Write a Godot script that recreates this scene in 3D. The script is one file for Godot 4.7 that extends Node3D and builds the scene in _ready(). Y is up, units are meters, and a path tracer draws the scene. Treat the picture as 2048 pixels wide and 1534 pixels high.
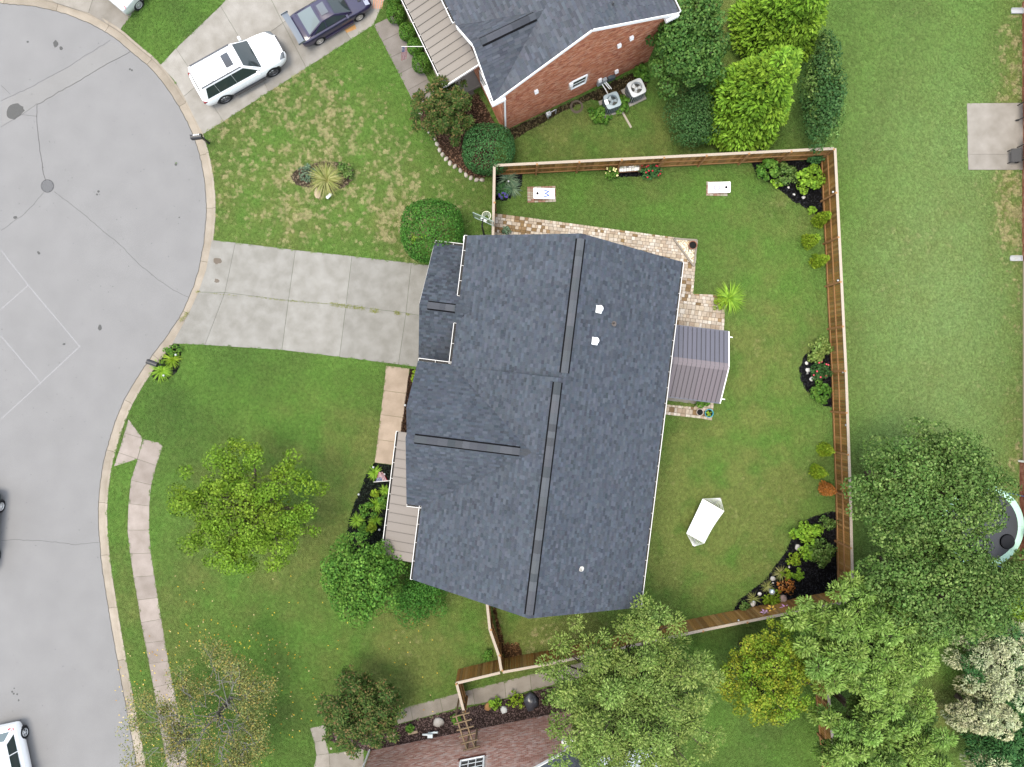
extends Node3D
# A drone's view straight down on a house in a cul-de-sac. x runs right in the photograph, z runs down it, y is up.
const CAM_H := 40.0
const LENS := 1419.0

var rng := RandomNumberGenerator.new()
var mats := {}
var names := {}
var bare := []          # ground outlines where no grass grows: PackedVector2Array in x, z
var noise_a := FastNoiseLite.new()
var noise_b := FastNoiseLite.new()
var noise_c := FastNoiseLite.new()
var noise_d := FastNoiseLite.new()
var tex := {}

# ---------------------------------------------------------------- helpers
func P(x: float, y: float, h: float = 0.0) -> Vector3:
	# where a photograph pixel lies at height h
	var k := (CAM_H - h) / LENS
	return Vector3((x - 1024.0) * k, h, (y - 767.0) * k)

func P2(x: float, y: float, h: float = 0.0) -> Vector2:
	var p := P(x, y, h)
	return Vector2(p.x, p.z)

func outline(a: Array, h: float = 0.0) -> PackedVector2Array:
	var r := PackedVector2Array()
	for i in range(0, a.size(), 2):
		r.append(P2(a[i], a[i + 1], h))
	return r

class MB:
	var v := PackedVector3Array()
	var n := PackedVector3Array()
	var c := PackedColorArray()
	var ix := PackedInt32Array()
	var col := Color(1, 1, 1)
	func quad(a: Vector3, b: Vector3, cc: Vector3, d: Vector3) -> void:   # counter-clockwise seen from outside
		var nn := (cc - a).cross(d - b).normalized()
		var k := v.size()
		v.append(a); v.append(b); v.append(cc); v.append(d)
		for i in 4:
			n.append(nn); c.append(col)
		ix.append(k); ix.append(k + 2); ix.append(k + 1)
		ix.append(k); ix.append(k + 3); ix.append(k + 2)
	func tri(a: Vector3, b: Vector3, cc: Vector3) -> void:
		var nn := (b - a).cross(cc - a).normalized()
		var k := v.size()
		v.append(a); v.append(b); v.append(cc)
		for i in 3:
			n.append(nn); c.append(col)
		ix.append(k); ix.append(k + 2); ix.append(k + 1)
	func up_poly(p: PackedVector3Array) -> void:   # convex, facing up
		var nn := (p[1] - p[0]).cross(p[2] - p[0])
		var flip := nn.y < 0.0
		nn = nn.normalized() * (-1.0 if flip else 1.0)
		var k := v.size()
		for q in p:
			v.append(q); n.append(nn); c.append(col)
		for i in range(1, p.size() - 1):
			ix.append(k)
			ix.append(k + (i if flip else i + 1))
			ix.append(k + (i + 1 if flip else i))
	func box(ctr: Vector3, s: Vector3, b: Basis = Basis()) -> void:
		var x := b.x * s.x * 0.5
		var y := b.y * s.y * 0.5
		var z := b.z * s.z * 0.5
		quad(ctr - x + y - z, ctr - x + y + z, ctr + x + y + z, ctr + x + y - z)
		quad(ctr - x - y + z, ctr - x - y - z, ctr + x - y - z, ctr + x - y + z)
		quad(ctr - x - y + z, ctr + x - y + z, ctr + x + y + z, ctr - x + y + z)
		quad(ctr + x - y - z, ctr - x - y - z, ctr - x + y - z, ctr + x + y - z)
		quad(ctr + x - y + z, ctr + x - y - z, ctr + x + y - z, ctr + x + y + z)
		quad(ctr - x - y - z, ctr - x - y + z, ctr - x + y + z, ctr - x + y - z)
	func bar(a: Vector3, b: Vector3, w: float, h: float) -> void:   # square bar from a to b
		var d := b - a
		var x := d.normalized()
		var z := x.cross(Vector3.UP)
		z = Vector3(0, 0, 1) if z.length() < 0.01 else z.normalized()
		box((a + b) * 0.5, Vector3(d.length(), h, w), Basis(x, z.cross(x), z))
	func prism(p: PackedVector2Array, y0: float, y1: float, bev: float = 0.0) -> void:
		var q := p.duplicate()
		var area := 0.0
		for i in q.size():
			var e: Vector2 = q[(i + 1) % q.size()]
			area += q[i].x * e.y - e.x * q[i].y
		if area > 0.0:
			q.reverse()
		var m := q.size()
		var top := q.duplicate()
		if bev > 0.0:
			for i in m:
				var d0: Vector2 = (q[i] - q[(i + m - 1) % m]).normalized()
				var d1: Vector2 = (q[(i + 1) % m] - q[i]).normalized()
				var n0 := Vector2(d0.y, -d0.x)
				var n1 := Vector2(d1.y, -d1.x)
				var bi := (n0 + n1)
				top[i] = q[i] - bi * (bev / maxf(0.4, bi.length_squared() * 0.5)) * -1.0
		var t := Geometry2D.triangulate_polygon(top)
		var k := v.size()
		for i in m:
			v.append(Vector3(top[i].x, y1, top[i].y)); n.append(Vector3.UP); c.append(col)
		for i in range(0, t.size(), 3):
			var a2: Vector2 = top[t[i]]
			var b2: Vector2 = top[t[i + 1]]
			var c2: Vector2 = top[t[i + 2]]
			var cr := (b2 - a2).cross(c2 - a2)
			ix.append(k + t[i])
			ix.append(k + t[i + (1 if cr > 0.0 else 2)])
			ix.append(k + t[i + (2 if cr > 0.0 else 1)])
		for i in m:
			var j := (i + 1) % m
			var a0 := Vector3(q[i].x, y1 - bev, q[i].y)
			var b0 := Vector3(q[j].x, y1 - bev, q[j].y)
			if bev > 0.0:
				quad(a0, b0, Vector3(top[j].x, y1, top[j].y), Vector3(top[i].x, y1, top[i].y))
			quad(Vector3(q[i].x, y0, q[i].y), Vector3(q[j].x, y0, q[j].y), b0, a0)
	func grid(rows: Array, closed: bool = false) -> void:   # rows of equal length; smooth
		var h := rows.size()
		var w: int = rows[0].size()
		var k := v.size()
		for i in h:
			for j in w:
				var jm: int = (j + w - 1) % w if closed else maxi(j - 1, 0)
				var jp: int = (j + 1) % w if closed else mini(j + 1, w - 1)
				var du: Vector3 = rows[i][jp] - rows[i][jm]
				var dv: Vector3 = rows[mini(i + 1, h - 1)][j] - rows[maxi(i - 1, 0)][j]
				var nn := du.cross(dv)
				v.append(rows[i][j]); n.append(nn.normalized() if nn.length() > 1e-9 else Vector3.UP); c.append(col)
		for i in h - 1:
			for j in (w if closed else w - 1):
				var a := k + i * w + j
				var b := k + i * w + (j + 1) % w
				ix.append(a); ix.append(b + w); ix.append(b)
				ix.append(a); ix.append(a + w); ix.append(b + w)
	func tube(p: Array, r: Array, seg: int = 7) -> void:
		var rows := []
		for i in p.size():
			var d: Vector3 = (p[mini(i + 1, p.size() - 1)] - p[maxi(i - 1, 0)]).normalized()
			var x := d.cross(Vector3(0.31, 0.2, 0.93)).normalized()
			var y := d.cross(x)
			var row := PackedVector3Array()
			for j in seg:
				var a := TAU * j / seg
				row.append(p[i] + (x * cos(a) + y * sin(a)) * r[i])
			rows.append(row)
		grid(rows, true)
		var last: PackedVector3Array = rows[-1]
		for j in seg:
			tri(p[-1], last[j], last[(j + 1) % seg])
	func lathe(prof: Array, seg: int = 16, at: Vector3 = Vector3.ZERO, b: Basis = Basis()) -> void:   # Vector2(radius, height), bottom to top
		var rows := []
		for q in prof:
			var row := PackedVector3Array()
			for j in seg:
				var a := -TAU * j / seg
				row.append(at + b * Vector3(cos(a) * q.x, q.y, sin(a) * q.x))
			rows.append(row)
		grid(rows, true)
	func mesh() -> ArrayMesh:
		var a := []
		a.resize(Mesh.ARRAY_MAX)
		a[Mesh.ARRAY_VERTEX] = v
		a[Mesh.ARRAY_NORMAL] = n
		a[Mesh.ARRAY_COLOR] = c
		a[Mesh.ARRAY_INDEX] = ix
		var m := ArrayMesh.new()
		m.add_surface_from_arrays(Mesh.PRIMITIVE_TRIANGLES, a)
		return m

func numbered(called: String) -> String:
	var k: int = names.get(called, 0)
	names[called] = k + 1
	return called if k == 0 else "%s_%03d" % [called, k]

func tag(o: Node, label: String, category: String, group: String = "", kind: String = "") -> void:
	if label: o.set_meta("label", label)
	if category: o.set_meta("category", category)
	if group: o.set_meta("group", group)
	if kind: o.set_meta("kind", kind)

func thing(called: String, label: String, category: String, at: Vector3 = Vector3.ZERO, turn: float = 0.0, group: String = "") -> Node3D:
	var o := Node3D.new()
	o.name = numbered(called)
	add_child(o)
	o.position = at
	o.rotation.y = turn
	tag(o, label, category, group)
	return o

func part(parent: Node3D, called: String, shape: Mesh, m: Material, at: Vector3 = Vector3.ZERO, turn: float = 0.0) -> MeshInstance3D:
	var o := MeshInstance3D.new()
	o.name = called
	o.mesh = shape
	o.material_override = m
	parent.add_child(o, true)
	o.position = at
	o.rotation.y = turn
	return o

func solid(called: String, label: String, category: String, shape: Mesh, m: Material, at: Vector3, turn: float = 0.0, group: String = "") -> MeshInstance3D:
	var o := part(self, numbered(called), shape, m, at, turn)
	tag(o, label, category, group)
	return o

func struct(called: String, shape: Mesh, m: Material) -> MeshInstance3D:
	var o := part(self, numbered(called), shape, m)
	o.set_meta("kind", "structure")
	return o

# ---------------------------------------------------------------- materials (colours are linear reflectances)
func L(r: float, g: float, b: float) -> Color:
	return Color(r, g, b)

func mat(col: Color, rough: float = 0.8, metal: float = 0.0, extra: String = "") -> StandardMaterial3D:
	var key := "%s %.2f %.2f %s" % [col.to_html(), rough, metal, extra]
	if mats.has(key):
		return mats[key]
	var m := StandardMaterial3D.new()
	m.albedo_color = col.linear_to_srgb()
	m.roughness = rough
	m.metallic = metal
	if rough >= 0.7: m.metallic_specular = 0.15
	if extra == "grain":
		textured(m, "grain", 1.6, "", 1.0)
	elif extra == "concrete":
		textured(m, "blotch", 0.16, "grain", 1.3)
	elif extra == "wood":
		textured(m, "streak", 0.9, "grain", 2.2)
	elif extra == "dirt":
		textured(m, "crumb", 1.1, "blotch", 0.3)
	elif extra == "rust":
		textured(m, "blotch", 0.5, "grain", 2.0)
	elif extra == "glass":
		m.specular_mode = BaseMaterial3D.SPECULAR_SCHLICK_GGX
	elif extra == "clear":
		m.transparency = BaseMaterial3D.TRANSPARENCY_ALPHA
		m.albedo_color.a = 0.18
	elif extra == "faint":
		m.transparency = BaseMaterial3D.TRANSPARENCY_ALPHA
		m.albedo_color.a = 0.11
	elif extra == "stain":
		m.transparency = BaseMaterial3D.TRANSPARENCY_ALPHA
		m.albedo_color.a = 0.55
	elif extra == "paint":
		m.clearcoat_enabled = true
		m.clearcoat = 0.5
		m.clearcoat_roughness = 0.06
	mats[key] = m
	return m

func vmat(rough: float = 0.85, extra: String = "") -> StandardMaterial3D:   # colour from the vertices
	var key := "v %.2f %s" % [rough, extra]
	if mats.has(key):
		return mats[key]
	var m := StandardMaterial3D.new()
	m.vertex_color_use_as_albedo = true
	m.roughness = rough
	if rough >= 0.7: m.metallic_specular = 0.15
	if extra == "leaf":
		m.backlight_enabled = true
		m.backlight = Color(0.32, 0.36, 0.2)
		m.metallic_specular = 0.22
	elif extra == "turf":
		m.metallic_specular = 0.08
	elif extra == "grain":
		textured(m, "grain", 1.6, "", 1.0)
	elif extra == "shingle":
		textured(m, "grain", 2.6, "", 1.0)
	mats[key] = m
	return m

func textured(m: StandardMaterial3D, first: String, s1: float, second: String, s2: float) -> void:
	m.albedo_texture = tex[first]
	m.uv1_triplanar = true
	m.uv1_world_triplanar = true
	m.uv1_scale = Vector3(s1, s1, s1)
	if first == "streak":
		m.uv1_scale = Vector3(s1 * 6.0, s1, s1 * 6.0)
	if second:
		m.detail_enabled = true
		m.detail_albedo = tex[second]
		m.detail_blend_mode = BaseMaterial3D.BLEND_MODE_MUL
		m.detail_uv_layer = BaseMaterial3D.DETAIL_UV_2
		m.uv2_triplanar = true
		m.uv2_world_triplanar = true
		m.uv2_scale = Vector3(s2, s2, s2)

func noise_tex(freq: float, octaves: int, lo: Color, hi: Color, side: int, s: int, kind: int = FastNoiseLite.TYPE_SIMPLEX_SMOOTH) -> NoiseTexture2D:
	var f := FastNoiseLite.new()
	f.seed = s
	f.noise_type = kind
	f.frequency = freq
	f.fractal_octaves = octaves
	var g := Gradient.new()
	g.set_color(0, lo)
	g.set_color(1, hi)
	var t := NoiseTexture2D.new()
	t.width = side
	t.height = side
	t.seamless = true
	t.noise = f
	t.color_ramp = g
	return t

func make_textures() -> void:
	tex.grain = noise_tex(0.12, 3, Color(0.72, 0.72, 0.72), Color(1, 1, 1), 512, 3)
	tex.blotch = noise_tex(0.012, 5, Color(0.87, 0.865, 0.85), Color(1, 1, 1), 512, 5)
	tex.streak = noise_tex(0.03, 4, Color(0.6, 0.57, 0.53), Color(1, 1, 1), 512, 7)
	tex.crumb = noise_tex(0.07, 4, Color(0.3, 0.3, 0.3), Color(1, 1, 1), 512, 9)
	tex.road = noise_tex(0.006, 6, Color(0.95, 0.95, 0.95), Color(1, 1, 1), 1024, 11)

# ---------------------------------------------------------------- flat and round shapes
func slab_at(parent: Node3D, called: String, p: PackedVector2Array, y0: float, y1: float, m: Material, bev: float = 0.012, gap: float = 0.006) -> MeshInstance3D:
	var mid := Vector2.ZERO
	for q in p: mid += q / p.size()
	var own := PackedVector2Array()
	for q in p:
		var d: Vector2 = q - mid
		own.append(d * (1.0 - gap / maxf(d.length(), 0.05)))
	var b := MB.new()
	b.prism(own, y0, y1, bev)
	bare.append(p)
	var origin := parent.position
	return part(parent, called, b.mesh(), m, Vector3(mid.x - origin.x, 0, mid.y - origin.z))

func sheet(p: PackedVector2Array, y: float) -> ArrayMesh:
	var b := MB.new()
	var t := Geometry2D.triangulate_polygon(p)
	for q in p:
		b.v.append(Vector3(q.x, y, q.y)); b.n.append(Vector3.UP); b.c.append(Color(1, 1, 1))
	for i in range(0, t.size(), 3):
		var cr := (p[t[i + 1]] - p[t[i]]).cross(p[t[i + 2]] - p[t[i]])
		b.ix.append(t[i])
		b.ix.append(t[i + (1 if cr > 0.0 else 2)])
		b.ix.append(t[i + (2 if cr > 0.0 else 1)])
	return b.mesh()

func ribbon(b: MB, pts: Array, w: float, y: float) -> void:
	for i in pts.size() - 1:
		var a: Vector2 = pts[i]
		var c: Vector2 = pts[i + 1]
		var d := (c - a).normalized()
		var s := Vector2(-d.y, d.x) * w * 0.5
		a -= d * w * 0.3
		c += d * w * 0.3
		b.quad(Vector3(a.x + s.x, y, a.y + s.y), Vector3(c.x + s.x, y, c.y + s.y), Vector3(c.x - s.x, y, c.y - s.y), Vector3(a.x - s.x, y, a.y - s.y))

func wobble(pts: Array, step: float, amount: float) -> Array:   # a polyline bent at random
	var out := []
	for i in pts.size() - 1:
		var a: Vector2 = pts[i]
		var c: Vector2 = pts[i + 1]
		var k := maxi(1, int(a.distance_to(c) / step))
		for j in k:
			out.append(a.lerp(c, float(j) / k) + Vector2(rng.randf_range(-1, 1), rng.randf_range(-1, 1)) * amount)
	out.append(pts[-1])
	return out

func rough_loop(p: PackedVector2Array, step: float, amount: float) -> PackedVector2Array:
	var a := []
	for q in p: a.append(q)
	a.append(p[0])
	var w := wobble(a, step, amount)
	w.pop_back()
	return PackedVector2Array(w)

func rock_mesh(r: Vector3, s: int) -> ArrayMesh:
	var f := FastNoiseLite.new()
	f.seed = s
	f.frequency = 0.9
	var b := MB.new()
	var rows := []
	for i in 7:
		var row := PackedVector3Array()
		var e := -0.5 * PI + PI * i / 6.0
		for j in 9:
			var a := -TAU * j / 9
			var d := Vector3(cos(e) * cos(a), sin(e), cos(e) * sin(a))
			row.append(d * r * (1.0 + 0.45 * f.get_noise_3dv(d * 1.7 + Vector3(s, 0, 0))))
		rows.append(row)
	b.grid(rows, true)
	return b.mesh()

# ---------------------------------------------------------------- plants
func leaf_cloud(b: MB, lobes: Array, count: int, size: float, cols: Array, opt: Dictionary) -> void:
	# lobes: [centre, radii]; leaves are folded rhombs spread through the outer part of each lobe
	var shell: float = opt.get("shell", 0.55)
	var upb: float = opt.get("up", 0.55)
	var slim: float = opt.get("slim", 0.36)
	var jit: float = opt.get("jitter", 0.7)
	var low: float = opt.get("low", -0.45)
	var spray: float = opt.get("spray", 0.0)
	var total := 0.0
	var share := []
	for q in lobes:
		var w: float = q[1].x * q[1].z + 0.5 * q[1].y * q[1].x
		total += w
		share.append(w)
	var k := b.v.size()
	var m := b.ix.size()
	var made := 0
	for i in lobes.size():
		made += int(count * share[i] / total)
	b.v.resize(k + made * 4)
	b.n.resize(k + made * 4)
	b.c.resize(k + made * 4)
	b.ix.resize(m + made * 6)
	for i in lobes.size():
		var ctr: Vector3 = lobes[i][0]
		var rad: Vector3 = lobes[i][1]
		var pal: Array = lobes[i][2] if lobes[i].size() > 2 else cols
		var tint := rng.randf_range(0.86, 1.14)
		var warm := rng.randf_range(-0.08, 0.08)
		for j in int(count * share[i] / total):
			var y := rng.randf_range(low, 1.0)
			var a := rng.randf() * TAU
			var h := sqrt(1.0 - y * y) if y > -1.0 else 0.0
			var d := Vector3(cos(a) * h, y, sin(a) * h)
			var p := ctr + d * rad * lerpf(shell, 1.0, sqrt(rng.randf()))
			var r := Vector3(rng.randf_range(-1, 1), rng.randf_range(-1, 1), rng.randf_range(-1, 1))
			var nn := (d + Vector3(0, upb, 0) + r * jit).normalized()
			var t: Vector3
			if spray > 0.0:
				t = (d * Vector3(1, 0.35, 1) + Vector3(0, 0.18, 0) + r * (1.0 - spray)).normalized()
				nn = (nn - t * nn.dot(t)).normalized()
			else:
				t = nn.cross(r + Vector3(0.01, 0.3, 0.02)).normalized()
			var s := size * rng.randf_range(0.55, 1.3)
			var side := nn.cross(t) * (s * slim)
			t *= s * 0.5
			var drop := nn * (s * 0.12)
			b.v[k] = p - t
			b.v[k + 1] = p + side + drop
			b.v[k + 2] = p + t - drop
			b.v[k + 3] = p - side + drop
			var u := rng.randf() * (pal.size() - 1)
			var ci: Color = pal[int(u)].lerp(pal[mini(int(u) + 1, pal.size() - 1)], u - int(u))
			var f := tint * rng.randf_range(0.8, 1.2)
			ci = Color(ci.r * f * (1.0 + warm), ci.g * f, ci.b * f)
			for q in 4:
				b.n[k + q] = nn
				b.c[k + q] = ci
			b.ix[m] = k; b.ix[m + 1] = k + 1; b.ix[m + 2] = k + 2
			b.ix[m + 3] = k; b.ix[m + 4] = k + 2; b.ix[m + 5] = k + 3
			k += 4
			m += 6

func crown_lobes(ctr: Vector3, rad: Vector3, count: int, part_size: float, reach: float = 0.72, low: float = -0.35) -> Array:
	var out := []
	for i in count:
		var y := lerpf(low, 0.95, (i + 0.5) / count)
		var a := i * 2.39996 + rng.randf_range(-0.35, 0.35)
		var h := sqrt(1.0 - y * y)
		var f := reach * rng.randf_range(0.62, 1.17)
		var d := Vector3(cos(a) * h, y * 0.9, sin(a) * h)
		var s := part_size * rng.randf_range(0.7, 1.25)
		out.append([ctr + d * rad * f, Vector3(rad.x, rad.y * 0.8, rad.z) * s])
	for i in count / 3:
		var a := rng.randf() * TAU
		var e := sqrt(rng.randf()) * reach * 0.75
		out.append([ctr + Vector3(cos(a) * e, rng.randf_range(0.05, 0.75) * (1.0 - e * 0.5), sin(a) * e) * rad, Vector3(rad.x, rad.y * 0.8, rad.z) * part_size * rng.randf_range(0.7, 1.1)])
	return out

func wood(b: MB, from: Vector3, to: Vector3, r0: float, r1: float, bend: float = 0.12, steps: int = 5) -> void:
	var p := []
	var r := []
	var l := from.distance_to(to)
	for i in steps + 1:
		var t := float(i) / steps
		var off := Vector3(rng.randf_range(-1, 1), 0, rng.randf_range(-1, 1)) * (bend * l * sin(t * PI) * 0.5)
		p.append(from.lerp(to, t) + off)
		r.append(lerpf(r0, r1, t))
	b.tube(p, r, 6)

const LEAF := {
	"lime": [Color(0.06, 0.115, 0.008), Color(0.095, 0.165, 0.013), Color(0.14, 0.215, 0.025)],
	"green": [Color(0.03, 0.085, 0.012), Color(0.055, 0.13, 0.018), Color(0.10, 0.19, 0.03)],
	"deep": [Color(0.018, 0.05, 0.014), Color(0.03, 0.075, 0.02), Color(0.055, 0.11, 0.035)],
	"clipped": [Color(0.022, 0.075, 0.012), Color(0.04, 0.12, 0.018), Color(0.065, 0.16, 0.025)],
	"oak": [Color(0.032, 0.07, 0.013), Color(0.062, 0.115, 0.024), Color(0.125, 0.185, 0.055)],
	"fir": [Color(0.075, 0.14, 0.022), Color(0.13, 0.215, 0.042), Color(0.2, 0.29, 0.08)],
	"bright": [Color(0.075, 0.15, 0.015), Color(0.125, 0.23, 0.02), Color(0.19, 0.31, 0.035)],
	"willow": [Color(0.062, 0.11, 0.02), Color(0.115, 0.17, 0.036), Color(0.185, 0.24, 0.07)],
	"yellow": [Color(0.085, 0.145, 0.012), Color(0.145, 0.195, 0.018), Color(0.215, 0.225, 0.024)],
	"myrtle": [Color(0.022, 0.05, 0.012), Color(0.04, 0.075, 0.016), Color(0.06, 0.09, 0.022), Color(0.15, 0.10, 0.045)],
	"magnolia": [Color(0.022, 0.06, 0.012), Color(0.045, 0.10, 0.02), Color(0.085, 0.15, 0.035)],
	"cream": [Color(0.18, 0.22, 0.1), Color(0.31, 0.335, 0.19), Color(0.42, 0.43, 0.28)],
	"emerald": [Color(0.02, 0.065, 0.02), Color(0.035, 0.10, 0.03), Color(0.065, 0.15, 0.05)],
	"gold": [Color(0.085, 0.15, 0.01), Color(0.14, 0.215, 0.015), Color(0.21, 0.29, 0.03)],
	"rust": [Color(0.22, 0.075, 0.015), Color(0.36, 0.14, 0.03), Color(0.42, 0.2, 0.07)],
	"sedge": [Color(0.10, 0.14, 0.03), Color(0.2, 0.21, 0.06), Color(0.32, 0.3, 0.13)],
	"blue": [Color(0.04, 0.08, 0.045), Color(0.08, 0.13, 0.08), Color(0.15, 0.2, 0.13)],
}

func tree(called: String, label: String, category: String, x: float, y: float, hc: float, rad: Vector3, palette: String, leaves: int, size: float, opt: Dictionary = {}, group: String = "") -> Node3D:
	# x, y: where the middle of the crown shows in the photograph; hc: its height
	var at := P(x, y, hc)
	at.y = 0.0
	var o := thing(called, label, category, at, 0.0, group)
	var ctr := Vector3(0, hc, 0)
	var lobes: Array = crown_lobes(ctr, rad, opt.get("lobes", 26), opt.get("lobe", 0.36), opt.get("reach", 0.72), opt.get("base", -0.35))
	if opt.has("core"):
		lobes.append([ctr, rad * 0.6])
	if opt.has("second"):
		for q in lobes:
			if rng.randf() < opt.get("second_share", 0.3):
				q.append(LEAF[opt.second])
	var w := MB.new()
	w.col = opt.get("bark", Color(0.11, 0.09, 0.07))
	var r0: float = opt.get("trunk", 0.16)
	wood(w, Vector3(0, -0.1, 0), Vector3(0, hc * 0.85, 0), r0, r0 * 0.45, 0.06)
	part(o, "trunk", w.mesh(), vmat(0.9, "grain"))
	var bw := MB.new()
	bw.col = w.col
	for i in range(0, lobes.size(), 2):
		var from := Vector3(0, hc * rng.randf_range(0.4, 0.75), 0)
		wood(bw, from, lobes[i][0], r0 * 0.4, 0.02, 0.15, 4)
	part(o, "limbs", bw.mesh(), vmat(0.9, "grain"))
	var b := MB.new()
	leaf_cloud(b, lobes, leaves, size, LEAF[palette], opt)
	part(o, "crown", b.mesh(), vmat(opt.get("rough", 0.6), "leaf"))
	return o

func cone_tree(called: String, label: String, category: String, base: Vector3, h: float, r: float, palette: String, leaves: int, size: float, opt: Dictionary = {}, group: String = "") -> Node3D:
	var o := thing(called, label, category, base, 0.0, group)
	var lobes := []
	var rings: int = opt.get("rings", 7)
	for i in rings:
		var t := (i + 0.4) / rings
		var rr := r * pow(1.0 - t, opt.get("taper", 0.62)) + 0.05 * r
		var cnt := maxi(1, int(round(2.0 + 6.5 * rr / r)))
		for j in cnt:
			var a := TAU * (j + rng.randf_range(-0.25, 0.25)) / cnt + i
			var e := rr * rng.randf_range(0.5, 0.72)
			lobes.append([Vector3(cos(a) * e, h * (0.08 + 0.88 * t) + rng.randf_range(-0.1, 0.1) * h / rings, sin(a) * e), Vector3(rr * 0.46, h / rings * 0.85, rr * 0.46) * rng.randf_range(0.8, 1.2)])
	if opt.has("second"):
		for q in lobes:
			if rng.randf() < opt.get("second_share", 0.3):
				q.append(LEAF[opt.second])
	var w := MB.new()
	w.col = Color(0.10, 0.07, 0.05)
	wood(w, Vector3(0, -0.1, 0), Vector3(0, h * 0.92, 0), maxf(0.03, r * 0.08), 0.01, 0.03)
	part(o, "trunk", w.mesh(), vmat(0.9, "grain"))
	var b := MB.new()
	leaf_cloud(b, lobes, leaves, size, LEAF[palette], opt)
	part(o, "crown", b.mesh(), vmat(0.6, "leaf"))
	return o

func clipped_bush(called: String, label: String, x: float, y: float, rad: Vector3, palette: String, leaves: int, size: float, group: String = "", second: String = "") -> Node3D:
	var at := P(x, y, rad.y)
	at.y = 0.0
	var o := thing(called, label, "bush", at, 0.0, group)
	var w := MB.new()
	w.col = Color(0.08, 0.06, 0.045)
	for i in 5:
		var a := i * 1.3
		wood(w, Vector3(cos(a) * 0.06, -0.05, sin(a) * 0.06), Vector3(cos(a) * rad.x * 0.55, rad.y * 1.2, sin(a) * rad.z * 0.55), 0.04, 0.012, 0.2, 3)
	part(o, "stems", w.mesh(), vmat(0.9, "grain"))
	var b := MB.new()
	# clipped surface: a rounded, slightly lumpy shell of small leaves
	var f := FastNoiseLite.new()
	f.seed = int(x)
	f.frequency = 0.55
	var pal: Array = LEAF[palette]
	var pal2: Array = LEAF[second] if second else pal
	for i in leaves:
		var yy := rng.randf_range(-0.75, 1.0)
		var a := rng.randf() * TAU
		var h := sqrt(1.0 - yy * yy)
		var d := Vector3(cos(a) * h, yy, sin(a) * h)
		var boxy := 1.0 / pow(pow(absf(d.x), 3.2) + pow(absf(d.y), 3.2) + pow(absf(d.z), 3.2), 1.0 / 3.2)
		var bump := 1.0 + 0.04 * f.get_noise_3dv(d * rad * 2.2)
		var p := Vector3(0, rad.y, 0) + d * rad * lerpf(1.0, boxy, 0.55) * bump * lerpf(0.84, 1.0, sqrt(rng.randf()))
		var r := Vector3(rng.randf_range(-1, 1), rng.randf_range(-1, 1), rng.randf_range(-1, 1))
		var nn := (d + r * 0.75).normalized()
		var t := nn.cross(r + Vector3(0.01, 0.3, 0)).normalized()
		var s := size * rng.randf_range(0.6, 1.3)
		var young := f.get_noise_3dv(d * rad * 1.3 + Vector3(40, 0, 0)) > 0.46
		var pc: Array = pal2 if young else pal
		var u := rng.randf() * 2.0
		var ci: Color = pc[int(u)].lerp(pc[mini(int(u) + 1, 2)], u - int(u))
		b.col = ci * rng.randf_range(0.8, 1.2)
		var side := nn.cross(t) * s * 0.36
		t *= s * 0.5
		b.quad(p - t, p + side, p + t, p - side)
	part(o, "foliage", b.mesh(), vmat(0.6, "leaf"))
	return o

func blade_plant(b: MB, at: Vector3, count: int, length: float, width: float, cols: Array, lift: float = 0.9) -> void:
	# arching strap leaves from one point
	for i in count:
		var a := rng.randf() * TAU
		var l := length * rng.randf_range(0.65, 1.1)
		var d := Vector3(cos(a), 0, sin(a))
		var up := lift * rng.randf_range(0.5, 1.3)
		var s := Vector3(-d.z, 0, d.x) * width * 0.5
		var u := rng.randf() * (cols.size() - 1)
		var ci: Color = cols[int(u)].lerp(cols[mini(int(u) + 1, cols.size() - 1)], u - int(u))
		b.col = ci * rng.randf_range(0.8, 1.2)
		var prev := at
		var pw := s * 0.7
		for k in 3:
			var t := (k + 1) / 3.0
			var q := at + d * (l * t * (0.55 + 0.3 * t)) + Vector3(0, l * up * (t - 0.72 * t * t), 0)
			var w := s * (1.0 - t * t * 0.95)
			b.quad(prev - pw, q - w, q + w, prev + pw)
			prev = q
			pw = w

func strap_plant(called: String, label: String, x: float, y: float, r: float, palette: String, count: int, width: float, group: String = "", lift: float = 0.9) -> Node3D:
	var o := thing(called, label, "plant", P(x, y, 0.02), 0.0, group)
	var b := MB.new()
	blade_plant(b, Vector3.ZERO, count, r * 1.2, width, LEAF[palette], lift)
	part(o, "leaves", b.mesh(), vmat(0.55, "leaf"))
	return o

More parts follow.
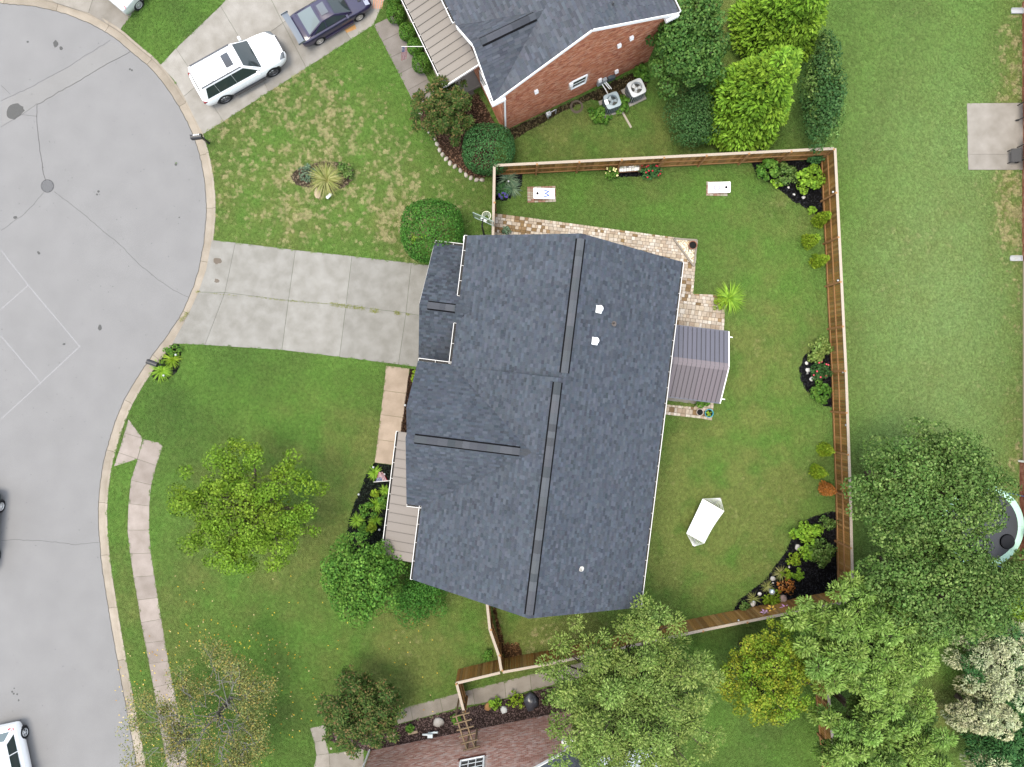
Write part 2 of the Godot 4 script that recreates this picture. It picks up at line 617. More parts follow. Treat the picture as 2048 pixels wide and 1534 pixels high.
func small_shrub(called: String, label: String, x: float, y: float, rad: Vector3, palette: String, leaves: int, size: float, group: String = "", blooms: Color = Color(0, 0, 0), bloom_count: int = 0) -> Node3D:
	var at := P(x, y, rad.y * 0.9)
	at.y = 0.0
	var o := thing(called, label, "shrub", at, 0.0, group)
	var lobes := crown_lobes(Vector3(0, rad.y * 0.9, 0), rad, 13, 0.33, 0.85, -0.3)
	var w := MB.new()
	w.col = Color(0.09, 0.07, 0.04)
	for i in 5:
		wood(w, Vector3(0, -0.05, 0), lobes[i][0], 0.02, 0.008, 0.1, 3)
	part(o, "stems", w.mesh(), vmat(0.9, "grain"))
	var b := MB.new()
	leaf_cloud(b, lobes, leaves, size, LEAF[palette], {"shell": 0.35, "up": 0.7})
	part(o, "foliage", b.mesh(), vmat(0.6, "leaf"))
	for i in bloom_count:
		var bl := MB.new()
		bl.col = blooms
		for k in 6:
			var a := TAU * k / 6.0
			var d := Vector3(cos(a), 0.35, sin(a)) * 0.036
			var s := Vector3(-sin(a), 0, cos(a)) * 0.022
			bl.quad(Vector3.ZERO, d - s + Vector3(0, 0.01, 0), d * 1.5, d + s + Vector3(0, 0.01, 0))
		var a2 := rng.randf() * TAU
		var e := sqrt(rng.randf())
		part(o, "bloom", bl.mesh(), vmat(0.6, "leaf"), Vector3(cos(a2) * rad.x * e, rad.y * (1.9 - 0.7 * e * e), sin(a2) * rad.z * e))
	return o

func bare_tree(label: String, x: float, y: float, hc: float, rad: float) -> Node3D:
	var at := P(x, y, hc)
	at.y = 0.0
	var o := thing("thinning_tree", label, "tree", at)
	var w := MB.new()
	w.col = Color(0.13, 0.12, 0.105)
	wood(w, Vector3(0, -0.1, 0), Vector3(0.1, hc * 0.62, 0.05), 0.17, 0.11, 0.05)
	part(o, "trunk", w.mesh(), vmat(0.9, "grain"))
	var limbs := MB.new()
	limbs.col = Color(0.2, 0.195, 0.18)
	var tips := []
	for i in 13:
		var a := i * 2.4 + rng.randf_range(-0.3, 0.3)
		var l := rad * rng.randf_range(0.6, 1.05)
		var s := Vector3(0.1, hc * rng.randf_range(0.28, 0.6), 0.05)
		var e := Vector3(cos(a) * l, hc * rng.randf_range(0.85, 1.2), sin(a) * l)
		wood(limbs, s, e, 0.04, 0.01, 0.42, 7)
		for j in 7:
			var t := rng.randf_range(0.25, 0.98)
			var q := s.lerp(e, t)
			var a2 := a + rng.randf_range(-1.2, 1.2)
			var e2 := q + Vector3(cos(a2), rng.randf_range(-0.1, 0.5), sin(a2)) * rad * rng.randf_range(0.2, 0.42)
			wood(limbs, q, e2, 0.016, 0.007, 0.25, 4)
			tips.append(e2)
			for m in 3:
				var q2 := q.lerp(e2, rng.randf_range(0.4, 0.9))
				var a3 := a2 + rng.randf_range(-1.3, 1.3)
				var e3 := q2 + Vector3(cos(a3), rng.randf_range(-0.2, 0.4), sin(a3)) * rad * 0.17
				wood(limbs, q2, e3, 0.008, 0.004, 0.2, 3)
				tips.append(e3)
	part(o, "limbs", limbs.mesh(), vmat(0.9, "grain"))
	var lobes := []
	for q in tips:
		lobes.append([q, Vector3(0.5, 0.3, 0.5)])
	var b := MB.new()
	lobes.append([Vector3(0, hc, 0), Vector3(rad * 0.6, 0.9, rad * 0.6)])
	leaf_cloud(b, lobes, 30000, 0.085, [Color(0.07, 0.095, 0.028), Color(0.115, 0.14, 0.045), Color(0.17, 0.175, 0.06), Color(0.27, 0.2, 0.05)], {"shell": 0.1, "low": -1.0})
	part(o, "crown", b.mesh(), vmat(0.6, "leaf"))
	return o

# ---------------------------------------------------------------- roofs
func plane_z(pl: Vector3, p: Vector2) -> float:   # height pl.x + pl.y * u + pl.z * v
	return pl.x + pl.y * p.x + pl.z * p.y

func roof_slope(house: Node3D, poly: Array, pl: Vector3, base: Color, spread: float, tab: float = 0.2) -> void:
	var ring := PackedVector2Array(poly)
	var deck := MB.new()
	deck.col = base
	var tri := Geometry2D.triangulate_polygon(ring)
	for i in range(0, tri.size(), 3):
		var q := PackedVector3Array()
		for k in 3:
			var e: Vector2 = ring[tri[i + k]]
			q.append(Vector3(e.x, plane_z(pl, e), e.y))
		deck.up_poly(q)
		deck.up_poly(PackedVector3Array([q[0] - Vector3(0, 0.14, 0), q[1] - Vector3(0, 0.14, 0), q[2] - Vector3(0, 0.14, 0)]))
	for i in ring.size():
		var e: Vector2 = ring[i]
		var f: Vector2 = ring[(i + 1) % ring.size()]
		var a := Vector3(e.x, plane_z(pl, e), e.y)
		var b2 := Vector3(f.x, plane_z(pl, f), f.y)
		deck.quad(a - Vector3(0, 0.14, 0), b2 - Vector3(0, 0.14, 0), b2, a)
	var slope := part(house, "roof_slope", deck.mesh(), vmat(0.9))
	var grad := Vector2(pl.y, pl.z)
	var m := grad.length()
	var up := grad / m
	var side := Vector2(-up.y, up.x)
	var e_plan := 0.143 / sqrt(1.0 + m * m)
	var s0 := 1e9; var s1 := -1e9; var t0 := 1e9; var t1 := -1e9
	for q in ring:
		s0 = minf(s0, q.dot(side)); s1 = maxf(s1, q.dot(side))
		t0 = minf(t0, q.dot(up)); t1 = maxf(t1, q.dot(up))
	var b := MB.new()
	var nrm := Vector3(-pl.y, 1, -pl.z).normalized()
	var t := t0
	while t < t1:
		var s := s0 - rng.randf() * tab
		while s < s1:
			var w := tab * rng.randf_range(0.7, 1.35)
			var thick := 0.026 if rng.randf() < 0.5 else 0.014
			var f := 1.0 + spread * (rng.randf() + rng.randf() - 1.0)
			b.col = Color(base.r * f * rng.randf_range(0.97, 1.05), base.g * f, base.b * f * rng.randf_range(0.97, 1.03))
			var c0 := side * (s + 0.006) + up * t
			var c1 := side * (s + w - 0.006) + up * t
			var c2 := side * (s + w - 0.006) + up * (t + e_plan - 0.012)
			var c3 := side * (s + 0.006) + up * (t + e_plan - 0.012)
			var inn := 0
			for q in [c0, c1, c2, c3]:
				if Geometry2D.is_point_in_polygon(q, ring): inn += 1
			if inn == 4:
				var h0 := nrm * thick
				var h1 := nrm * 0.003
				var v0 := Vector3(c0.x, plane_z(pl, c0), c0.y)
				var v1 := Vector3(c1.x, plane_z(pl, c1), c1.y)
				var v2 := Vector3(c2.x, plane_z(pl, c2), c2.y)
				var v3 := Vector3(c3.x, plane_z(pl, c3), c3.y)
				b.up_poly(PackedVector3Array([v0 + h0, v1 + h0, v2 + h1, v3 + h1]))
				b.quad(v1, v0, v0 + h0, v1 + h0)
				if thick > 0.012:
					b.tri(v0, v3 + h1, v0 + h0)
					b.tri(v1, v1 + h0, v2 + h1)
			else:
				for piece in Geometry2D.intersect_polygons(PackedVector2Array([c0, c1, c2, c3]), ring):
					if piece.size() < 3: continue
					var q := PackedVector3Array()
					for g in piece:
						q.append(Vector3(g.x, plane_z(pl, g), g.y) + nrm * lerpf(thick, 0.003, clampf((g.dot(up) - t) / e_plan, 0, 1)))
					b.up_poly(q)
			s += w
		t += e_plan
	var sh := part(slope, "shingles", b.mesh(), vmat(0.92, "shingle"))
	sh.set_meta("kind", "stuff")

func ridge_vent(house: Node3D, a: Vector3, c: Vector3, m_l: float, m_r: float, base: Color, lift: float = 0.05) -> void:
	# a low vent along a ridge: black slotted base, then cap shingles one after another
	var d := (c - a).normalized()
	var s := d.cross(Vector3.UP).normalized()
	var hw := 0.16
	var o := Node3D.new()
	o.name = "ridge_vent"
	house.add_child(o, true)
	o.position = a
	var b := MB.new()
	var l := (c - a).length()
	var e := d * l
	var pl := s * (hw + 0.065) - Vector3(0, (hw + 0.065) * m_r, 0)
	var pr := -s * (hw + 0.065) - Vector3(0, (hw + 0.065) * m_l, 0)
	var up := Vector3(0, 0.028, 0)
	b.quad(pl + up, pl + e + up, e + up, up)
	b.quad(up, e + up, pr + e + up, pr + up)
	b.quad(pl, pl + e, pl + e + up, pl + up)
	b.quad(pr + e, pr, pr + up, pr + e + up)
	if lift > 0.0:
		part(o, "vent_base", b.mesh(), mat(Color(0.006, 0.006, 0.007), 0.9))
	var x := 0.0
	while x < l - 0.05:
		var w := minf(rng.randf_range(0.26, 0.62), l - x)
		var f := rng.randf_range(0.72, 1.12)
		var k := MB.new()
		k.col = Color(base.r * f * 1.04, base.g * f, base.b * f * 0.97)
		var q0 := d * x
		var q1 := d * (x + w)
		var h0 := Vector3(0, lift + 0.012, 0)
		var h1 := Vector3(0, lift + 0.004, 0)
		var r := s * hw - Vector3(0, hw * m_r, 0)
		var g := -s * hw - Vector3(0, hw * m_l, 0)
		k.quad(q0 + r + h0, q1 + r + h1, q1 + h1, q0 + h0)
		k.quad(q0 + h0, q1 + h1, q1 + g + h1, q0 + g + h0)
		var dn := Vector3(0, -0.014, 0)
		k.quad(q0 + r + h0 + dn, q1 + r + h1 + dn, q1 + r + h1, q0 + r + h0)
		k.quad(q1 + g + h1 + dn, q0 + g + h0 + dn, q0 + g + h0, q1 + g + h1)
		part(o, "cap_shingle", k.mesh(), vmat(0.92, "shingle"))
		x += w

func gutter(house: Node3D, a: Vector3, c: Vector3, out: Vector3, m: Material, w: float = 0.13) -> void:
	# an open trough with hangers across it
	var b := MB.new()
	var d := c - a
	var o := out.normalized() * w
	var dn := Vector3(0, -0.11, 0)
	var t := out.normalized() * 0.028
	var lip := Vector3(0, 0.02, 0)
	b.quad(a + dn, c + dn, c + dn + o, a + dn + o)
	b.bar(a + o + Vector3(0, -0.045, 0), c + o + Vector3(0, -0.045, 0), 0.026, 0.13)
	var trough_base := MB.new()
	trough_base.quad(a + dn * 0.7 + t, a + dn * 0.7 + o, c + dn * 0.7 + o, c + dn * 0.7 + t)
	var k := maxi(1, int(d.length() / 0.75))
	for i in k + 1:
		var q := a + d * (float(i) / k)
		b.bar(q - lip, q + o - lip, 0.018, 0.01)
	for q in [a, c]:
		b.bar(q + dn * 0.5, q + o + dn * 0.5, 0.012, 0.11)
	var g := part(house, "gutter", b.mesh(), m)
	part(g, "gutter_inside", trough_base.mesh(), mat(Color(0.13, 0.125, 0.12), 0.95, 0.0, "dirt"))  # inside of the trough, darker grey than the gutter

func brick_face(parent: Node3D, a: Vector3, c: Vector3, h: float, top: Callable, holes: Array, cols: Array, mortar: Color, out: Vector3) -> void:
	# a wall of single bricks from a to c; top(x) gives the wall's height there; holes: Rect2 in wall metres
	var l := (c - a).length()
	var d := (c - a) / l
	var m := MB.new()
	m.col = mortar
	var p := PackedVector2Array([Vector2(0, 0), Vector2(l, 0)])
	var pts := []
	for i in 25:
		pts.append(l * (1.0 - i / 24.0))
	for i in pts.size() - 1:
		var q0: Vector3 = a + d * pts[i]
		var q1: Vector3 = a + d * pts[i + 1]
		m.quad(q1, q0, q0 + Vector3(0, top.call(pts[i]), 0), q1 + Vector3(0, top.call(pts[i + 1]), 0))
	var wall := part(parent, "brick_wall", m.mesh(), vmat(0.95, "grain"))
	var b := MB.new()
	var bl := 0.215
	var ch := 0.076
	var row := 0
	var y := 0.0
	while y < h:
		var x := -0.11 * (row % 2)
		while x < l:
			var x0 := maxf(x + 0.005, 0.0)
			var x1 := minf(x + bl - 0.006, l)
			var ym := y + ch - 0.011
			if x1 - x0 > 0.02 and ym < minf(top.call(x0), top.call(x1)):
				var skip := false
				for r in holes:
					if r.intersects(Rect2(x0, y, x1 - x0, ch)): skip = true
				if not skip:
					b.col = cols[rng.randi() % cols.size()] * rng.randf_range(0.82, 1.15)
					var f := out * (0.012 + rng.randf() * 0.004)
					var v0 := a + d * x0 + Vector3(0, y, 0)
					var v1 := a + d * x1 + Vector3(0, y, 0)
					var u := Vector3(0, ch - 0.011, 0)
					b.quad(v0 + f, v1 + f, v1 + f + u, v0 + f + u)
					b.quad(v0 + u + f, v1 + u + f, v1 + u, v0 + u)
					b.quad(v0, v0 + f, v0 + f + u, v0 + u)
					b.quad(v1 + f, v1, v1 + u, v1 + f + u)
			x += bl
		y += ch
		row += 1
	var br := part(wall, "bricks", b.mesh(), vmat(0.92, "grain"))
	br.set_meta("kind", "stuff")

func window_part(parent: Node3D, at: Vector3, along: Vector3, out: Vector3, w: float, h: float, panes: int, rows: int = 2) -> void:
	var white := mat(Color(0.78, 0.78, 0.77), 0.5)
	var fr := MB.new()
	var t := 0.07
	var up := Vector3(0, 1, 0)
	var basis := Basis(along, up, out)
	fr.box(at + along * (w * 0.5) + up * (t * 0.5) + out * 0.03, Vector3(w, t, 0.1), basis)
	fr.box(at + along * (w * 0.5) + up * (h - t * 0.5) + out * 0.03, Vector3(w, t, 0.1), basis)
	fr.box(at + along * (t * 0.5) + up * (h * 0.5) + out * 0.03, Vector3(t, h - 2 * t, 0.1), basis)
	fr.box(at + along * (w - t * 0.5) + up * (h * 0.5) + out * 0.03, Vector3(t, h - 2 * t, 0.1), basis)
	var f := part(parent, "window", fr.mesh(), white)
	var iw := (w - 2 * t) / panes
	var ih := (h - 2 * t) / rows
	for i in panes:
		for j in rows:
			var g := MB.new()
			var c0 := at + along * (t + iw * (i + 0.5)) + up * (t + ih * (j + 0.5)) + out * (0.02 if j == 0 else 0.035)
			g.box(c0, Vector3(iw - 0.035, ih - 0.035, 0.012), basis)
			part(f, "pane", g.mesh(), mat(Color(0.03, 0.035, 0.04), 0.08, 0.0, "glass"))
	var mu := MB.new()
	for i in range(1, panes):
		mu.box(at + along * (t + iw * i) + up * (h * 0.5) + out * 0.03, Vector3(0.035, h - 2 * t, 0.05), basis)
	for j in range(1, rows):
		mu.box(at + along * (w * 0.5) + up * (t + ih * j) + out * 0.031, Vector3(w - 2 * t, 0.035, 0.05), basis)
	part(f, "glazing_bar", mu.mesh(), white)

# ---------------------------------------------------------------- ground
# each: middle x, y and radii (photograph pixels) of a part of the lawns, how much straw, yellow or deep green stands there
const TURF := [
	[640, 250, 250, 190, 1.0, 0.25, 0.0], [560, 420, 190, 120, 0.5, 0.35, 0.0], [820, 430, 120, 110, 0.75, 0.2, 0.0],
	[380, 30, 120, 120, 0.0, 0.0, 0.5], [1180, 240, 230, 80, 0.12, 0.55, 0.75], [1450, 60, 90, 140, 0.45, 0.7, 0.2],
	[1300, 390, 330, 80, 0.05, 0.25, 0.55], [1550, 560, 130, 180, 0.1, 0.35, 0.1], [1500, 900, 150, 260, 0.12, 0.6, 0.1],
	[1380, 1080, 160, 160, 0.1, 0.7, 0.45], [1900, 600, 260, 620, 0.16, 0.05, -0.55], [480, 760, 200, 80, 0.0, 0.0, 0.35],
	[420, 1240, 250, 260, 0.04, 0.3, 0.05], [840, 1290, 170, 110, 0.2, 0.75, 0.4], [235, 1150, 40, 260, 0.03, 0.15, 0.2],
	[1090, 1275, 130, 60, 0.55, 1.3, 0.7], [1520, 1500, 120, 90, 0.1, 0.1, 0.4], [1890, 1460, 70, 130, 0.35, 0.7, 0.2],  # first patch paints the shade of house and tree as browner, deeper turf
	[640, 900, 130, 130, 0.1, 0.5, 0.0], [600, 1040, 160, 120, 0.1, 0.55, 0.1], [2030, 280, 40, 330, 1.4, 0.5, 0.0], [2035, 1000, 40, 130, 1.5, 0.7, 0.0],
	[1960, 1190, 60, 60, 0.9, 0.9, 0.4],
]

func turf(x: float, z: float) -> Color:
	var px := 1024.0 + x * 35.475
	var py := 767.0 + z * 35.475
	var straw := 0.05
	var yellow := 0.15
	var deep := 0.0
	for q in TURF:
		var e := Vector2((px - q[0]) / q[2], (py - q[1]) / q[3]).length_squared()
		if e < 4.0:
			var w := exp(-e * 1.1)
			straw += q[4] * w
			yellow += q[5] * w
			deep += q[6] * w
	var n1 := noise_a.get_noise_2d(x, z)
	var n2 := noise_b.get_noise_2d(x, z)
	var n3 := noise_c.get_noise_2d(x, z)
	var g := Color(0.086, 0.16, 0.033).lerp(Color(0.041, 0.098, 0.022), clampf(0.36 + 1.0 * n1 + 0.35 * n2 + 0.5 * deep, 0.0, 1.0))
	if deep < 0.0:
		g = g.lerp(Color(0.15, 0.215, 0.08), clampf(-deep * 1.5, 0.0, 0.85))
	g = g.lerp(Color(0.148, 0.17, 0.05), clampf(yellow * (0.75 + 0.8 * n2 + 1.1 * n1), 0.0, 0.75))
	var st := noise_d.get_noise_2d(x, z) * 0.7 + n3 * 0.55 + n1 * 0.35
	g = g.lerp(Color(0.32, 0.265, 0.15), clampf((st - 0.5 + 0.5 * minf(straw, 1.0)) * 2.2, 0.0, 0.6) * clampf(straw * 1.5, 0.0, 1.0))
	var f := 1.0 + 0.16 * n3
	return Color(g.r * f, g.g * f, g.b * f)

const ROAD_EDGE := [-420, -30, -160, -22, 0, 5, 70, 11, 130, 26, 185, 48, 230, 75, 258, 100, 295, 130, 313, 150, 338, 183, 360, 218, 378, 253, 390, 283, 400, 318, 408, 363, 411, 400, 411, 434, 406, 484, 396, 539, 383, 579, 361, 629, 331, 674, 300, 714, 268, 762, 245, 803, 229, 841, 215, 886, 205, 923, 198, 968, 194, 1018, 195, 1056, 200, 1118, 204, 1150, 210, 1188, 220, 1250, 235, 1335, 253, 1430, 265, 1495, 272, 1534, 300, 1690]

func offset_line(p: Array, d: float) -> Array:
	var out := []
	for i in p.size():
		var t: Vector2 = (p[mini(i + 1, p.size() - 1)] - p[maxi(i - 1, 0)]).normalized()
		out.append(p[i] + Vector2(t.y, -t.x) * d)
	return out

func build_ground() -> void:
	var curve := Curve2D.new()
	var edge := outline(ROAD_EDGE)
	for i in edge.size():
		var t: Vector2 = (edge[mini(i + 1, edge.size() - 1)] - edge[maxi(i - 1, 0)]) / 6.0
		curve.add_point(edge[i], -t, t)
	var line := []
	var total := curve.get_baked_length()
	var k := int(total / 0.5)
	for i in k + 1:
		line.append(curve.sample_baked(total * i / k))
	# soil to the horizon
	var g := PlaneMesh.new()
	g.size = Vector2(600, 600)
	var soil := struct("ground", g, mat(Color(0.07, 0.09, 0.035), 0.95, 0.0, "dirt"))
	soil.position.y = -0.22
	# asphalt
	var rp := PackedVector2Array()
	for q in offset_line(line, 0.02):
		rp.append(q)
	rp.append(Vector2(-24, 48))
	rp.append(Vector2(-60, 48))
	rp.append(Vector2(-60, -22.5))
	var rm := StandardMaterial3D.new()
	rm.albedo_color = Color(0.215, 0.21, 0.209).linear_to_srgb()
	rm.roughness = 0.93
	rm.albedo_texture = tex.road
	rm.uv1_triplanar = true
	rm.uv1_world_triplanar = true
	rm.uv1_scale = Vector3(0.07, 0.07, 0.07)
	rm.detail_enabled = true
	rm.detail_albedo = tex.grain
	rm.detail_blend_mode = BaseMaterial3D.BLEND_MODE_MUL
	rm.detail_uv_layer = BaseMaterial3D.DETAIL_UV_2
	rm.uv2_triplanar = true
	rm.uv2_world_triplanar = true
	rm.uv2_scale = Vector3(1.1, 1.1, 1.1)
	var road := struct("road", sheet(rp, -0.1), rm)
	bare.append(rp)
	var cr := mat(Color(0.05, 0.048, 0.048), 0.95)
	for q in [[95, 374, 84, 345, 78, 300, 73, 262, 71, 232, 72, 208, 87, 200], [72, 232, 50, 229, 42, 228], [87, 200, 115, 183, 160, 158, 205, 130, 258, 102], [0, 252, 25, 237, 42, 228, 60, 215, 72, 205], [0, 200, 60, 172, 130, 134, 185, 100, 218, 79], [105, 382, 125, 397, 160, 423, 205, 462, 240, 490, 270, 522, 310, 555, 345, 580, 376, 594], [85, 384, 65, 408, 40, 432, 0, 460], [0, 1082, 30, 1080, 70, 1082, 110, 1085, 150, 1090, 195, 1086], [0, 170, 18, 187]]:
		var pts := []
		for i in range(0, q.size(), 2): pts.append(P2(q[i], q[i + 1]))
		var b := MB.new()
		ribbon(b, wobble(pts, 0.22, 0.025), 0.026 if q[0] == 95 or q[0] == 87 else 0.014, -0.096)
		part(road, "crack", b.mesh(), cr)
	var chalk := mat(Color(0.62, 0.61, 0.63), 0.95, 0.0, "faint")
	for q in [[0, 500, 54, 570, 155, 690, 158, 692], [158, 692, 80, 765, 0, 838], [54, 570, 0, 618], [0, 672, 78, 765]]:
		var pts := []
		for i in range(0, q.size(), 2): pts.append(P2(q[i], q[i + 1]))
		var b := MB.new()
		ribbon(b, wobble(pts, 0.5, 0.008), 0.06, -0.0955)
		part(road, "chalk_line", b.mesh(), chalk)
	# lighter mend along the trench near the round end
	var mend := outline([0, 203, 60, 174, 130, 136, 185, 102, 222, 80, 256, 102, 160, 160, 87, 201, 40, 229, 0, 250])
	part(road, "asphalt_mend", sheet(rough_loop(mend, 0.4, 0.02), -0.0965), mat(Color(0.34, 0.325, 0.30), 0.95, 0.0, "faint"))
	var dark := mat(Color(0.07, 0.07, 0.068), 0.85, 0.0, "stain")
	for q in [[28, 221, 19, 14, 0.5], [109, 86, 5, 7, 0], [120, 95, 3.5, 4, 0], [53, 82, 2.5, 2, 0], [258, 137, 2, 2, 0], [262, 139, 2, 2, 0], [350, 328, 2.5, 2.5, 0], [195, 382, 2.5, 2.5, 0], [192, 388, 2, 2, 0], [75, 505, 2.5, 4, 0.6], [357, 434, 1.5, 1.5, 0], [22, 1385, 2, 2, 0], [25, 1389, 2, 2, 0], [32, 1390, 1.8, 1.8, 0], [35, 1402, 1.6, 2, 0], [198, 655, 4, 6, 0], [126, 688, 3, 2, 0], [28, 434, 4, 3, 0], [26, 1378, 1.4, 1.4, 0]]:
		var ring := PackedVector2Array()
		for i in 22:
			var a := TAU * i / 22.0
			var rr := rng.randf_range(0.86, 1.14)
			var e := Vector2(cos(a) * q[2], sin(a) * q[3]).rotated(-float(q[4])) * rr
			ring.append(P2(q[0] + e.x, q[1] + e.y))
		part(road, "oil_stain", sheet(ring, -0.0955), dark)
	var spots := MB.new()
	for i in 260:
		var q := P2(rng.randf_range(0, 400), rng.randf_range(60, 1500))
		if Geometry2D.is_point_in_polygon(q, rp):
			var s := rng.randf_range(0.012, 0.03)
			spots.quad(Vector3(q.x - s, -0.095, q.y - s), Vector3(q.x - s, -0.095, q.y + s), Vector3(q.x + s, -0.095, q.y + s * 0.6), Vector3(q.x + s * 0.8, -0.095, q.y - s))
	var sp := part(road, "tar_specks", spots.mesh(), mat(Color(0.10, 0.10, 0.10), 0.9))
	sp.set_meta("kind", "stuff")
	var seam := MB.new()
	var sl := []
	for i in range(4, line.size() - 2): sl.append(line[i])
	ribbon(seam, wobble(sl, 0.16, 0.022), 0.03, -0.0955)
	part(road, "gutter_seam", seam.mesh(), mat(Color(0.06, 0.052, 0.042), 0.95))
	# kerb and gutter, cast in lengths
	var kerb := Node3D.new()
	kerb.name = "kerb"
	add_child(kerb)
	kerb.set_meta("kind", "structure")
	var tones := []
	for i in 4:
		tones.append(mat(Color(0.375, 0.325, 0.268) * (0.86 + 0.08 * i), 0.92, 0.0, "concrete"))
	var lay := [[0.0, -0.1], [0.36, -0.112], [0.41, -0.105], [0.44, 0.012], [0.46, 0.03], [0.575, 0.03], [0.6, -0.15]]
	var lay_low := [[0.0, -0.1], [0.36, -0.112], [0.41, -0.104], [0.44, -0.07], [0.50, -0.02], [0.575, 0.012], [0.6, -0.15]]
	var i0 := 0
	var seg := 6
	while i0 < line.size() - 1:
		var i1 := mini(i0 + seg, line.size() - 1)
		var rows := []
		for i in range(i0, i1 + 1):
			var t: Vector2 = (line[mini(i + 1, line.size() - 1)] - line[maxi(i - 1, 0)]).normalized()
			var nn := Vector2(t.y, -t.x)
			var base: Vector2 = line[i]
			if i == i0: base += t * 0.008
			if i == i1: base -= t * 0.008
			var py := 767.0 + base.y * 35.475
			var px := 1024.0 + base.x * 35.475
			var low: float = 0.0
			for q in [[-400, 62], [128, 272], [478, 690], [846, 924]]:
				low = maxf(low, clampf((py - q[0]) / 14.0, 0, 1) * clampf((q[1] - py) / 14.0, 0, 1))
			if px > 470: low = 0.0
			var row := PackedVector3Array()
			for j in range(lay.size() - 1, -1, -1):
				var q := base + nn * float(lay[j][0])
				row.append(Vector3(q.x, lerpf(lay[j][1], lay_low[j][1], low), q.y))
			rows.append(row)
		var b := MB.new()
		# flat facets across the section keep the kerb's arris crisp
		for j in lay.size() - 1:
			var strip := []
			for row in rows:
				strip.append(PackedVector3Array([row[j], row[j + 1]]))
			b.grid(strip)
		part(kerb, "kerb_length", b.mesh(), tones[rng.randi() % 4])
		i0 = i1
	# moss and grass in the gutter joint
	# lawn
	var back := offset_line(line, 0.585)
	var strip := PackedVector2Array()
	for q in offset_line(line, -0.1): strip.append(q)
	for i in range(back.size() - 1, -1, -1): strip.append(back[i])
	bare.append(strip)
	var lp := PackedVector2Array()
	for q in back: lp.append(q)
	lp.append(Vector2(70, 48))
	lp.append(Vector2(70, -48))
	lp.append(Vector2(-60, -48))
	var w := 720
	var h := 540
	var im := Image.create(w, h, false, Image.FORMAT_RGB8)
	for j in h:
		for i in w:
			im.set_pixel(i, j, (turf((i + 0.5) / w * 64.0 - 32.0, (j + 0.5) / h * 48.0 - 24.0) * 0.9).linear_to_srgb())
	var lawn_shape := sheet(lp, 0.0)
	var arr := lawn_shape.surface_get_arrays(0)
	var uv := PackedVector2Array()
	for q in lp: uv.append(Vector2((q.x + 32.0) / 64.0, (q.y + 24.0) / 48.0))
	arr[Mesh.ARRAY_TEX_UV] = uv
	var am := ArrayMesh.new()
	am.add_surface_from_arrays(Mesh.PRIMITIVE_TRIANGLES, arr)
	var lm := StandardMaterial3D.new()
	lm.albedo_texture = ImageTexture.create_from_image(im)
	lm.roughness = 0.95
	lm.metallic_specular = 0.1
	lm.detail_enabled = true
	lm.detail_albedo = tex.grain
	lm.detail_blend_mode = BaseMaterial3D.BLEND_MODE_MUL
	lm.detail_uv_layer = BaseMaterial3D.DETAIL_UV_2
	lm.uv2_triplanar = true
	lm.uv2_world_triplanar = true
	lm.uv2_scale = Vector3(0.9, 0.9, 0.9)
	struct("lawn", am, lm)

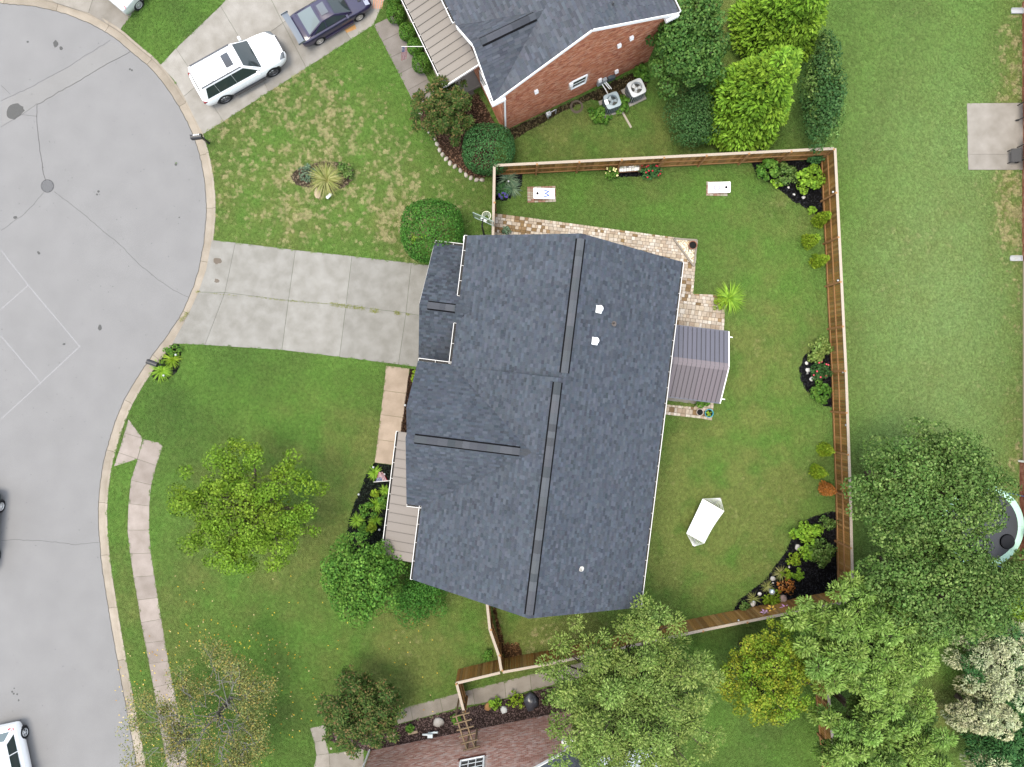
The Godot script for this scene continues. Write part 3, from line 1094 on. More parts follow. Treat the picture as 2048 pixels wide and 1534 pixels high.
func build_grass() -> void:
	# short tufts over every lawn in view, left out where the ground is paved, dug or built on
	var cell := 0.098
	var x0 := -30.0
	var z0 := -22.6
	var w := int(60.0 / cell)
	var h := int(45.2 / cell)
	var mask := PackedByteArray()
	mask.resize(w * h)
	for p in bare:
		var lo := Vector2(1e9, 1e9)
		var hi := Vector2(-1e9, -1e9)
		for q in p:
			lo = lo.min(q)
			hi = hi.max(q)
		for j in range(maxi(0, int((lo.y - z0) / cell) - 1), mini(h, int((hi.y - z0) / cell) + 2)):
			for i in range(maxi(0, int((lo.x - x0) / cell) - 1), mini(w, int((hi.x - x0) / cell) + 2)):
				if mask[j * w + i] == 0 and Geometry2D.is_point_in_polygon(Vector2(x0 + (i + 0.5) * cell, z0 + (j + 0.5) * cell), p):
					mask[j * w + i] = 1
	var tuft := MB.new()
	var r2 := RandomNumberGenerator.new()
	r2.seed = 77
	for i in 9:
		var a := TAU * i / 9.0 + r2.randf_range(-0.3, 0.3)
		var d := Vector3(cos(a), 0, sin(a))
		var s := Vector3(-d.z, 0, d.x) * 0.011
		var l := r2.randf_range(0.035, 0.085)
		var o := d * r2.randf_range(0.0, 0.03)
		var mid := o + d * l * 0.5 + Vector3(0, r2.randf_range(0.03, 0.045), 0)
		tuft.quad(o - s, mid - s, mid + s, o + s)
		tuft.tri(mid - s, o + d * l + Vector3(0, r2.randf_range(0.012, 0.04), 0), mid + s)
	var buf := PackedFloat32Array()
	buf.resize(w * h * 16)
	var k := 0
	for j in h:
		for i in w:
			if mask[j * w + i]: continue
			var x := x0 + (i + rng.randf()) * cell
			var z := z0 + (j + rng.randf()) * cell
			var a := rng.randf() * TAU
			var s := rng.randf_range(0.75, 1.35)
			var c := cos(a) * s
			var sn := sin(a) * s
			buf[k] = c; buf[k + 1] = 0.0; buf[k + 2] = sn; buf[k + 3] = x
			buf[k + 4] = 0.0; buf[k + 5] = s * rng.randf_range(0.6, 1.3); buf[k + 6] = 0.0; buf[k + 7] = 0.0
			buf[k + 8] = -sn; buf[k + 9] = 0.0; buf[k + 10] = c; buf[k + 11] = z
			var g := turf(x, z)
			var f := rng.randf_range(0.86, 1.17)
			buf[k + 12] = g.r * f; buf[k + 13] = g.g * f * rng.randf_range(0.95, 1.05); buf[k + 14] = g.b * f; buf[k + 15] = 1.0
			k += 16
	buf.resize(k)
	var mm := MultiMesh.new()
	mm.transform_format = MultiMesh.TRANSFORM_3D
	mm.use_colors = true
	mm.mesh = tuft.mesh()
	mm.instance_count = k / 16
	mm.buffer = buf
	var o := MultiMeshInstance3D.new()
	o.name = "grass"
	o.multimesh = mm
	o.material_override = vmat(0.9, "turf")
	add_child(o)
	tag(o, "short mown grass covering the lawns around the houses", "grass", "", "stuff")
	print("tufts ", k / 16)

# ---------------------------------------------------------------- paving
func paving(called: String, quads: Array, col: Color, y1: float, spread: float = 0.06) -> Node3D:
	var o := Node3D.new()
	o.name = numbered(called)
	add_child(o)
	o.set_meta("kind", "structure")
	var tones := []
	for i in 4:
		tones.append(mat(col * (1.0 + spread * (i - 1.5)), 0.92, 0.0, "concrete"))
	for q in quads:
		slab_at(o, "slab", outline(q), -0.12, y1, tones[rng.randi() % 4], 0.009, 0.007)
	return o

func rows_between(left: Array, right: Array) -> Array:
	var out := []
	for i in left.size() - 1:
		out.append([left[i][0], left[i][1], right[i][0], right[i][1], right[i + 1][0], right[i + 1][1], left[i + 1][0], left[i + 1][1]])
	return out

func build_paving() -> void:
	var warm := Color(0.335, 0.315, 0.288)
	var drive := paving("driveway", [
		[424, 480, 471, 485, 450, 585, 397, 584, 412, 540], [471, 485, 591, 500, 577, 601, 450, 585], [591, 500, 704, 512, 692, 611, 577, 601], [704, 512, 823, 526, 812, 626, 692, 611], [823, 526, 900, 536, 890, 640, 812, 626],
		[397, 584, 450, 585, 410, 690, 345, 687, 376, 630], [450, 585, 577, 601, 564, 700, 410, 690], [577, 601, 692, 611, 679, 714, 564, 700], [692, 611, 812, 626, 797, 729, 679, 714], [812, 626, 890, 640, 880, 740, 797, 729]], Color(0.285, 0.275, 0.255), 0.02)
	var st := mat(Color(0.13, 0.10, 0.075), 0.9, 0.0, "stain")
	for q in [[435, 522, 9, 6], [434, 562, 4.5, 4.5]]:
		var ring := PackedVector2Array()
		for i in 20:
			var a := TAU * i / 20.0
			var rr := rng.randf_range(0.8, 1.2)
			ring.append(P2(q[0] + cos(a) * q[2] * rr, q[1] + sin(a) * q[3] * rr))
		part(drive, "oil_stain", sheet(ring, 0.0245), st)
	# weeds in the middle joint of the driveway
	var weeds := MB.new()
	for q in [[512, 594, 560, 600, 60, 0.03], [560, 600, 660, 608, 120, 0.05], [660, 608, 728, 617, 380, 0.1], [742, 620, 756, 623, 160, 0.12], [790, 625, 800, 627, 100, 0.09], [813, 628, 819, 630, 40, 0.06], [420, 587, 512, 594, 60, 0.02], [361, 642, 376, 625, 140, 0.09], [392, 584, 400, 583, 30, 0.05]]:
		for i in q[4]:
			var t := rng.randf()
			var c = P2(lerpf(q[0], q[2], t), lerpf(q[1], q[3], t)) + Vector2(rng.randf_range(-1, 1), rng.randf_range(-1, 1)) * q[5]
			var a := rng.randf() * TAU
			var d := Vector3(cos(a), 0.4, sin(a)) * rng.randf_range(0.03, 0.08)
			var s := Vector3(-d.z, 0, d.x) * 0.16
			weeds.col = Color(0.12, 0.13, 0.02) * rng.randf_range(0.7, 1.3)
			var o := Vector3(c.x, 0.02, c.y)
			weeds.tri(o - s, o + d, o + s)
	var we := part(self, numbered("joint_weeds"), weeds.mesh(), vmat(0.8, "leaf"))
	tag(we, "yellow green weeds growing in the joints of the concrete driveway", "weeds", "", "stuff")
	paving("front_walk", rows_between([[772, 731], [767, 781], [761, 829], [755, 879], [749, 925]], [[819, 737], [813, 787], [807, 835], [801, 885], [796, 931]]), Color(0.42, 0.335, 0.262), 0.02)
	paving("pavement", rows_between([[275, 918], [262, 960], [257, 1007], [255, 1060], [260, 1107], [267, 1154], [275, 1200], [282, 1245], [290, 1286], [298, 1327], [307, 1375], [314, 1420], [322, 1466], [331, 1512], [341, 1570]], [[313, 931], [303, 970], [299, 1012], [299, 1060], [302, 1106], [309, 1151], [316, 1195], [323, 1238], [330, 1281], [337, 1322], [346, 1366], [355, 1408], [363, 1452], [372, 1497], [382, 1555]]) + [[287, 878, 318, 885, 326, 893, 313, 931, 275, 918], [257, 838, 286, 877, 249, 866], [249, 866, 286, 877, 275, 918, 237, 905], [237, 905, 275, 918, 228, 933]], Color(0.335, 0.288, 0.26), 0.02)
	paving("neighbour_driveway", [[321, 130, 352, 97, 399, 167, 368, 193, 348, 160], [368, 193, 399, 167, 447, 243, 406, 269, 391, 240], [352, 97, 441, 12, 493, 99, 399, 167], [399, 167, 493, 99, 538, 184, 447, 243], [441, 12, 455, -5, 533, -20, 566, 46, 493, 99], [493, 99, 566, 46, 613, 136, 538, 184], [533, -20, 620, -60, 645, -10, 566, 46], [566, 46, 645, -10, 702, 79, 613, 136], [645, -10, 720, -70, 800, -70, 747, 50, 702, 79]], warm, 0.02)
	var walk_l := []
	var walk_r := []
	for i in 6:
		var t := i / 5.0
		walk_l.append([lerpf(747, 832, t), lerpf(50, 214, t)])
		walk_r.append([lerpf(786, 874, t), lerpf(31, 190, t)])
	paving("neighbour_walk", rows_between(walk_l, walk_r) + [[905, 172, 935, 160, 950, 188, 920, 205]], Color(0.255, 0.228, 0.21), 0.02)
	paving("corner_driveway", [[60, -30, 195, -30, 177, 26, 150, 18, 110, 5], [195, -30, 308, -30, 241, 60, 208, 44, 177, 26]], Color(0.30, 0.275, 0.245), 0.02)
	paving("neighbour_patio", [[1933, 207, 2070, 206, 2070, 309, 1935, 309], [1935, 309, 2070, 309, 2070, 340, 1936, 340]], Color(0.34, 0.315, 0.285), 0.05)
	paving("side_walk", rows_between([[620, 1456], [628, 1484], [633, 1510], [622, 1560]], [[652, 1449], [652, 1479], [658, 1507], [662, 1560]]) + [[658, 1507, 728, 1497, 728, 1560, 662, 1560]] + rows_between([[790, 1424], [820, 1412], [880, 1396], [925, 1384], [945, 1378], [1009, 1362], [1060, 1349], [1120, 1335], [1180, 1320]], [[796, 1448], [826, 1440], [886, 1424], [931, 1411], [950, 1409], [1012, 1396], [1063, 1380], [1123, 1366], [1184, 1350]]), Color(0.30, 0.272, 0.24), 0.02)
	paving("covered_patio", [[1326, 800, 1388, 808, 1386, 690, 1340, 684], [1386, 690, 1440, 697, 1428, 800, 1388, 808]], Color(0.3, 0.28, 0.25), 0.03)
	build_pavers()

func build_pavers() -> void:
	# tumbled travertine laid in rough courses along the house
	var o := Node3D.new()
	o.name = "paver_path"
	add_child(o)
	o.set_meta("kind", "structure")
	var zones := [outline([988, 426, 1395, 481, 1386, 588, 1452, 590, 1447, 668, 1316, 664, 1336, 540, 1160, 512, 986, 478]), outline([1326, 808, 1388, 814, 1402, 800, 1428, 800, 1424, 841, 1402, 837, 1330, 829])]
	var th := deg_to_rad(7.0)
	var ux := Vector2(cos(th), sin(th))
	var vx := Vector2(-sin(th), cos(th))
	var pale := []
	for i in 7:
		pale.append(mat([Color(0.50, 0.42, 0.34), Color(0.56, 0.49, 0.41), Color(0.45, 0.37, 0.29), Color(0.53, 0.44, 0.34), Color(0.60, 0.54, 0.47), Color(0.50, 0.43, 0.36), Color(0.42, 0.33, 0.25)][i], 0.85, 0.0, "rust"))
	var brown := [mat(Color(0.25, 0.165, 0.085), 0.85, 0.0, "rust"), mat(Color(0.30, 0.20, 0.11), 0.85, 0.0, "rust"), mat(Color(0.22, 0.15, 0.085), 0.85, 0.0, "rust")]
	var clump := FastNoiseLite.new()
	clump.seed = 4
	clump.frequency = 0.35
	var list := []
	for zi in zones.size():
		var z: PackedVector2Array = zones[zi]
		bare.append(z)
		var v := -12.0
		while v < 5.0:
			var rh: float = [0.15, 0.2, 0.2, 0.29][rng.randi() % 4]
			var u := -4.0 + rng.randf() * 0.2
			while u < 14.0:
				var l: float = [0.15, 0.2, 0.2, 0.29, 0.29][rng.randi() % 5]
				var box := PackedVector2Array()
				for e in [Vector2(u, v), Vector2(u + l, v), Vector2(u + l, v + rh), Vector2(u, v + rh)]:
					box.append(ux * e.x + vx * e.y)
				var cut := Geometry2D.intersect_polygons(box, z)
				if cut.size() == 1 and cut[0].size() >= 3:
					var area := 0.0
					for i in cut[0].size():
						area += 0.5 * cut[0][i].cross(cut[0][(i + 1) % cut[0].size()])
					area = absf(area)
					if area > 0.006:
						var mid: Vector2 = ux * (u + l * 0.5) + vx * (v + rh * 0.5)
						list.append([area, cut[0], mid, zi])
				u += l
			v += rh
	list.sort_custom(func(a, b): return a[0] > b[0])
	var shared := {}
	var rest := MB.new()
	for i in list.size():
		var q: Array = list[i]
		var west := clampf((2.5 - q[2].x) / 3.5, 0.0, 1.0)
		var is_brown := rng.randf() < clampf(0.13 + 0.3 * clump.get_noise_2d(q[2].x, q[2].y) + 0.28 * west, 0.0, 0.6)
		var m: StandardMaterial3D = brown[rng.randi() % 3] if is_brown else pale[rng.randi() % 7]
		var y1 := 0.035 + rng.randf() * 0.008 - (0.006 if is_brown else 0.0)
		var own := PackedVector2Array()
		for e in q[1]:
			var d: Vector2 = e - q[2]
			own.append(d * (1.0 - 0.009 / maxf(d.length(), 0.03)))
		if i < 300:
			var b := MB.new()
			b.prism(own, 0.0, y1, 0.008)
			part(o, "paver", b.mesh(), m, Vector3(q[2].x, 0, q[2].y))
		else:
			rest.col = m.albedo_color.srgb_to_linear()
			var w := PackedVector2Array()
			for e in own: w.append(e + q[2])
			rest.prism(w, 0.0, y1, 0.006)
	var r := part(o, "small_pavers", rest.mesh(), vmat(0.85, "grain"))
	r.set_meta("kind", "stuff")
	for z in zones:
		part(o, "joint_sand", sheet(z, 0.012), mat(Color(0.2, 0.16, 0.11), 0.95, 0.0, "dirt"))
	print("pavers ", list.size())

# ---------------------------------------------------------------- beds
func bed(called: String, label: String, pts: Array, col: Color, chips: int, group: String = "") -> void:
	var p := outline(pts)
	bare.append(p)
	var mid := Vector2.ZERO
	for q in p: mid += q / p.size()
	var loop := rough_loop(p, 0.25, 0.035)
	var own := PackedVector2Array()
	for q in loop: own.append(q - mid)
	var o := thing(called, label, "bed", Vector3(mid.x, 0, mid.y), 0.0, group)
	part(o, "soil", sheet(own, 0.02), mat(col * 0.8, 0.97, 0.0, "dirt"))
	var lo := Vector2(1e9, 1e9)
	var hi := Vector2(-1e9, -1e9)
	for q in own:
		lo = lo.min(q)
		hi = hi.max(q)
	var b := MB.new()
	var area := (hi - lo).x * (hi - lo).y
	for i in int(area * chips):
		var q := Vector2(rng.randf_range(lo.x, hi.x), rng.randf_range(lo.y, hi.y))
		if not Geometry2D.is_point_in_polygon(q, own): continue
		var a := rng.randf() * TAU
		var d := Vector3(cos(a), rng.randf_range(-0.3, 0.3), sin(a)) * rng.randf_range(0.02, 0.06)
		var s := Vector3(-sin(a), rng.randf_range(-0.5, 0.5), cos(a)) * rng.randf_range(0.008, 0.02)
		b.col = col * rng.randf_range(0.5, 1.7)
		var c := Vector3(q.x, 0.035 + rng.randf() * 0.02, q.y)
		b.quad(c - d - s, c + d - s, c + d + s, c - d + s)
	var m := part(o, "mulch_chips", b.mesh(), vmat(0.95))
	m.set_meta("kind", "stuff")

func build_beds() -> void:
	var black := Color(0.016, 0.016, 0.018)
	var brown := Color(0.075, 0.045, 0.03)
	bed("mulch_bed", "black mulch bed with bushes in the corner of the wooden fence", [1500, 321, 1511, 349, 1527, 359, 1560, 381, 1588, 404, 1614, 418, 1636, 431, 1649, 428, 1644, 317], black, 160)
	bed("mulch_bed", "black mulch bed with grassy plants beside the fence and white W board", [990, 348, 1046, 344, 1043, 372, 1030, 390, 1008, 403, 989, 400], black, 160)
	bed("mulch_bed", "narrow black mulch strip under the wooden bench and roses", [1209, 338, 1322, 333, 1322, 348, 1290, 354, 1214, 354], black, 160)
	bed("mulch_bed", "half round black mulch bed with white stones against the long fence", [1640, 690, 1623, 699, 1608, 711, 1598, 736, 1600, 759, 1611, 780, 1624, 791, 1647, 812, 1666, 816, 1661, 690], black, 160)
	bed("mulch_bed", "long black mulch bed sweeping along two fences under the big trees", [1675, 1023, 1654, 1024, 1623, 1033, 1602, 1046, 1584, 1074, 1566, 1112, 1550, 1131, 1537, 1150, 1525, 1162, 1497, 1184, 1473, 1204, 1465, 1226, 1532, 1212, 1584, 1203, 1680, 1182], black, 150)
	bed("mulch_bed", "dark planted bed in front of the taupe porch roof", [749, 925, 733, 947, 720, 982, 707, 1009, 698, 1038, 694, 1062, 700, 1110, 790, 1120, 812, 934], Color(0.014, 0.018, 0.014), 170)
	bed("mulch_bed", "thin brown mulch strip between the front walk and the house", [819, 737, 845, 740, 832, 870, 801, 868], brown * 0.6, 150)
	bed("mulch_bed", "reddish brown mulch bed with stone edging beside the brick house", [870, 276, 879, 300, 892, 318, 910, 333, 932, 350, 955, 360, 984, 352, 990, 300, 1000, 262, 985, 235, 955, 185, 925, 208, 880, 195, 838, 215, 842, 255], brown * 1.35, 150)
	bed("mulch_bed", "small dark bed round the black mailbox by the driveway", [345, 689, 358, 688, 364, 700, 360, 735, 347, 752, 330, 761, 310, 760, 302, 748, 322, 715], Color(0.02, 0.022, 0.018), 150)
	bed("mulch_bed", "faded brown mulch patch under the ornamental grass clump", [582, 352, 592, 340, 612, 333, 640, 322, 682, 325, 706, 340, 708, 358, 696, 372, 660, 385, 620, 375, 592, 371], Color(0.13, 0.10, 0.07), 130)
	bed("mulch_bed", "dark littered bed between concrete walk and lower brick house", [655, 1480, 672, 1450, 795, 1449, 886, 1425, 1012, 1397, 1123, 1367, 1150, 1362, 1150, 1420, 742, 1503], Color(0.085, 0.06, 0.056), 170)
	bed("mulch_bed", "bare brown strip along the foot of the upper brick house", [1010, 262, 1114, 216, 1280, 138, 1296, 160, 1290, 190, 1240, 205, 1180, 200, 1120, 226, 1060, 262, 1020, 285], Color(0.07, 0.055, 0.03), 140)
	bed("mulch_bed", "orange brown soil strip inside the short gate fence", [985, 1215, 992, 1215, 1003, 1262, 1008, 1285, 1040, 1285, 1045, 1310, 1008, 1320, 998, 1290], Color(0.11, 0.06, 0.03), 120)

# ---------------------------------------------------------------- houses
func wall_block(parent: Node3D, called: String, p: Array, y0: float, y1: float, m: Material) -> MeshInstance3D:
	var b := MB.new()
	b.prism(PackedVector2Array(p), y0, y1)
	return part(parent, called, b.mesh(), m)

func gable_fill(parent: Node3D, a: Vector3, apex: Vector3, c: Vector3, depth: Vector3, m: Material) -> void:
	var b := MB.new()
	b.tri(a, c, apex)
	b.tri(c + depth, a + depth, apex + depth)
	b.quad(a, apex, apex + depth, a + depth)
	b.quad(apex, c, c + depth, apex + depth)
	part(parent, "gable_wall", b.mesh(), m)

func rake_board(parent: Node3D, a: Vector3, c: Vector3, m: Material) -> void:
	var b := MB.new()
	b.bar(a - Vector3(0, 0.1, 0), c - Vector3(0, 0.1, 0), 0.035, 0.2)
	part(parent, "rake_board", b.mesh(), m)

func main_house() -> void:
	var o := thing("house", "grey shingled house with long ridge vents between driveway and fenced yard", "house", Vector3.ZERO, -deg_to_rad(7.0))
	var slate := Color(0.07, 0.081, 0.099)
	var white := mat(Color(0.56, 0.54, 0.52), 0.6)
	var siding := mat(Color(0.52, 0.50, 0.46), 0.8, 0.0, "grain")
	var fp := PackedVector2Array()
	for q in [Vector2(-4.65, -6.4), Vector2(7.2, -6.7), Vector2(7.2, 9.9), Vector2(-3.4, 9.9), Vector2(-3.4, 6.2), Vector2(-4.1, 6.2), Vector2(-4.65, -0.25)]:
		fp.append(Vector2(q.x, q.y).rotated(deg_to_rad(7.0)))
	bare.append(fp)
	wall_block(o, "wall", [Vector2(-2.7, -6.7), Vector2(7.2, -6.7), Vector2(7.2, 9.9), Vector2(-3.4, 9.9), Vector2(-3.4, 6.2), Vector2(-4.1, 6.2), Vector2(-4.1, -0.22), Vector2(-2.7, -0.22)], -0.1, 4.92, siding)
	wall_block(o, "garage_wall", [Vector2(-4.65, -6.5), Vector2(-2.69, -6.5), Vector2(-2.69, -0.215), Vector2(-4.65, -0.215)], -0.1, 2.55, siding)
	gable_fill(o, Vector3(-2.8, 4.9, -6.65), Vector3(2.25, 8.3, -6.65), Vector3(7.3, 4.9, -6.65), Vector3(0, 0, 0.2), siding)
	gable_fill(o, Vector3(-3.5, 4.9, 9.65), Vector3(2.0, 8.48, 9.65), Vector3(7.3, 4.9, 9.65), Vector3(0, 0, 0.2), siding)
	gable_fill(o, Vector3(-4.09, 4.9, -0.3), Vector3(-4.09, 7.95, 3.0), Vector3(-4.09, 4.9, 6.3), Vector3(0.2, 0, 0), siding)
	gable_fill(o, Vector3(-4.4, 4.9, -0.3), Vector3(-4.4, 6.8, 1.7), Vector3(-4.4, 4.9, 3.7), Vector3(0.2, 0, 0), siding)
	gable_fill(o, Vector3(-4.64, 2.5, -6.5), Vector3(-4.64, 5.2, -3.3), Vector3(-4.64, 2.5, -0.2), Vector3(0.2, 0, 0), siding)
	# roof slopes: heights as a plane over the plan
	roof_slope(o, [Vector2(2.25, -6.98), Vector2(7.58, -6.98), Vector2(7.58, 10.2), Vector2(2.0, 10.2), Vector2(2.0, -0.5), Vector2(2.25, -0.5)], Vector3(8.54 + 0.664 * 2.25, -0.664, 0), slate * 0.96, 0.34)  # slope turned from the sun; its shade is painted in as darker slate
	roof_slope(o, [Vector2(-3.07, -6.98), Vector2(2.25, -6.98), Vector2(2.25, -0.5), Vector2(-3.07, -0.5)], Vector3(8.54 - 0.665 * 2.25, 0.665, 0), slate, 0.34)
	roof_slope(o, [Vector2(-3.03, -0.5), Vector2(2.0, -0.5), Vector2(2.0, 3.0), Vector2(1.29, 3.0)], Vector3(8.706 - 0.737 * 2.0, 0.737, 0), slate, 0.34)
	roof_slope(o, [Vector2(-4.74, -0.54), Vector2(-3.03, -0.54), Vector2(1.29, 3.0), Vector2(-4.44, 3.0), Vector2(-4.44, 1.7), Vector2(-4.74, 1.7)], Vector3(5.0 + 0.9 * 0.54, 0, 0.9), slate, 0.32)
	roof_slope(o, [Vector2(-4.44, 3.0), Vector2(1.19, 3.0), Vector2(-3.69, 6.53), Vector2(-4.44, 6.53)], Vector3(5.0 + 0.9 * 6.53, 0, -0.9), slate, 0.32)
	roof_slope(o, [Vector2(1.19, 3.0), Vector2(2.0, 3.0), Vector2(2.0, 10.2), Vector2(-3.69, 10.2), Vector2(-3.69, 6.53)], Vector3(8.706 - 0.651 * 2.0, 0.651, 0), slate, 0.34)
	roof_slope(o, [Vector2(-4.74, 1.7), Vector2(-4.3, 1.7), Vector2(-4.3, 3.9), Vector2(-4.74, 3.9)], Vector3(7.016 + 0.9 * 1.7, 0, -0.9), slate, 0.32)
	roof_slope(o, [Vector2(-4.95, -6.86), Vector2(-2.75, -6.86), Vector2(-2.75, -3.64), Vector2(-2.39, -3.3), Vector2(-4.95, -3.3)], Vector3(5.45 + 0.8 * 3.3, 0, 0.8), slate * 0.93, 0.4)
	roof_slope(o, [Vector2(-4.95, -3.3), Vector2(-2.39, -3.3), Vector2(-2.75, -2.96), Vector2(-2.75, 0.2), Vector2(-4.95, 0.2)], Vector3(5.45 - 0.8 * 3.3, 0, -0.8), slate * 0.93, 0.4)
	var cap := Color(0.088, 0.098, 0.112)
	ridge_vent(o, Vector3(2.25, 8.555, -6.75), Vector3(2.25, 8.555, -0.75), 0.664, 0.665, cap)
	ridge_vent(o, Vector3(2.0, 8.72, -0.3), Vector3(2.0, 8.72, 10.05), 0.664, 0.68, cap)
	ridge_vent(o, Vector3(-4.05, 8.2, 3.0), Vector3(0.72, 8.2, 3.0), 0.9, 0.9, cap)
	ridge_vent(o, Vector3(0.74, 8.2, 3.0), Vector3(1.45, 8.2, 3.0), 0.9, 0.9, cap, 0.0)
	ridge_vent(o, Vector3(-4.55, 5.465, -3.3), Vector3(-3.2, 5.465, -3.3), 0.8, 0.8, cap)
	ridge_vent(o, Vector3(-3.18, 5.465, -3.3), Vector3(-2.45, 5.465, -3.3), 0.8, 0.8, slate, 0.0)
	for q in [[Vector3(2.25, 8.42, -6.94), Vector3(-3.0, 4.92, -6.94)], [Vector3(2.25, 8.42, -6.94), Vector3(7.5, 4.92, -6.94)], [Vector3(2.0, 8.58, 10.16), Vector3(-3.6, 4.92, 10.16)], [Vector3(2.0, 8.58, 10.16), Vector3(7.5, 4.92, 10.16)], [Vector3(-4.7, 4.88, -0.5), Vector3(-4.7, 6.88, 1.7)], [Vector3(-4.4, 8.06, 3.0), Vector3(-4.4, 4.88, 6.5)], [Vector3(-4.95, 2.56, -6.85), Vector3(-4.95, 5.38, -3.3)], [Vector3(-4.91, 2.55, 0.2), Vector3(-4.91, 5.32, -3.3)]]:
		rake_board(o, q[0], q[1], white)
	gutter(o, Vector3(7.56, 5.0, -6.98), Vector3(7.56, 5.0, 10.2), Vector3(1, 0, 0), white, 0.12)
	gutter(o, Vector3(-3.06, 5.0, -6.98), Vector3(-3.06, 5.0, -3.98), Vector3(-1, 0, 0), white, 0.15)
	gutter(o, Vector3(-3.06, 5.0, -2.62), Vector3(-3.06, 5.0, -0.6), Vector3(-1, 0, 0), white, 0.15)
	gutter(o, Vector3(-4.72, 5.0, -0.53), Vector3(-3.06, 5.0, -0.53), Vector3(0, 0, -1), white, 0.15)
	gutter(o, Vector3(-4.42, 5.0, 6.52), Vector3(-3.7, 5.0, 6.52), Vector3(0, 0, 1), white, 0.12)
	gutter(o, Vector3(-3.68, 5.0, 6.54), Vector3(-3.68, 5.0, 10.2), Vector3(-1, 0, 0), white, 0.12)
	gutter(o, Vector3(-4.93, 2.6, -6.85), Vector3(-3.0, 2.6, -6.85), Vector3(0, 0, -1), white, 0.14)
	for q in [Vector3(7.3, 0, -6.6), Vector3(7.3, 0, 9.8), Vector3(-3.5, 0, 9.8), Vector3(-2.8, 0, -6.75)]:
		var b := MB.new()
		b.bar(q, q + Vector3(0, 4.88, 0), 0.08, 0.06)
		part(o, "downspout", b.mesh(), white)
	# cornice return beside the garage eave
	var cr := MB.new()
	cr.box(Vector3(-3.1, 4.72, -6.85), Vector3(0.35, 0.22, 0.25))
	part(o, "cornice_return", cr.mesh(), white)
	# vents through the back slope
	var flue := mat(Color(0.74, 0.75, 0.76), 0.35)
	for q in [[1194, 622], [1186, 684]]:
		var w := P(q[0], q[1], 7.0).rotated(Vector3.UP, deg_to_rad(7.0))
		var z := 8.54 - 0.664 * (w.x - 2.25)
		var f := MB.new()
		f.box(Vector3(w.x, z + 0.03, w.z), Vector3(0.34, 0.015, 0.34), Basis(Vector3(0, 0, 1), -atan(0.664)))
		var fl := part(o, "vent_pipe", f.mesh(), flue)
		var t := MB.new()
		t.lathe([Vector2(0.19, -0.1), Vector2(0.12, 0.1), Vector2(0.085, 0.16), Vector2(0.085, 0.36), Vector2(0.15, 0.38), Vector2(0.15, 0.46), Vector2(0.02, 0.53), Vector2(0.0, 0.53)], 16, Vector3(w.x, z, w.z))
		part(fl, "flue_cap", t.mesh(), flue)
	for q in [[1225, 648, 0.1], [1160, 1134, 0.6]]:
		var w := P(q[0], q[1], 6.9).rotated(Vector3.UP, deg_to_rad(7.0))
		var z := 8.54 - 0.664 * (w.x - 2.25)
		var t := MB.new()
		t.lathe([Vector2(0.16, -0.08), Vector2(0.09, 0.06), Vector2(0.05, 0.09), Vector2(0.045, 0.24), Vector2(0.03, 0.24), Vector2(0.03, 0.1)], 14, Vector3(w.x, z, w.z))
		part(o, "soil_pipe", t.mesh(), mat(Color(0.13, 0.11, 0.10) if q[2] < 0.3 else Color(0.55, 0.52, 0.47), 0.7))
	# front and back openings
	var door := MB.new()
	for i in 4:
		door.box(Vector3(-4.67, 0.28 + i * 0.54, -3.4), Vector3(0.05, 0.5, 4.7))
	part(o, "garage_door", door.mesh(), mat(Color(0.68, 0.67, 0.64), 0.5))
	for q in [[-4.11, 3.4, 1.6, 1.2, -1], [-4.11, 3.4, 4.3, 1.2, -1], [-3.41, 0.9, 7.0, 1.6, -1], [-4.11, 0.9, 1.2, 1.5, -1], [7.21, 3.3, -4.0, 1.3, 1], [7.21, 3.3, 2.0, 1.3, 1], [7.21, 3.3, 7.0, 1.3, 1], [7.21, 0.8, 3.0, 1.6, 1], [7.21, 0.8, 7.0, 1.6, 1]]:
		window_part(o, Vector3(q[0], q[1], q[2] + (0.0 if q[4] < 0 else float(q[3]))), Vector3(0, 0, 1 if q[4] < 0 else -1), Vector3(q[4], 0, 0), q[3], 1.4, 2)
	var dm := MB.new()
	dm.box(Vector3(-3.42, 1.05, 5.4), Vector3(0.06, 2.1, 0.95))
	part(o, "front_door", dm.mesh(), mat(Color(0.12, 0.04, 0.03), 0.4))

func seam_roof(o: Node3D, a: Vector3, along: Vector3, run: Vector3, count: int, width: float, m: Array, seam: Material) -> void:
	# standing seam panels laid side by side from a; run points up the slope
	var nn := along.cross(run).normalized()
	if nn.y < 0.0: nn = -nn
	for i in count:
		var b := MB.new()
		var q := a + along * (width * i)
		b.up_poly(PackedVector3Array([q + along * 0.006, q + along * (width - 0.006), q + along * (width - 0.006) + run, q + along * 0.006 + run]))
		b.quad(q - nn * 0.05, q + along * width - nn * 0.05, q + along * width, q)
		var p := part(o, "roof_panel", b.mesh(), m[rng.randi() % m.size()])
		var s := MB.new()
		var c := q + run * 0.5 + nn * 0.016
		s.box(c, Vector3(0.02, 0.034, run.length()), Basis(along, nn, run.normalized()))
		part(p, "seam", s.mesh(), seam)

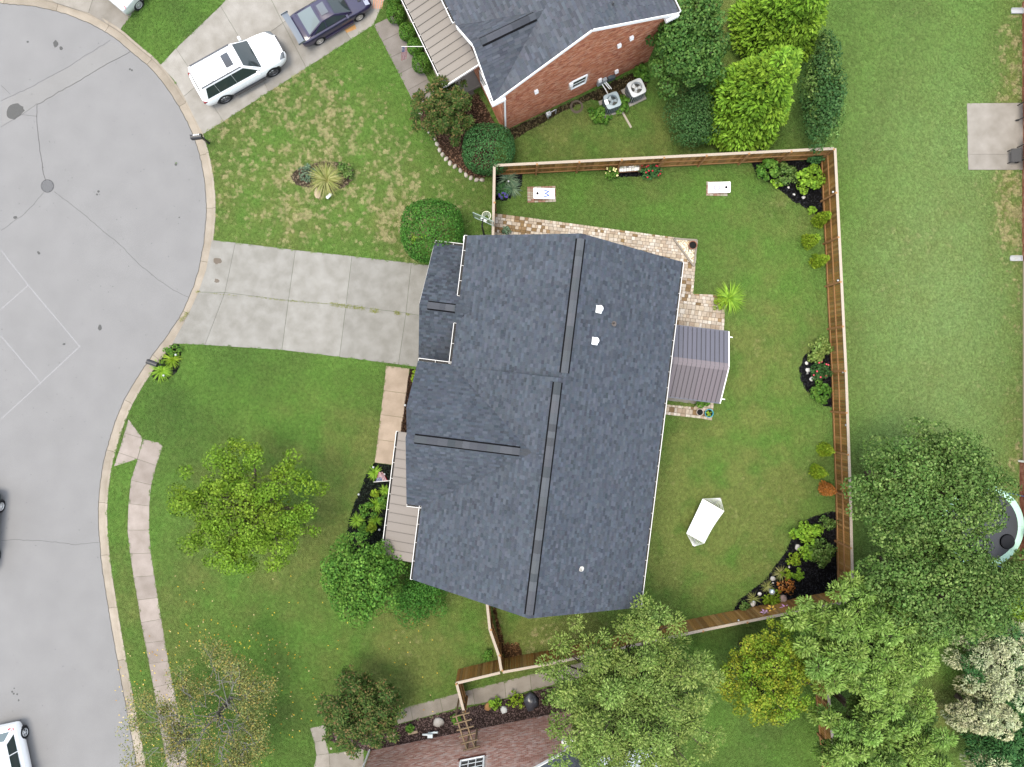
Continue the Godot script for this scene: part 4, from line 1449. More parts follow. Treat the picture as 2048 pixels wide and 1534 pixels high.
func main_porches() -> void:
	var turn := -deg_to_rad(7.0)
	var white := mat(Color(0.72, 0.70, 0.68), 0.5)
	var o := thing("front_porch", "taupe standing seam porch roof along the front of the grey shingled house", "porch", Vector3.ZERO, turn)
	var taupe := []
	for i in 3: taupe.append(mat(Color(0.142, 0.122, 0.108) * (0.96 + 0.04 * i), 0.55))
	seam_roof(o, Vector3(-5.62, 2.7, 3.23), Vector3(0, 0, 1), Vector3(2.25, 0.55, 0), 14, 0.475, taupe, mat(Color(0.075, 0.066, 0.06), 0.5))
	gutter(o, Vector3(-5.6, 2.7, 3.23), Vector3(-5.6, 2.7, 9.86), Vector3(-1, 0, 0), white, 0.13)
	for i in 4:
		var b := MB.new()
		b.bar(Vector3(-5.4, 0, 3.5 + i * 2.0), Vector3(-5.4, 2.62, 3.5 + i * 2.0), 0.16, 0.16)
		part(o, "post", b.mesh(), white)
	var f := MB.new()
	f.prism(PackedVector2Array([Vector2(-5.6, 3.9), Vector2(-3.42, 3.9), Vector2(-3.42, 9.8), Vector2(-5.6, 9.8)]), -0.05, 0.2)
	part(o, "porch_floor", f.mesh(), mat(Color(0.34, 0.31, 0.28), 0.9, 0.0, "concrete"))
	var g := thing("back_porch", "dark metal gable roof over the back patio", "porch", Vector3.ZERO, turn)
	var blue := [mat(Color(0.075, 0.072, 0.092), 0.34), mat(Color(0.07, 0.068, 0.086), 0.34)]  # this slope's sky reflection is painted into the panel colour
	var brown := [mat(Color(0.095, 0.076, 0.082), 0.34), mat(Color(0.088, 0.072, 0.077), 0.34)]  # same metal on the opposite slope, coloured without the painted sky tint
	var sm := mat(Color(0.025, 0.023, 0.028), 0.6)
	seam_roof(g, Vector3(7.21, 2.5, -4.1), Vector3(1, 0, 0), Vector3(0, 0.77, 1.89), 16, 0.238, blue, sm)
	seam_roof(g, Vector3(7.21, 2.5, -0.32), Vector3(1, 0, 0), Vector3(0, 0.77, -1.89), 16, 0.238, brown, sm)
	var r := MB.new()
	var e0 := Vector3(7.2, 3.30, -2.21)
	var e1 := Vector3(11.03, 3.30, -2.21)
	for s in [-1.0, 1.0]:
		var d := Vector3(0, -0.075, 0.19 * s)
		if s > 0: r.quad(e0, e0 + d, e1 + d, e1)
		else: r.quad(e1, e1 + d, e0 + d, e0)
	part(g, "ridge_cap", r.mesh(), mat(Color(0.12, 0.098, 0.104), 0.34))
	for z in [-4.1, -0.32]:
		var t := MB.new()
		t.bar(Vector3(7.2, 2.46, z), Vector3(11.04, 2.46, z), 0.1, 0.1)
		part(g, "eave_trim", t.mesh(), mat(Color(0.06, 0.06, 0.08), 0.45))
	for s in [[-4.1, -2.21], [-0.32, -2.21]]:
		var t := MB.new()
		t.bar(Vector3(11.04, 2.45, s[0]), Vector3(11.04, 3.22, s[1]), 0.05, 0.16)
		part(g, "rake_board", t.mesh(), white)
		var pg := MB.new()
		pg.bar(Vector3(11.05, 2.4, s[0] + (0.25 if s[0] < -2 else -0.22)), Vector3(11.3, 2.4, s[0] + (0.25 if s[0] < -2 else -0.22)), 0.05, 0.05)
		part(g, "spout", pg.mesh(), white)
		var b := MB.new()
		b.bar(Vector3(10.8, 0, s[0] + (0.2 if s[0] < -2 else -0.2)), Vector3(10.8, 2.44, s[0] + (0.2 if s[0] < -2 else -0.2)), 0.14, 0.14)
		part(g, "post", b.mesh(), white)

func brick_house() -> void:
	# axes: x along the gable wall towards the back garden, z out of the wall
	var th := atan2(0.435, 0.9)
	var o := thing("brick_house", "red brick gabled house with weathered shingle roof and air conditioners beside it", "house", Vector3(-0.435, 0, -0.9).normalized() * 13.02, th)
	# local: x = t, z = -(n - 13.02)
	var white := mat(Color(0.76, 0.75, 0.74), 0.5)
	var reds := [Color(0.52, 0.21, 0.115), Color(0.57, 0.255, 0.15), Color(0.48, 0.18, 0.1), Color(0.6, 0.31, 0.2), Color(0.4, 0.145, 0.09)]
	var mort := Color(0.66, 0.54, 0.44)
	var fp := PackedVector2Array()
	for q in [Vector3(5.74, 0, 0), Vector3(14.8, 0, 0), Vector3(14.8, 0, -14), Vector3(5.74, 0, -14)]:
		var g: Vector3 = o.transform * q
		fp.append(Vector2(g.x, g.z))
	bare.append(fp)
	wall_block(o, "wall", [Vector2(5.76, -0.02), Vector2(14.78, -0.02), Vector2(14.78, -14), Vector2(5.76, -14)], -0.1, 5.1, mat(Color(0.4, 0.3, 0.24), 0.95))
	var top := func(x: float) -> float: return 5.32 + 0.55 * (4.51 - absf(x - 4.51))
	brick_face(o, Vector3(5.74, 0, 0), Vector3(14.8, 0, 0), 7.8, top, [Rect2(4.05, 1.45, 0.95, 1.05)], reds, mort, Vector3(0, 0, 1))
	window_part(o, Vector3(5.74 + 4.07, 1.47, 0.0), Vector3(1, 0, 0), Vector3(0, 0, 1), 0.9, 1.0, 1, 2)
	# front wall, facing the street
	var ftop := func(x: float) -> float: return 5.1 + maxf(0.0, 1.85 - absf(x - 1.9) * 0.95)
	var ftop2 := func(x: float) -> float: return ftop.call(14.0 - x)
	brick_face(o, Vector3(5.74, 0, -14.0), Vector3(5.74, 0, 0), 6.9, ftop2, [Rect2(14.0 - 2.75, 3.45, 1.55, 1.35), Rect2(14.0 - 2.75, 0.9, 1.55, 1.5)], reds, mort, Vector3(-1, 0, 0))
	for y in [[3.47, 1.3], [0.92, 1.45]]:
		window_part(o, Vector3(5.74, y[0], -2.72), Vector3(0, 0, 1), Vector3(-1, 0, 0), 1.5, y[1], 2)
	for y in [4.78, 2.37]:   # upright brick lintels
		for i in 22:
			var b := MB.new()
			b.col = reds[rng.randi() % 5] * rng.randf_range(0.8, 1.15)
			b.box(Vector3(5.73, y + 0.1, -2.78 + i * 0.074), Vector3(0.06, 0.2, 0.06))
			part(o, "lintel_brick", b.mesh(), vmat(0.92, "grain"))
	var grey := Color(0.085, 0.094, 0.112)
	var m := 0.55
	# main slopes: front eave x 5.2, ridge x 10.25, back eave 15.3
	roof_slope(o, [Vector2(5.2, -14.2), Vector2(10.25, -14.2), Vector2(10.25, 0.17), Vector2(5.2, 0.17), Vector2(8.8, -1.9), Vector2(5.2, -3.97)], Vector3(5.17 - m * 5.2, m, 0), grey, 0.3, 0.3)
	roof_slope(o, [Vector2(10.25, 0.17), Vector2(15.3, 0.17), Vector2(15.3, -14.2), Vector2(10.25, -14.2)], Vector3(7.9475 + m * 10.25, -m, 0), grey * 0.95, 0.25, 0.3)
	# steep little front gable
	roof_slope(o, [Vector2(5.2, 0.17), Vector2(8.8, -1.9), Vector2(5.2, -1.9)], Vector3(7.15 - 0.971 * 1.9, 0, -0.971), grey * 0.92, 0.3, 0.3)
	roof_slope(o, [Vector2(5.2, -1.9), Vector2(8.8, -1.9), Vector2(5.2, -3.97)], Vector3(7.15 + 0.971 * 1.9, 0, 0.971), grey * 0.92, 0.3, 0.3)
	ridge_vent(o, Vector3(5.6, 7.16, -1.9), Vector3(8.4, 7.16, -1.9), 0.95, 0.95, grey, 0.03)
	ridge_vent(o, Vector3(8.42, 7.16, -1.9), Vector3(9.0, 7.16, -1.9), 0.95, 0.95, grey, 0.0)
	ridge_vent(o, Vector3(10.25, 7.96, -0.7), Vector3(10.25, 7.96, -14.0), 0.55, 0.55, grey, 0.0)
	for q in [[Vector3(5.2, 5.15, 0.19), Vector3(10.25, 7.92, 0.19)], [Vector3(15.3, 5.15, 0.19), Vector3(10.25, 7.92, 0.19)], [Vector3(5.18, 5.14, 0.17), Vector3(5.18, 7.14, -1.9)], [Vector3(5.18, 5.14, -3.97), Vector3(5.18, 7.14, -1.9)]]:
		rake_board(o, q[0], q[1], white)
	for q in [[Vector3(5.45, 5.0, 0.1), Vector3(0.75, 0.2, 0.4)], [Vector3(5.32, 5.0, -0.3), Vector3(0.4, 0.2, 0.9)], [Vector3(14.95, 5.0, 0.1), Vector3(0.7, 0.2, 0.4)]]:
		var b := MB.new()
		b.box(q[0], q[1])
		part(o, "cornice_return", b.mesh(), white)
	gutter(o, Vector3(5.22, 5.17, -4.2), Vector3(5.22, 5.17, -14.2), Vector3(-1, 0, 0), white, 0.14)
	gutter(o, Vector3(15.28, 5.17, 0.17), Vector3(15.28, 5.17, -14.2), Vector3(1, 0, 0), white, 0.14)
	var ds := MB.new()
	ds.bar(Vector3(5.86, 0.05, 0.06), Vector3(5.86, 4.9, 0.06), 0.09, 0.07)
	part(o, "downspout", ds.mesh(), white)
	# white vent covers on the gable wall, given as metres along and up it
	for q in [[1.9, 3.6], [4.0, 2.3], [6.5, 4.35], [7.15, 4.55], [5.9, 0.9], [6.9, 1.0]]:
		var b := MB.new()
		b.box(Vector3(5.74 + q[0], q[1], 0.06), Vector3(0.2, 0.2, 0.12))
		b.quad(Vector3(5.64 + q[0], q[1] - 0.12, 0.16), Vector3(5.84 + q[0], q[1] - 0.12, 0.16), Vector3(5.84 + q[0], q[1] + 0.08, 0.12), Vector3(5.64 + q[0], q[1] + 0.08, 0.12))
		part(o, "vent_cover", b.mesh(), white)
	# electric boxes and pipes low on the wall
	for q in [[5.9, 0.55, 0.32], [6.2, 0.6, 0.3], [6.55, 0.5, 0.28], [6.75, 0.4, 0.22]]:
		var b := MB.new()
		b.box(Vector3(5.74 + q[0], q[1], 0.1), Vector3(0.24, q[2] + 0.1, 0.16))
		part(o, "meter_box", b.mesh(), mat(Color(0.28, 0.3, 0.31) if q[0] < 6.4 else Color(0.06, 0.08, 0.09), 0.5))
	var sp := MB.new()
	var w := P(1227, 4, 7.3)
	var lw: Vector3 = o.transform.affine_inverse() * w
	sp.lathe([Vector2(0.12, -0.1), Vector2(0.05, 0.05), Vector2(0.045, 0.25), Vector2(0.0, 0.25)], 12, Vector3(lw.x, 5.17 + m * (lw.x - 5.2) if lw.x < 10.25 else 7.95 - m * (lw.x - 10.25), lw.z))
	part(o, "soil_pipe", sp.mesh(), mat(Color(0.05, 0.05, 0.055), 0.6))
	# porch
	var p := thing("side_porch", "pale taupe standing seam porch roof on the front of the upper brick house", "porch", o.position, th)
	var taupe := []
	for i in 3: taupe.append(mat(Color(0.15, 0.132, 0.115) * (0.96 + 0.04 * i), 0.55))
	seam_roof(p, Vector3(3.66, 2.65, -2.6 - 9.0), Vector3(0, 0, 1), Vector3(2.0, 0.6, 0), 21, 0.4286, taupe, mat(Color(0.05, 0.046, 0.043), 0.5))
	gutter(p, Vector3(3.68, 2.65, -11.6), Vector3(3.68, 2.65, -2.6), Vector3(-1, 0, 0), white, 0.13)
	for i in 3:
		var b := MB.new()
		b.bar(Vector3(3.9, 0, -2.9 - i * 3.0), Vector3(3.9, 2.55, -2.9 - i * 3.0), 0.2, 0.2)
		part(p, "post", b.mesh(), white)
	var f := MB.new()
	f.prism(PackedVector2Array([Vector2(3.7, -11.6), Vector2(5.7, -11.6), Vector2(5.7, -2.8), Vector2(3.7, -2.8)]), -0.05, 0.2)
	part(p, "porch_floor", f.mesh(), mat(Color(0.34, 0.31, 0.28), 0.9, 0.0, "concrete"))
	var end := MB.new()
	end.bar(Vector3(3.66, 2.6, -2.6), Vector3(5.66, 3.2, -2.6), 0.05, 0.16)
	part(p, "rake_board", end.mesh(), white)

func lower_brick_house() -> void:
	var a := P(742, 1501)
	var c := P(1140, 1421)
	var d := (c - a).normalized()
	var th := atan2(-d.z, d.x)
	var o := thing("pink_brick_house", "pinkish brick gable house at the end of the concrete side walk", "house", a, th)
	# local: x along the wall, z towards the lawn is negative
	var l := a.distance_to(c)
	var cols := [Color(0.54, 0.30, 0.24), Color(0.62, 0.40, 0.33), Color(0.47, 0.24, 0.185), Color(0.66, 0.49, 0.43), Color(0.57, 0.35, 0.285)]
	var fp := PackedVector2Array()
	for q in [Vector3(0, 0, 0), Vector3(l, 0, 0), Vector3(l, 0, 10), Vector3(0, 0, 10)]:
		var g: Vector3 = o.transform * q
		fp.append(Vector2(g.x, g.z))
	bare.append(fp)
	var white := mat(Color(0.76, 0.75, 0.74), 0.5)
	wall_block(o, "wall", [Vector2(0.02, 0.02), Vector2(l - 0.02, 0.02), Vector2(l - 0.02, 10), Vector2(0.02, 10)], -0.1, 4.3, mat(Color(0.42, 0.34, 0.29), 0.95))
	var top := func(x: float) -> float: return 4.25 + 0.6 * (l * 0.5 - absf(x - l * 0.5))
	brick_face(o, Vector3(l, 0, 0), Vector3(0, 0, 0), 7.6, top, [Rect2(l - 6.7, 3.13, 1.35, 1.4)], cols, Color(0.74, 0.66, 0.61), Vector3(0, 0, -1))
	window_part(o, Vector3(6.67, 3.15, 0), Vector3(-1, 0, 0), Vector3(0, 0, -1), 1.3, 1.35, 3, 3)
	for i in 19:
		var b := MB.new()
		b.col = Color(0.16, 0.06, 0.045) * rng.randf_range(0.75, 1.25)
		b.box(Vector3(5.3 + i * 0.076, 3.02, -0.03), Vector3(0.062, 0.2, 0.06))
		part(o, "sill_brick", b.mesh(), vmat(0.92, "grain"))
	var grey := Color(0.062, 0.07, 0.085)
	roof_slope(o, [Vector2(l * 0.5, -0.14), Vector2(l + 0.4, -0.14), Vector2(l + 0.4, 10.2), Vector2(l * 0.5, 10.2)], Vector3(4.25 + 0.6 * (l + 0.1), -0.6, 0), grey, 0.22)
	roof_slope(o, [Vector2(-0.4, -0.14), Vector2(l * 0.5, -0.14), Vector2(l * 0.5, 10.2), Vector2(-0.4, 10.2)], Vector3(4.25 + 0.06, 0.6, 0), grey, 0.22)
	rake_board(o, Vector3(l + 0.4, 4.02, -0.16), Vector3(l * 0.5, 7.7, -0.16), white)
	rake_board(o, Vector3(-0.4, 4.02, -0.16), Vector3(l * 0.5, 7.7, -0.16), white)
	# returns at both ends of the gable
	var ret := MB.new()
	ret.box(Vector3(l - 0.15, 3.85, -0.2), Vector3(1.1, 0.22, 0.38))
	part(o, "cornice_return", ret.mesh(), white)
	roof_slope(o, [Vector2(-0.4, -0.45), Vector2(1.65, -0.45), Vector2(1.65, 0.0), Vector2(-0.4, 0.0)], Vector3(3.9 + 0.45 * 0.5, 0, 0.5), grey, 0.2)
	gutter(o, Vector3(-0.4, 3.9, -0.44), Vector3(1.65, 3.9, -0.44), Vector3(0, 0, -1), white, 0.1)
	for q in [Vector3(-0.06, 0.0, -0.06), Vector3(l + 0.07, 0.0, 0.1)]:
		var b := MB.new()
		b.bar(q, q + Vector3(0, 4.0, 0), 0.09, 0.07)
		part(o, "downspout", b.mesh(), white if q.x < 1.0 else mat(Color(0.1, 0.1, 0.1), 0.5))
	# pale roof of a lean-to behind, glimpsed under the tree
	var s := MB.new()
	s.prism(PackedVector2Array([Vector2(l + 0.5, 1.6), Vector2(l + 4.2, 1.6), Vector2(l + 4.2, 6.0), Vector2(l + 0.5, 6.0)]), 2.3, 2.45, 0.02)
	part(o, "lean_to_roof", s.mesh(), mat(Color(0.36, 0.40, 0.45), 0.4))
	for q in [Vector2(l + 4.0, 1.8), Vector2(l + 4.0, 5.8)]:
		var b := MB.new()
		b.bar(Vector3(q.x, 0, q.y), Vector3(q.x, 2.3, q.y), 0.12, 0.12)
		part(o, "post", b.mesh(), white)

func edge_house() -> void:
	var o := thing("far_brick_house", "brick house with the concrete patio and two grills", "house", Vector3(28.78, 0, 0))
	var cols := [Color(0.36, 0.15, 0.10), Color(0.42, 0.2, 0.14), Color(0.3, 0.11, 0.075)]
	brick_face(o, Vector3(0, 0, -21.5), Vector3(0, 0, -6.9), 2.6, func(_x: float) -> float: return 2.7, [], cols, Color(0.5, 0.42, 0.35), Vector3(-1, 0, 0))
	brick_face(o, Vector3(-0.15, 0, 4.4), Vector3(-0.15, 0, 10.5), 2.6, func(_x: float) -> float: return 2.7, [], cols, Color(0.5, 0.42, 0.35), Vector3(-1, 0, 0))
	wall_block(o, "wall", [Vector2(0.02, -21.5), Vector2(8, -21.5), Vector2(8, 10.5), Vector2(-0.12, 10.5), Vector2(-0.12, 4.4), Vector2(0.02, 4.4)], -0.1, 2.68, mat(Color(0.4, 0.3, 0.25), 0.95))
	roof_slope(o, [Vector2(-0.4, -21.9), Vector2(4, -21.9), Vector2(4, 10.9), Vector2(-0.4, 10.9)], Vector3(2.9, 0.5, 0), Color(0.1, 0.1, 0.11), 0.2, 0.3)
	roof_slope(o, [Vector2(4, -21.9), Vector2(8.4, -21.9), Vector2(8.4, 10.9), Vector2(4, 10.9)], Vector3(6.9, -0.5, 0), Color(0.1, 0.1, 0.11), 0.2, 0.3)
	var fp := PackedVector2Array([Vector2(28.7, -24), Vector2(38, -24), Vector2(38, 11), Vector2(28.5, 11), Vector2(28.5, 4.3), Vector2(28.7, 4.3)])
	bare.append(fp)
	var t := MB.new()
	t.box(Vector3(-0.2, 0.4, 4.36), Vector3(0.14, 0.8, 0.1))
	part(o, "downspout", t.mesh(), mat(Color(0.78, 0.77, 0.76), 0.5))

# ---------------------------------------------------------------- fences
func fence(label: String, pts: Array, rails_side: float, group: String, lanterns: Array = []) -> Node3D:
	# pts: the top line in photograph pixels; rails_side: +1 or -1, the side that shows posts and rails
	var h := 1.84
	var way := []
	for i in range(0, pts.size(), 2):
		var q := P2(pts[i], pts[i + 1], h + 0.05)
		way.append(q)
	var o := thing("wooden_fence", label, "fence", Vector3(way[0].x, 0, way[0].y), 0.0, group)
	var pick := []
	for q in [Color(0.60, 0.34, 0.115), Color(0.48, 0.265, 0.09), Color(0.66, 0.40, 0.16), Color(0.36, 0.2, 0.075), Color(0.56, 0.30, 0.095), Color(0.46, 0.285, 0.12)]:
		pick.append(mat(q, 0.85, 0.0, "wood"))
	var rail_m := mat(Color(0.60, 0.34, 0.16), 0.85, 0.0, "wood")
	var cap_m := mat(Color(0.74, 0.65, 0.56), 0.9, 0.0, "wood")
	var bd := MB.new()
	bd.box(Vector3(0, h * 0.5, 0), Vector3(0.127, h, 0.018))
	var board := bd.mesh()
	for i in way.size() - 1:
		var a: Vector2 = way[i] - way[0]
		var c: Vector2 = way[i + 1] - way[0]
		var l := a.distance_to(c)
		var d := (c - a) / l
		var s := Vector2(-d.y, d.x) * rails_side
		var ang := -atan2(d.y, d.x)
		var k := int(l / 0.142)
		for j in k:
			var q := a + d * (l * (j + 0.5) / k)
			part(o, "picket", board, pick[rng.randi() % 6], Vector3(q.x, rng.randf_range(-0.012, 0.012), q.y), ang)
		var bays := maxi(1, int(round(l / 2.4)))
		for b in bays:
			var e0 := a + d * (l * b / bays)
			var e1 := a + d * (l * (b + 1) / bays)
			for y in [0.25, 1.0]:
				var r := MB.new()
				var off := s * 0.04
				r.bar(Vector3(e0.x + off.x, y, e0.y + off.y), Vector3(e1.x + off.x, y, e1.y + off.y), 0.045, 0.09)
				part(o, "rail", r.mesh(), rail_m)
			var cp := MB.new()
			var g := d * 0.004
			cp.bar(Vector3(e0.x + g.x + s.x * 0.02, h + 0.03, e0.y + g.y + s.y * 0.02), Vector3(e1.x - g.x + s.x * 0.02, h + 0.03, e1.y - g.y + s.y * 0.02), 0.14, 0.035)
			part(o, "cap_board", cp.mesh(), cap_m)
			var ps := MB.new()
			ps.box(Vector3(e1.x + s.x * 0.075, h * 0.5 + 0.02, e1.y + s.y * 0.075), Vector3(0.1, h + 0.06, 0.1), Basis(Vector3.UP, ang))
			part(o, "post", ps.mesh(), rail_m)
	return o

func build_fences() -> void:
	fence("wooden fence with white flowered bench, between side yard and back lawn", [989, 330, 1668, 296], 1.0, "")
	fence("long wooden fence between the fenced yard and the open neighbour lawn", [1671, 296, 1693, 742, 1702, 993, 1707, 1200], 1.0, "")
	fence("wooden fence with painted metal flowers beyond the house", [1005, 1344, 1100, 1327, 1406, 1260, 1583, 1225, 1705, 1201], 1.0, "")
	fence("short bent wooden fence from the house wall to the lower gate", [973, 1205, 979, 1260, 997, 1312, 1002, 1342], -1.0, "")
	fence("short wooden fence panel joining lattice arbour to the main fence", [1000, 1345, 912, 1366], -1.0, "")
	fence("short wooden fence panel crossing the concrete side walk", [912, 1366, 927, 1424], -1.0, "")
	fence("short wooden fence beside the basketball hoop and paver path", [988, 332, 985, 478], -1.0, "")
	fence("wooden fence glimpsed between the lower conifers", [1652, 1322, 1676, 1590], 1.0, "")

# ---------------------------------------------------------------- vehicles (x forward, z to the right)
func section(x: float, w: float, y0: float, ym: float, ys: float, yt: float) -> PackedVector3Array:
	# left half bottom to top, then right half: a body section
	var r := PackedVector3Array()
	var half := [[0.80, y0], [0.955, y0 + 0.06], [1.0, ym], [0.985, ys - 0.1], [0.95, ys - 0.02], [0.86, ys + (yt - ys) * 0.35], [0.55, yt - 0.012], [0.0, yt]]
	for q in half: r.append(Vector3(x, q[1], -w * q[0]))
	for i in range(half.size() - 2, -1, -1): r.append(Vector3(x, half[i][1], w * half[i][0]))
	return r

func loft(b: MB, st: Array) -> void:
	# st: [x, half width, bottom, widest, shoulder, top], from the tail to the nose
	var rows := []
	for i in st.size():
		var s: Array = st[i]
		rows.append(section(s[0], s[1], s[2], s[3], s[4], s[5]))
		if i < st.size() - 1:
			var e: Array = st[i + 1]
			var prev: Array = st[maxi(i - 1, 0)]
			var nxt: Array = st[mini(i + 2, st.size() - 1)]
			for k in range(1, 4):
				var t := k / 4.0
				var f := []
				for j in 6:
					f.append(cubic_interpolate(s[j], e[j], prev[j], nxt[j], t))
				rows.append(section(f[0], f[1], f[2], f[3], f[4], f[5]))
	b.grid(rows)
	for row in [rows[0], rows[-1]]:
		var mid := Vector3.ZERO
		for q in row: mid += q / row.size()
		for j in row.size():
			var a: Vector3 = row[j]
			var c: Vector3 = row[(j + 1) % row.size()]
			if row[0].x > 0.0: b.tri(mid, a, c)
			else: b.tri(mid, c, a)

func patch(b: MB, p00: Vector3, p01: Vector3, p11: Vector3, p10: Vector3, bulge: Vector3) -> void:
	# a gently domed four-cornered panel; corners counter-clockwise from outside
	var rows := []
	for i in 7:
		var u := i / 6.0
		var row := PackedVector3Array()
		for j in 7:
			var t := j / 6.0
			row.append(p00.lerp(p01, t).lerp(p10.lerp(p11, t), u) + bulge * (4.0 * t * (1.0 - t)) * (0.35 + 0.65 * 4.0 * u * (1.0 - u)))
		rows.append(row)
	b.grid(rows)

func wheel(o: Node3D, at: Vector3, r: float, w: float, side: float, spokes: int, alloy: Material) -> void:
	var holder := Node3D.new()
	holder.name = "wheel"
	o.add_child(holder, true)
	holder.position = at
	var turn := Basis(Vector3(1, 0, 0), side * PI / 2.0)
	var t := MB.new()
	t.lathe([Vector2(r * 0.62, -w), Vector2(r * 0.93, -w), Vector2(r, -w * 0.8), Vector2(r, -w * 0.12), Vector2(r * 0.95, 0.0), Vector2(r * 0.72, 0.012), Vector2(r * 0.66, -0.01), Vector2(r * 0.66, -0.06)], 26, Vector3.ZERO, turn)
	part(holder, "tyre", t.mesh(), mat(Color(0.02, 0.02, 0.021), 0.85))
	var rim := MB.new()
	rim.lathe([Vector2(0.0, -0.09), Vector2(r * 0.64, -0.09)], 20, Vector3.ZERO, turn)
	part(holder, "brake_disc", rim.mesh(), mat(Color(0.04, 0.04, 0.042), 0.6))
	var sp := MB.new()
	sp.lathe([Vector2(r * 0.66, -0.06), Vector2(r * 0.68, 0.004), Vector2(r * 0.62, 0.0), Vector2(r * 0.60, -0.06)], 22, Vector3.ZERO, turn)
	for i in spokes:
		var a := TAU * i / spokes
		var d := Vector3(cos(a), sin(a), 0)
		var q := Vector3(0, 0, side)
		sp.box(d * r * 0.34 - q * 0.02, Vector3(r * 0.6, 0.05, 0.03), Basis(d, q.cross(d), q))
	sp.lathe([Vector2(r * 0.16, -0.05), Vector2(r * 0.14, 0.0), Vector2(0.0, 0.004)], 12, Vector3.ZERO, turn)
	part(holder, "rim", sp.mesh(), alloy)

func car(called: String, label: String, category: String, at: Vector3, turn: float, d: Dictionary) -> Node3D:
	var o := thing(called, label, category, at, turn)
	var paint := mat(d.paint, 0.28, d.get("metal", 0.0), "paint")
	var dark := mat(Color(0.012, 0.012, 0.014), 0.5)
	var glass := mat(d.get("glass", Color(0.02, 0.028, 0.03)), 0.06, 0.0, "glass")
	var b := MB.new()
	loft(b, d.body)
	part(o, "body", b.mesh(), paint)
	var c: Dictionary = d.cabin   # belt height, roof height, x of: rear glass foot, roof rear, roof front, windscreen foot; half widths belt and roof
	var yb: float = c.belt
	var yr: float = c.roof
	var wb: float = c.wb
	var wr: float = c.wr
	var q := [Vector3(c.x0, yb, 0), Vector3(c.x1, yr, 0), Vector3(c.x2, yr, 0), Vector3(c.x3, yb, 0)]
	var z_b := Vector3(0, 0, wb)
	var z_r := Vector3(0, 0, wr)
	var dome := Vector3(0, 0.05, 0)
	var rf := MB.new()
	patch(rf, q[1] - z_r, q[1] + z_r, q[2] + z_r, q[2] - z_r, dome)
	# pillars and frames: the four sloping faces, painted, with the glass standing 8 mm proud
	var nb := 0.93
	patch(rf, q[2] - z_r, q[2] + z_r, q[3] + z_b * nb, q[3] - z_b * nb, Vector3(0.03, 0.04, 0))
	patch(rf, q[0] - z_b * nb, q[0] + z_b * nb, q[1] + z_r, q[1] - z_r, Vector3(-0.03, 0.03, 0))
	for s in [1.0, -1.0]:
		var a0: Vector3 = q[0] + z_b * s
		var a1: Vector3 = q[1] + z_r * s
		var a2: Vector3 = q[2] + z_r * s
		var a3: Vector3 = q[3] + z_b * s
		if s > 0: rf.quad(a0, a3, a2, a1)
		else: rf.quad(a3, a0, a1, a2)
	part(o, "roof", rf.mesh(), d.get("roof_paint", paint))
	var lift := Vector3(0, 0.014, 0)
	var ws := MB.new()
	var f0: Vector3 = q[2].lerp(q[3], 0.05)
	var f1: Vector3 = q[2].lerp(q[3], 0.95)
	patch(ws, f0 - z_r * 0.93 + lift, f0 + z_r * 0.93 + lift, f1 + z_b * nb * 0.96 + lift, f1 - z_b * nb * 0.96 + lift, Vector3(0.035, 0.05, 0))
	part(o, "windscreen", ws.mesh(), glass)
	var rg := MB.new()
	var r0: Vector3 = q[1].lerp(q[0], c.get("rear_from", 0.08))
	var r1: Vector3 = q[1].lerp(q[0], c.get("rear_to", 0.9))
	patch(rg, r1 - z_b * nb * 0.9 + lift, r1 + z_b * nb * 0.9 + lift, r0 + z_r * 0.9 + lift, r0 - z_r * 0.9 + lift, Vector3(-0.035, 0.04, 0))
	part(o, "rear_window", rg.mesh(), d.get("rear_glass", glass))
	for s in [1.0, -1.0]:
		var cuts: Array = c.side
		for k in cuts.size():
			var w := MB.new()
			var out := Vector3(0, 0.004, 0.012) * Vector3(1, 1, s)
			var face := func(x: float, t: float) -> Vector3:
				return Vector3(x, lerpf(yb, yr, t), s * lerpf(wb, wr, t)) + out
			var e: Array = cuts[k]   # x rear low, x front low, x front high, x rear high
			var v0: Vector3 = face.call(e[0], 0.06)
			var v1: Vector3 = face.call(e[1], 0.06)
			var v2: Vector3 = face.call(e[2], 0.9)
			var v3: Vector3 = face.call(e[3], 0.9)
			if s > 0: w.quad(v0, v1, v2, v3)
			else: w.quad(v1, v0, v3, v2)
			part(o, "side_window", w.mesh(), glass)
		var m := MB.new()
		m.box(Vector3(c.x3 - 0.35, yb + 0.1, s * (wb + 0.14)), Vector3(0.12, 0.16, 0.22))
		m.box(Vector3(c.x3 - 0.33, yb + 0.05, s * (wb + 0.04)), Vector3(0.08, 0.05, 0.14))
		part(o, "mirror", m.mesh(), paint)
	for x in d.axles:
		for s in [1.0, -1.0]:
			var wl := MB.new()
			wl.lathe([Vector2(0.0, -0.3), Vector2(d.wheel_r * 1.16, -0.3), Vector2(d.wheel_r * 1.16, 0.004), Vector2(0.0, 0.004)], 24, Vector3(x, d.wheel_r, s * (d.track + 0.0)), Basis(Vector3(1, 0, 0), s * PI / 2.0))
			part(o, "wheel_arch", wl.mesh(), dark)
			wheel(o, Vector3(x, d.wheel_r, s * (d.track + 0.045)), d.wheel_r, 0.24, s, d.get("spokes", 10), mat(d.get("alloy", Color(0.42, 0.42, 0.43)), 0.35, 0.6))
	return o

func lamp(o: Node3D, called: String, pts: Array, m: Material) -> void:
	var b := MB.new()
	b.quad(pts[0], pts[1], pts[2], pts[3])
	part(o, called, b.mesh(), m)

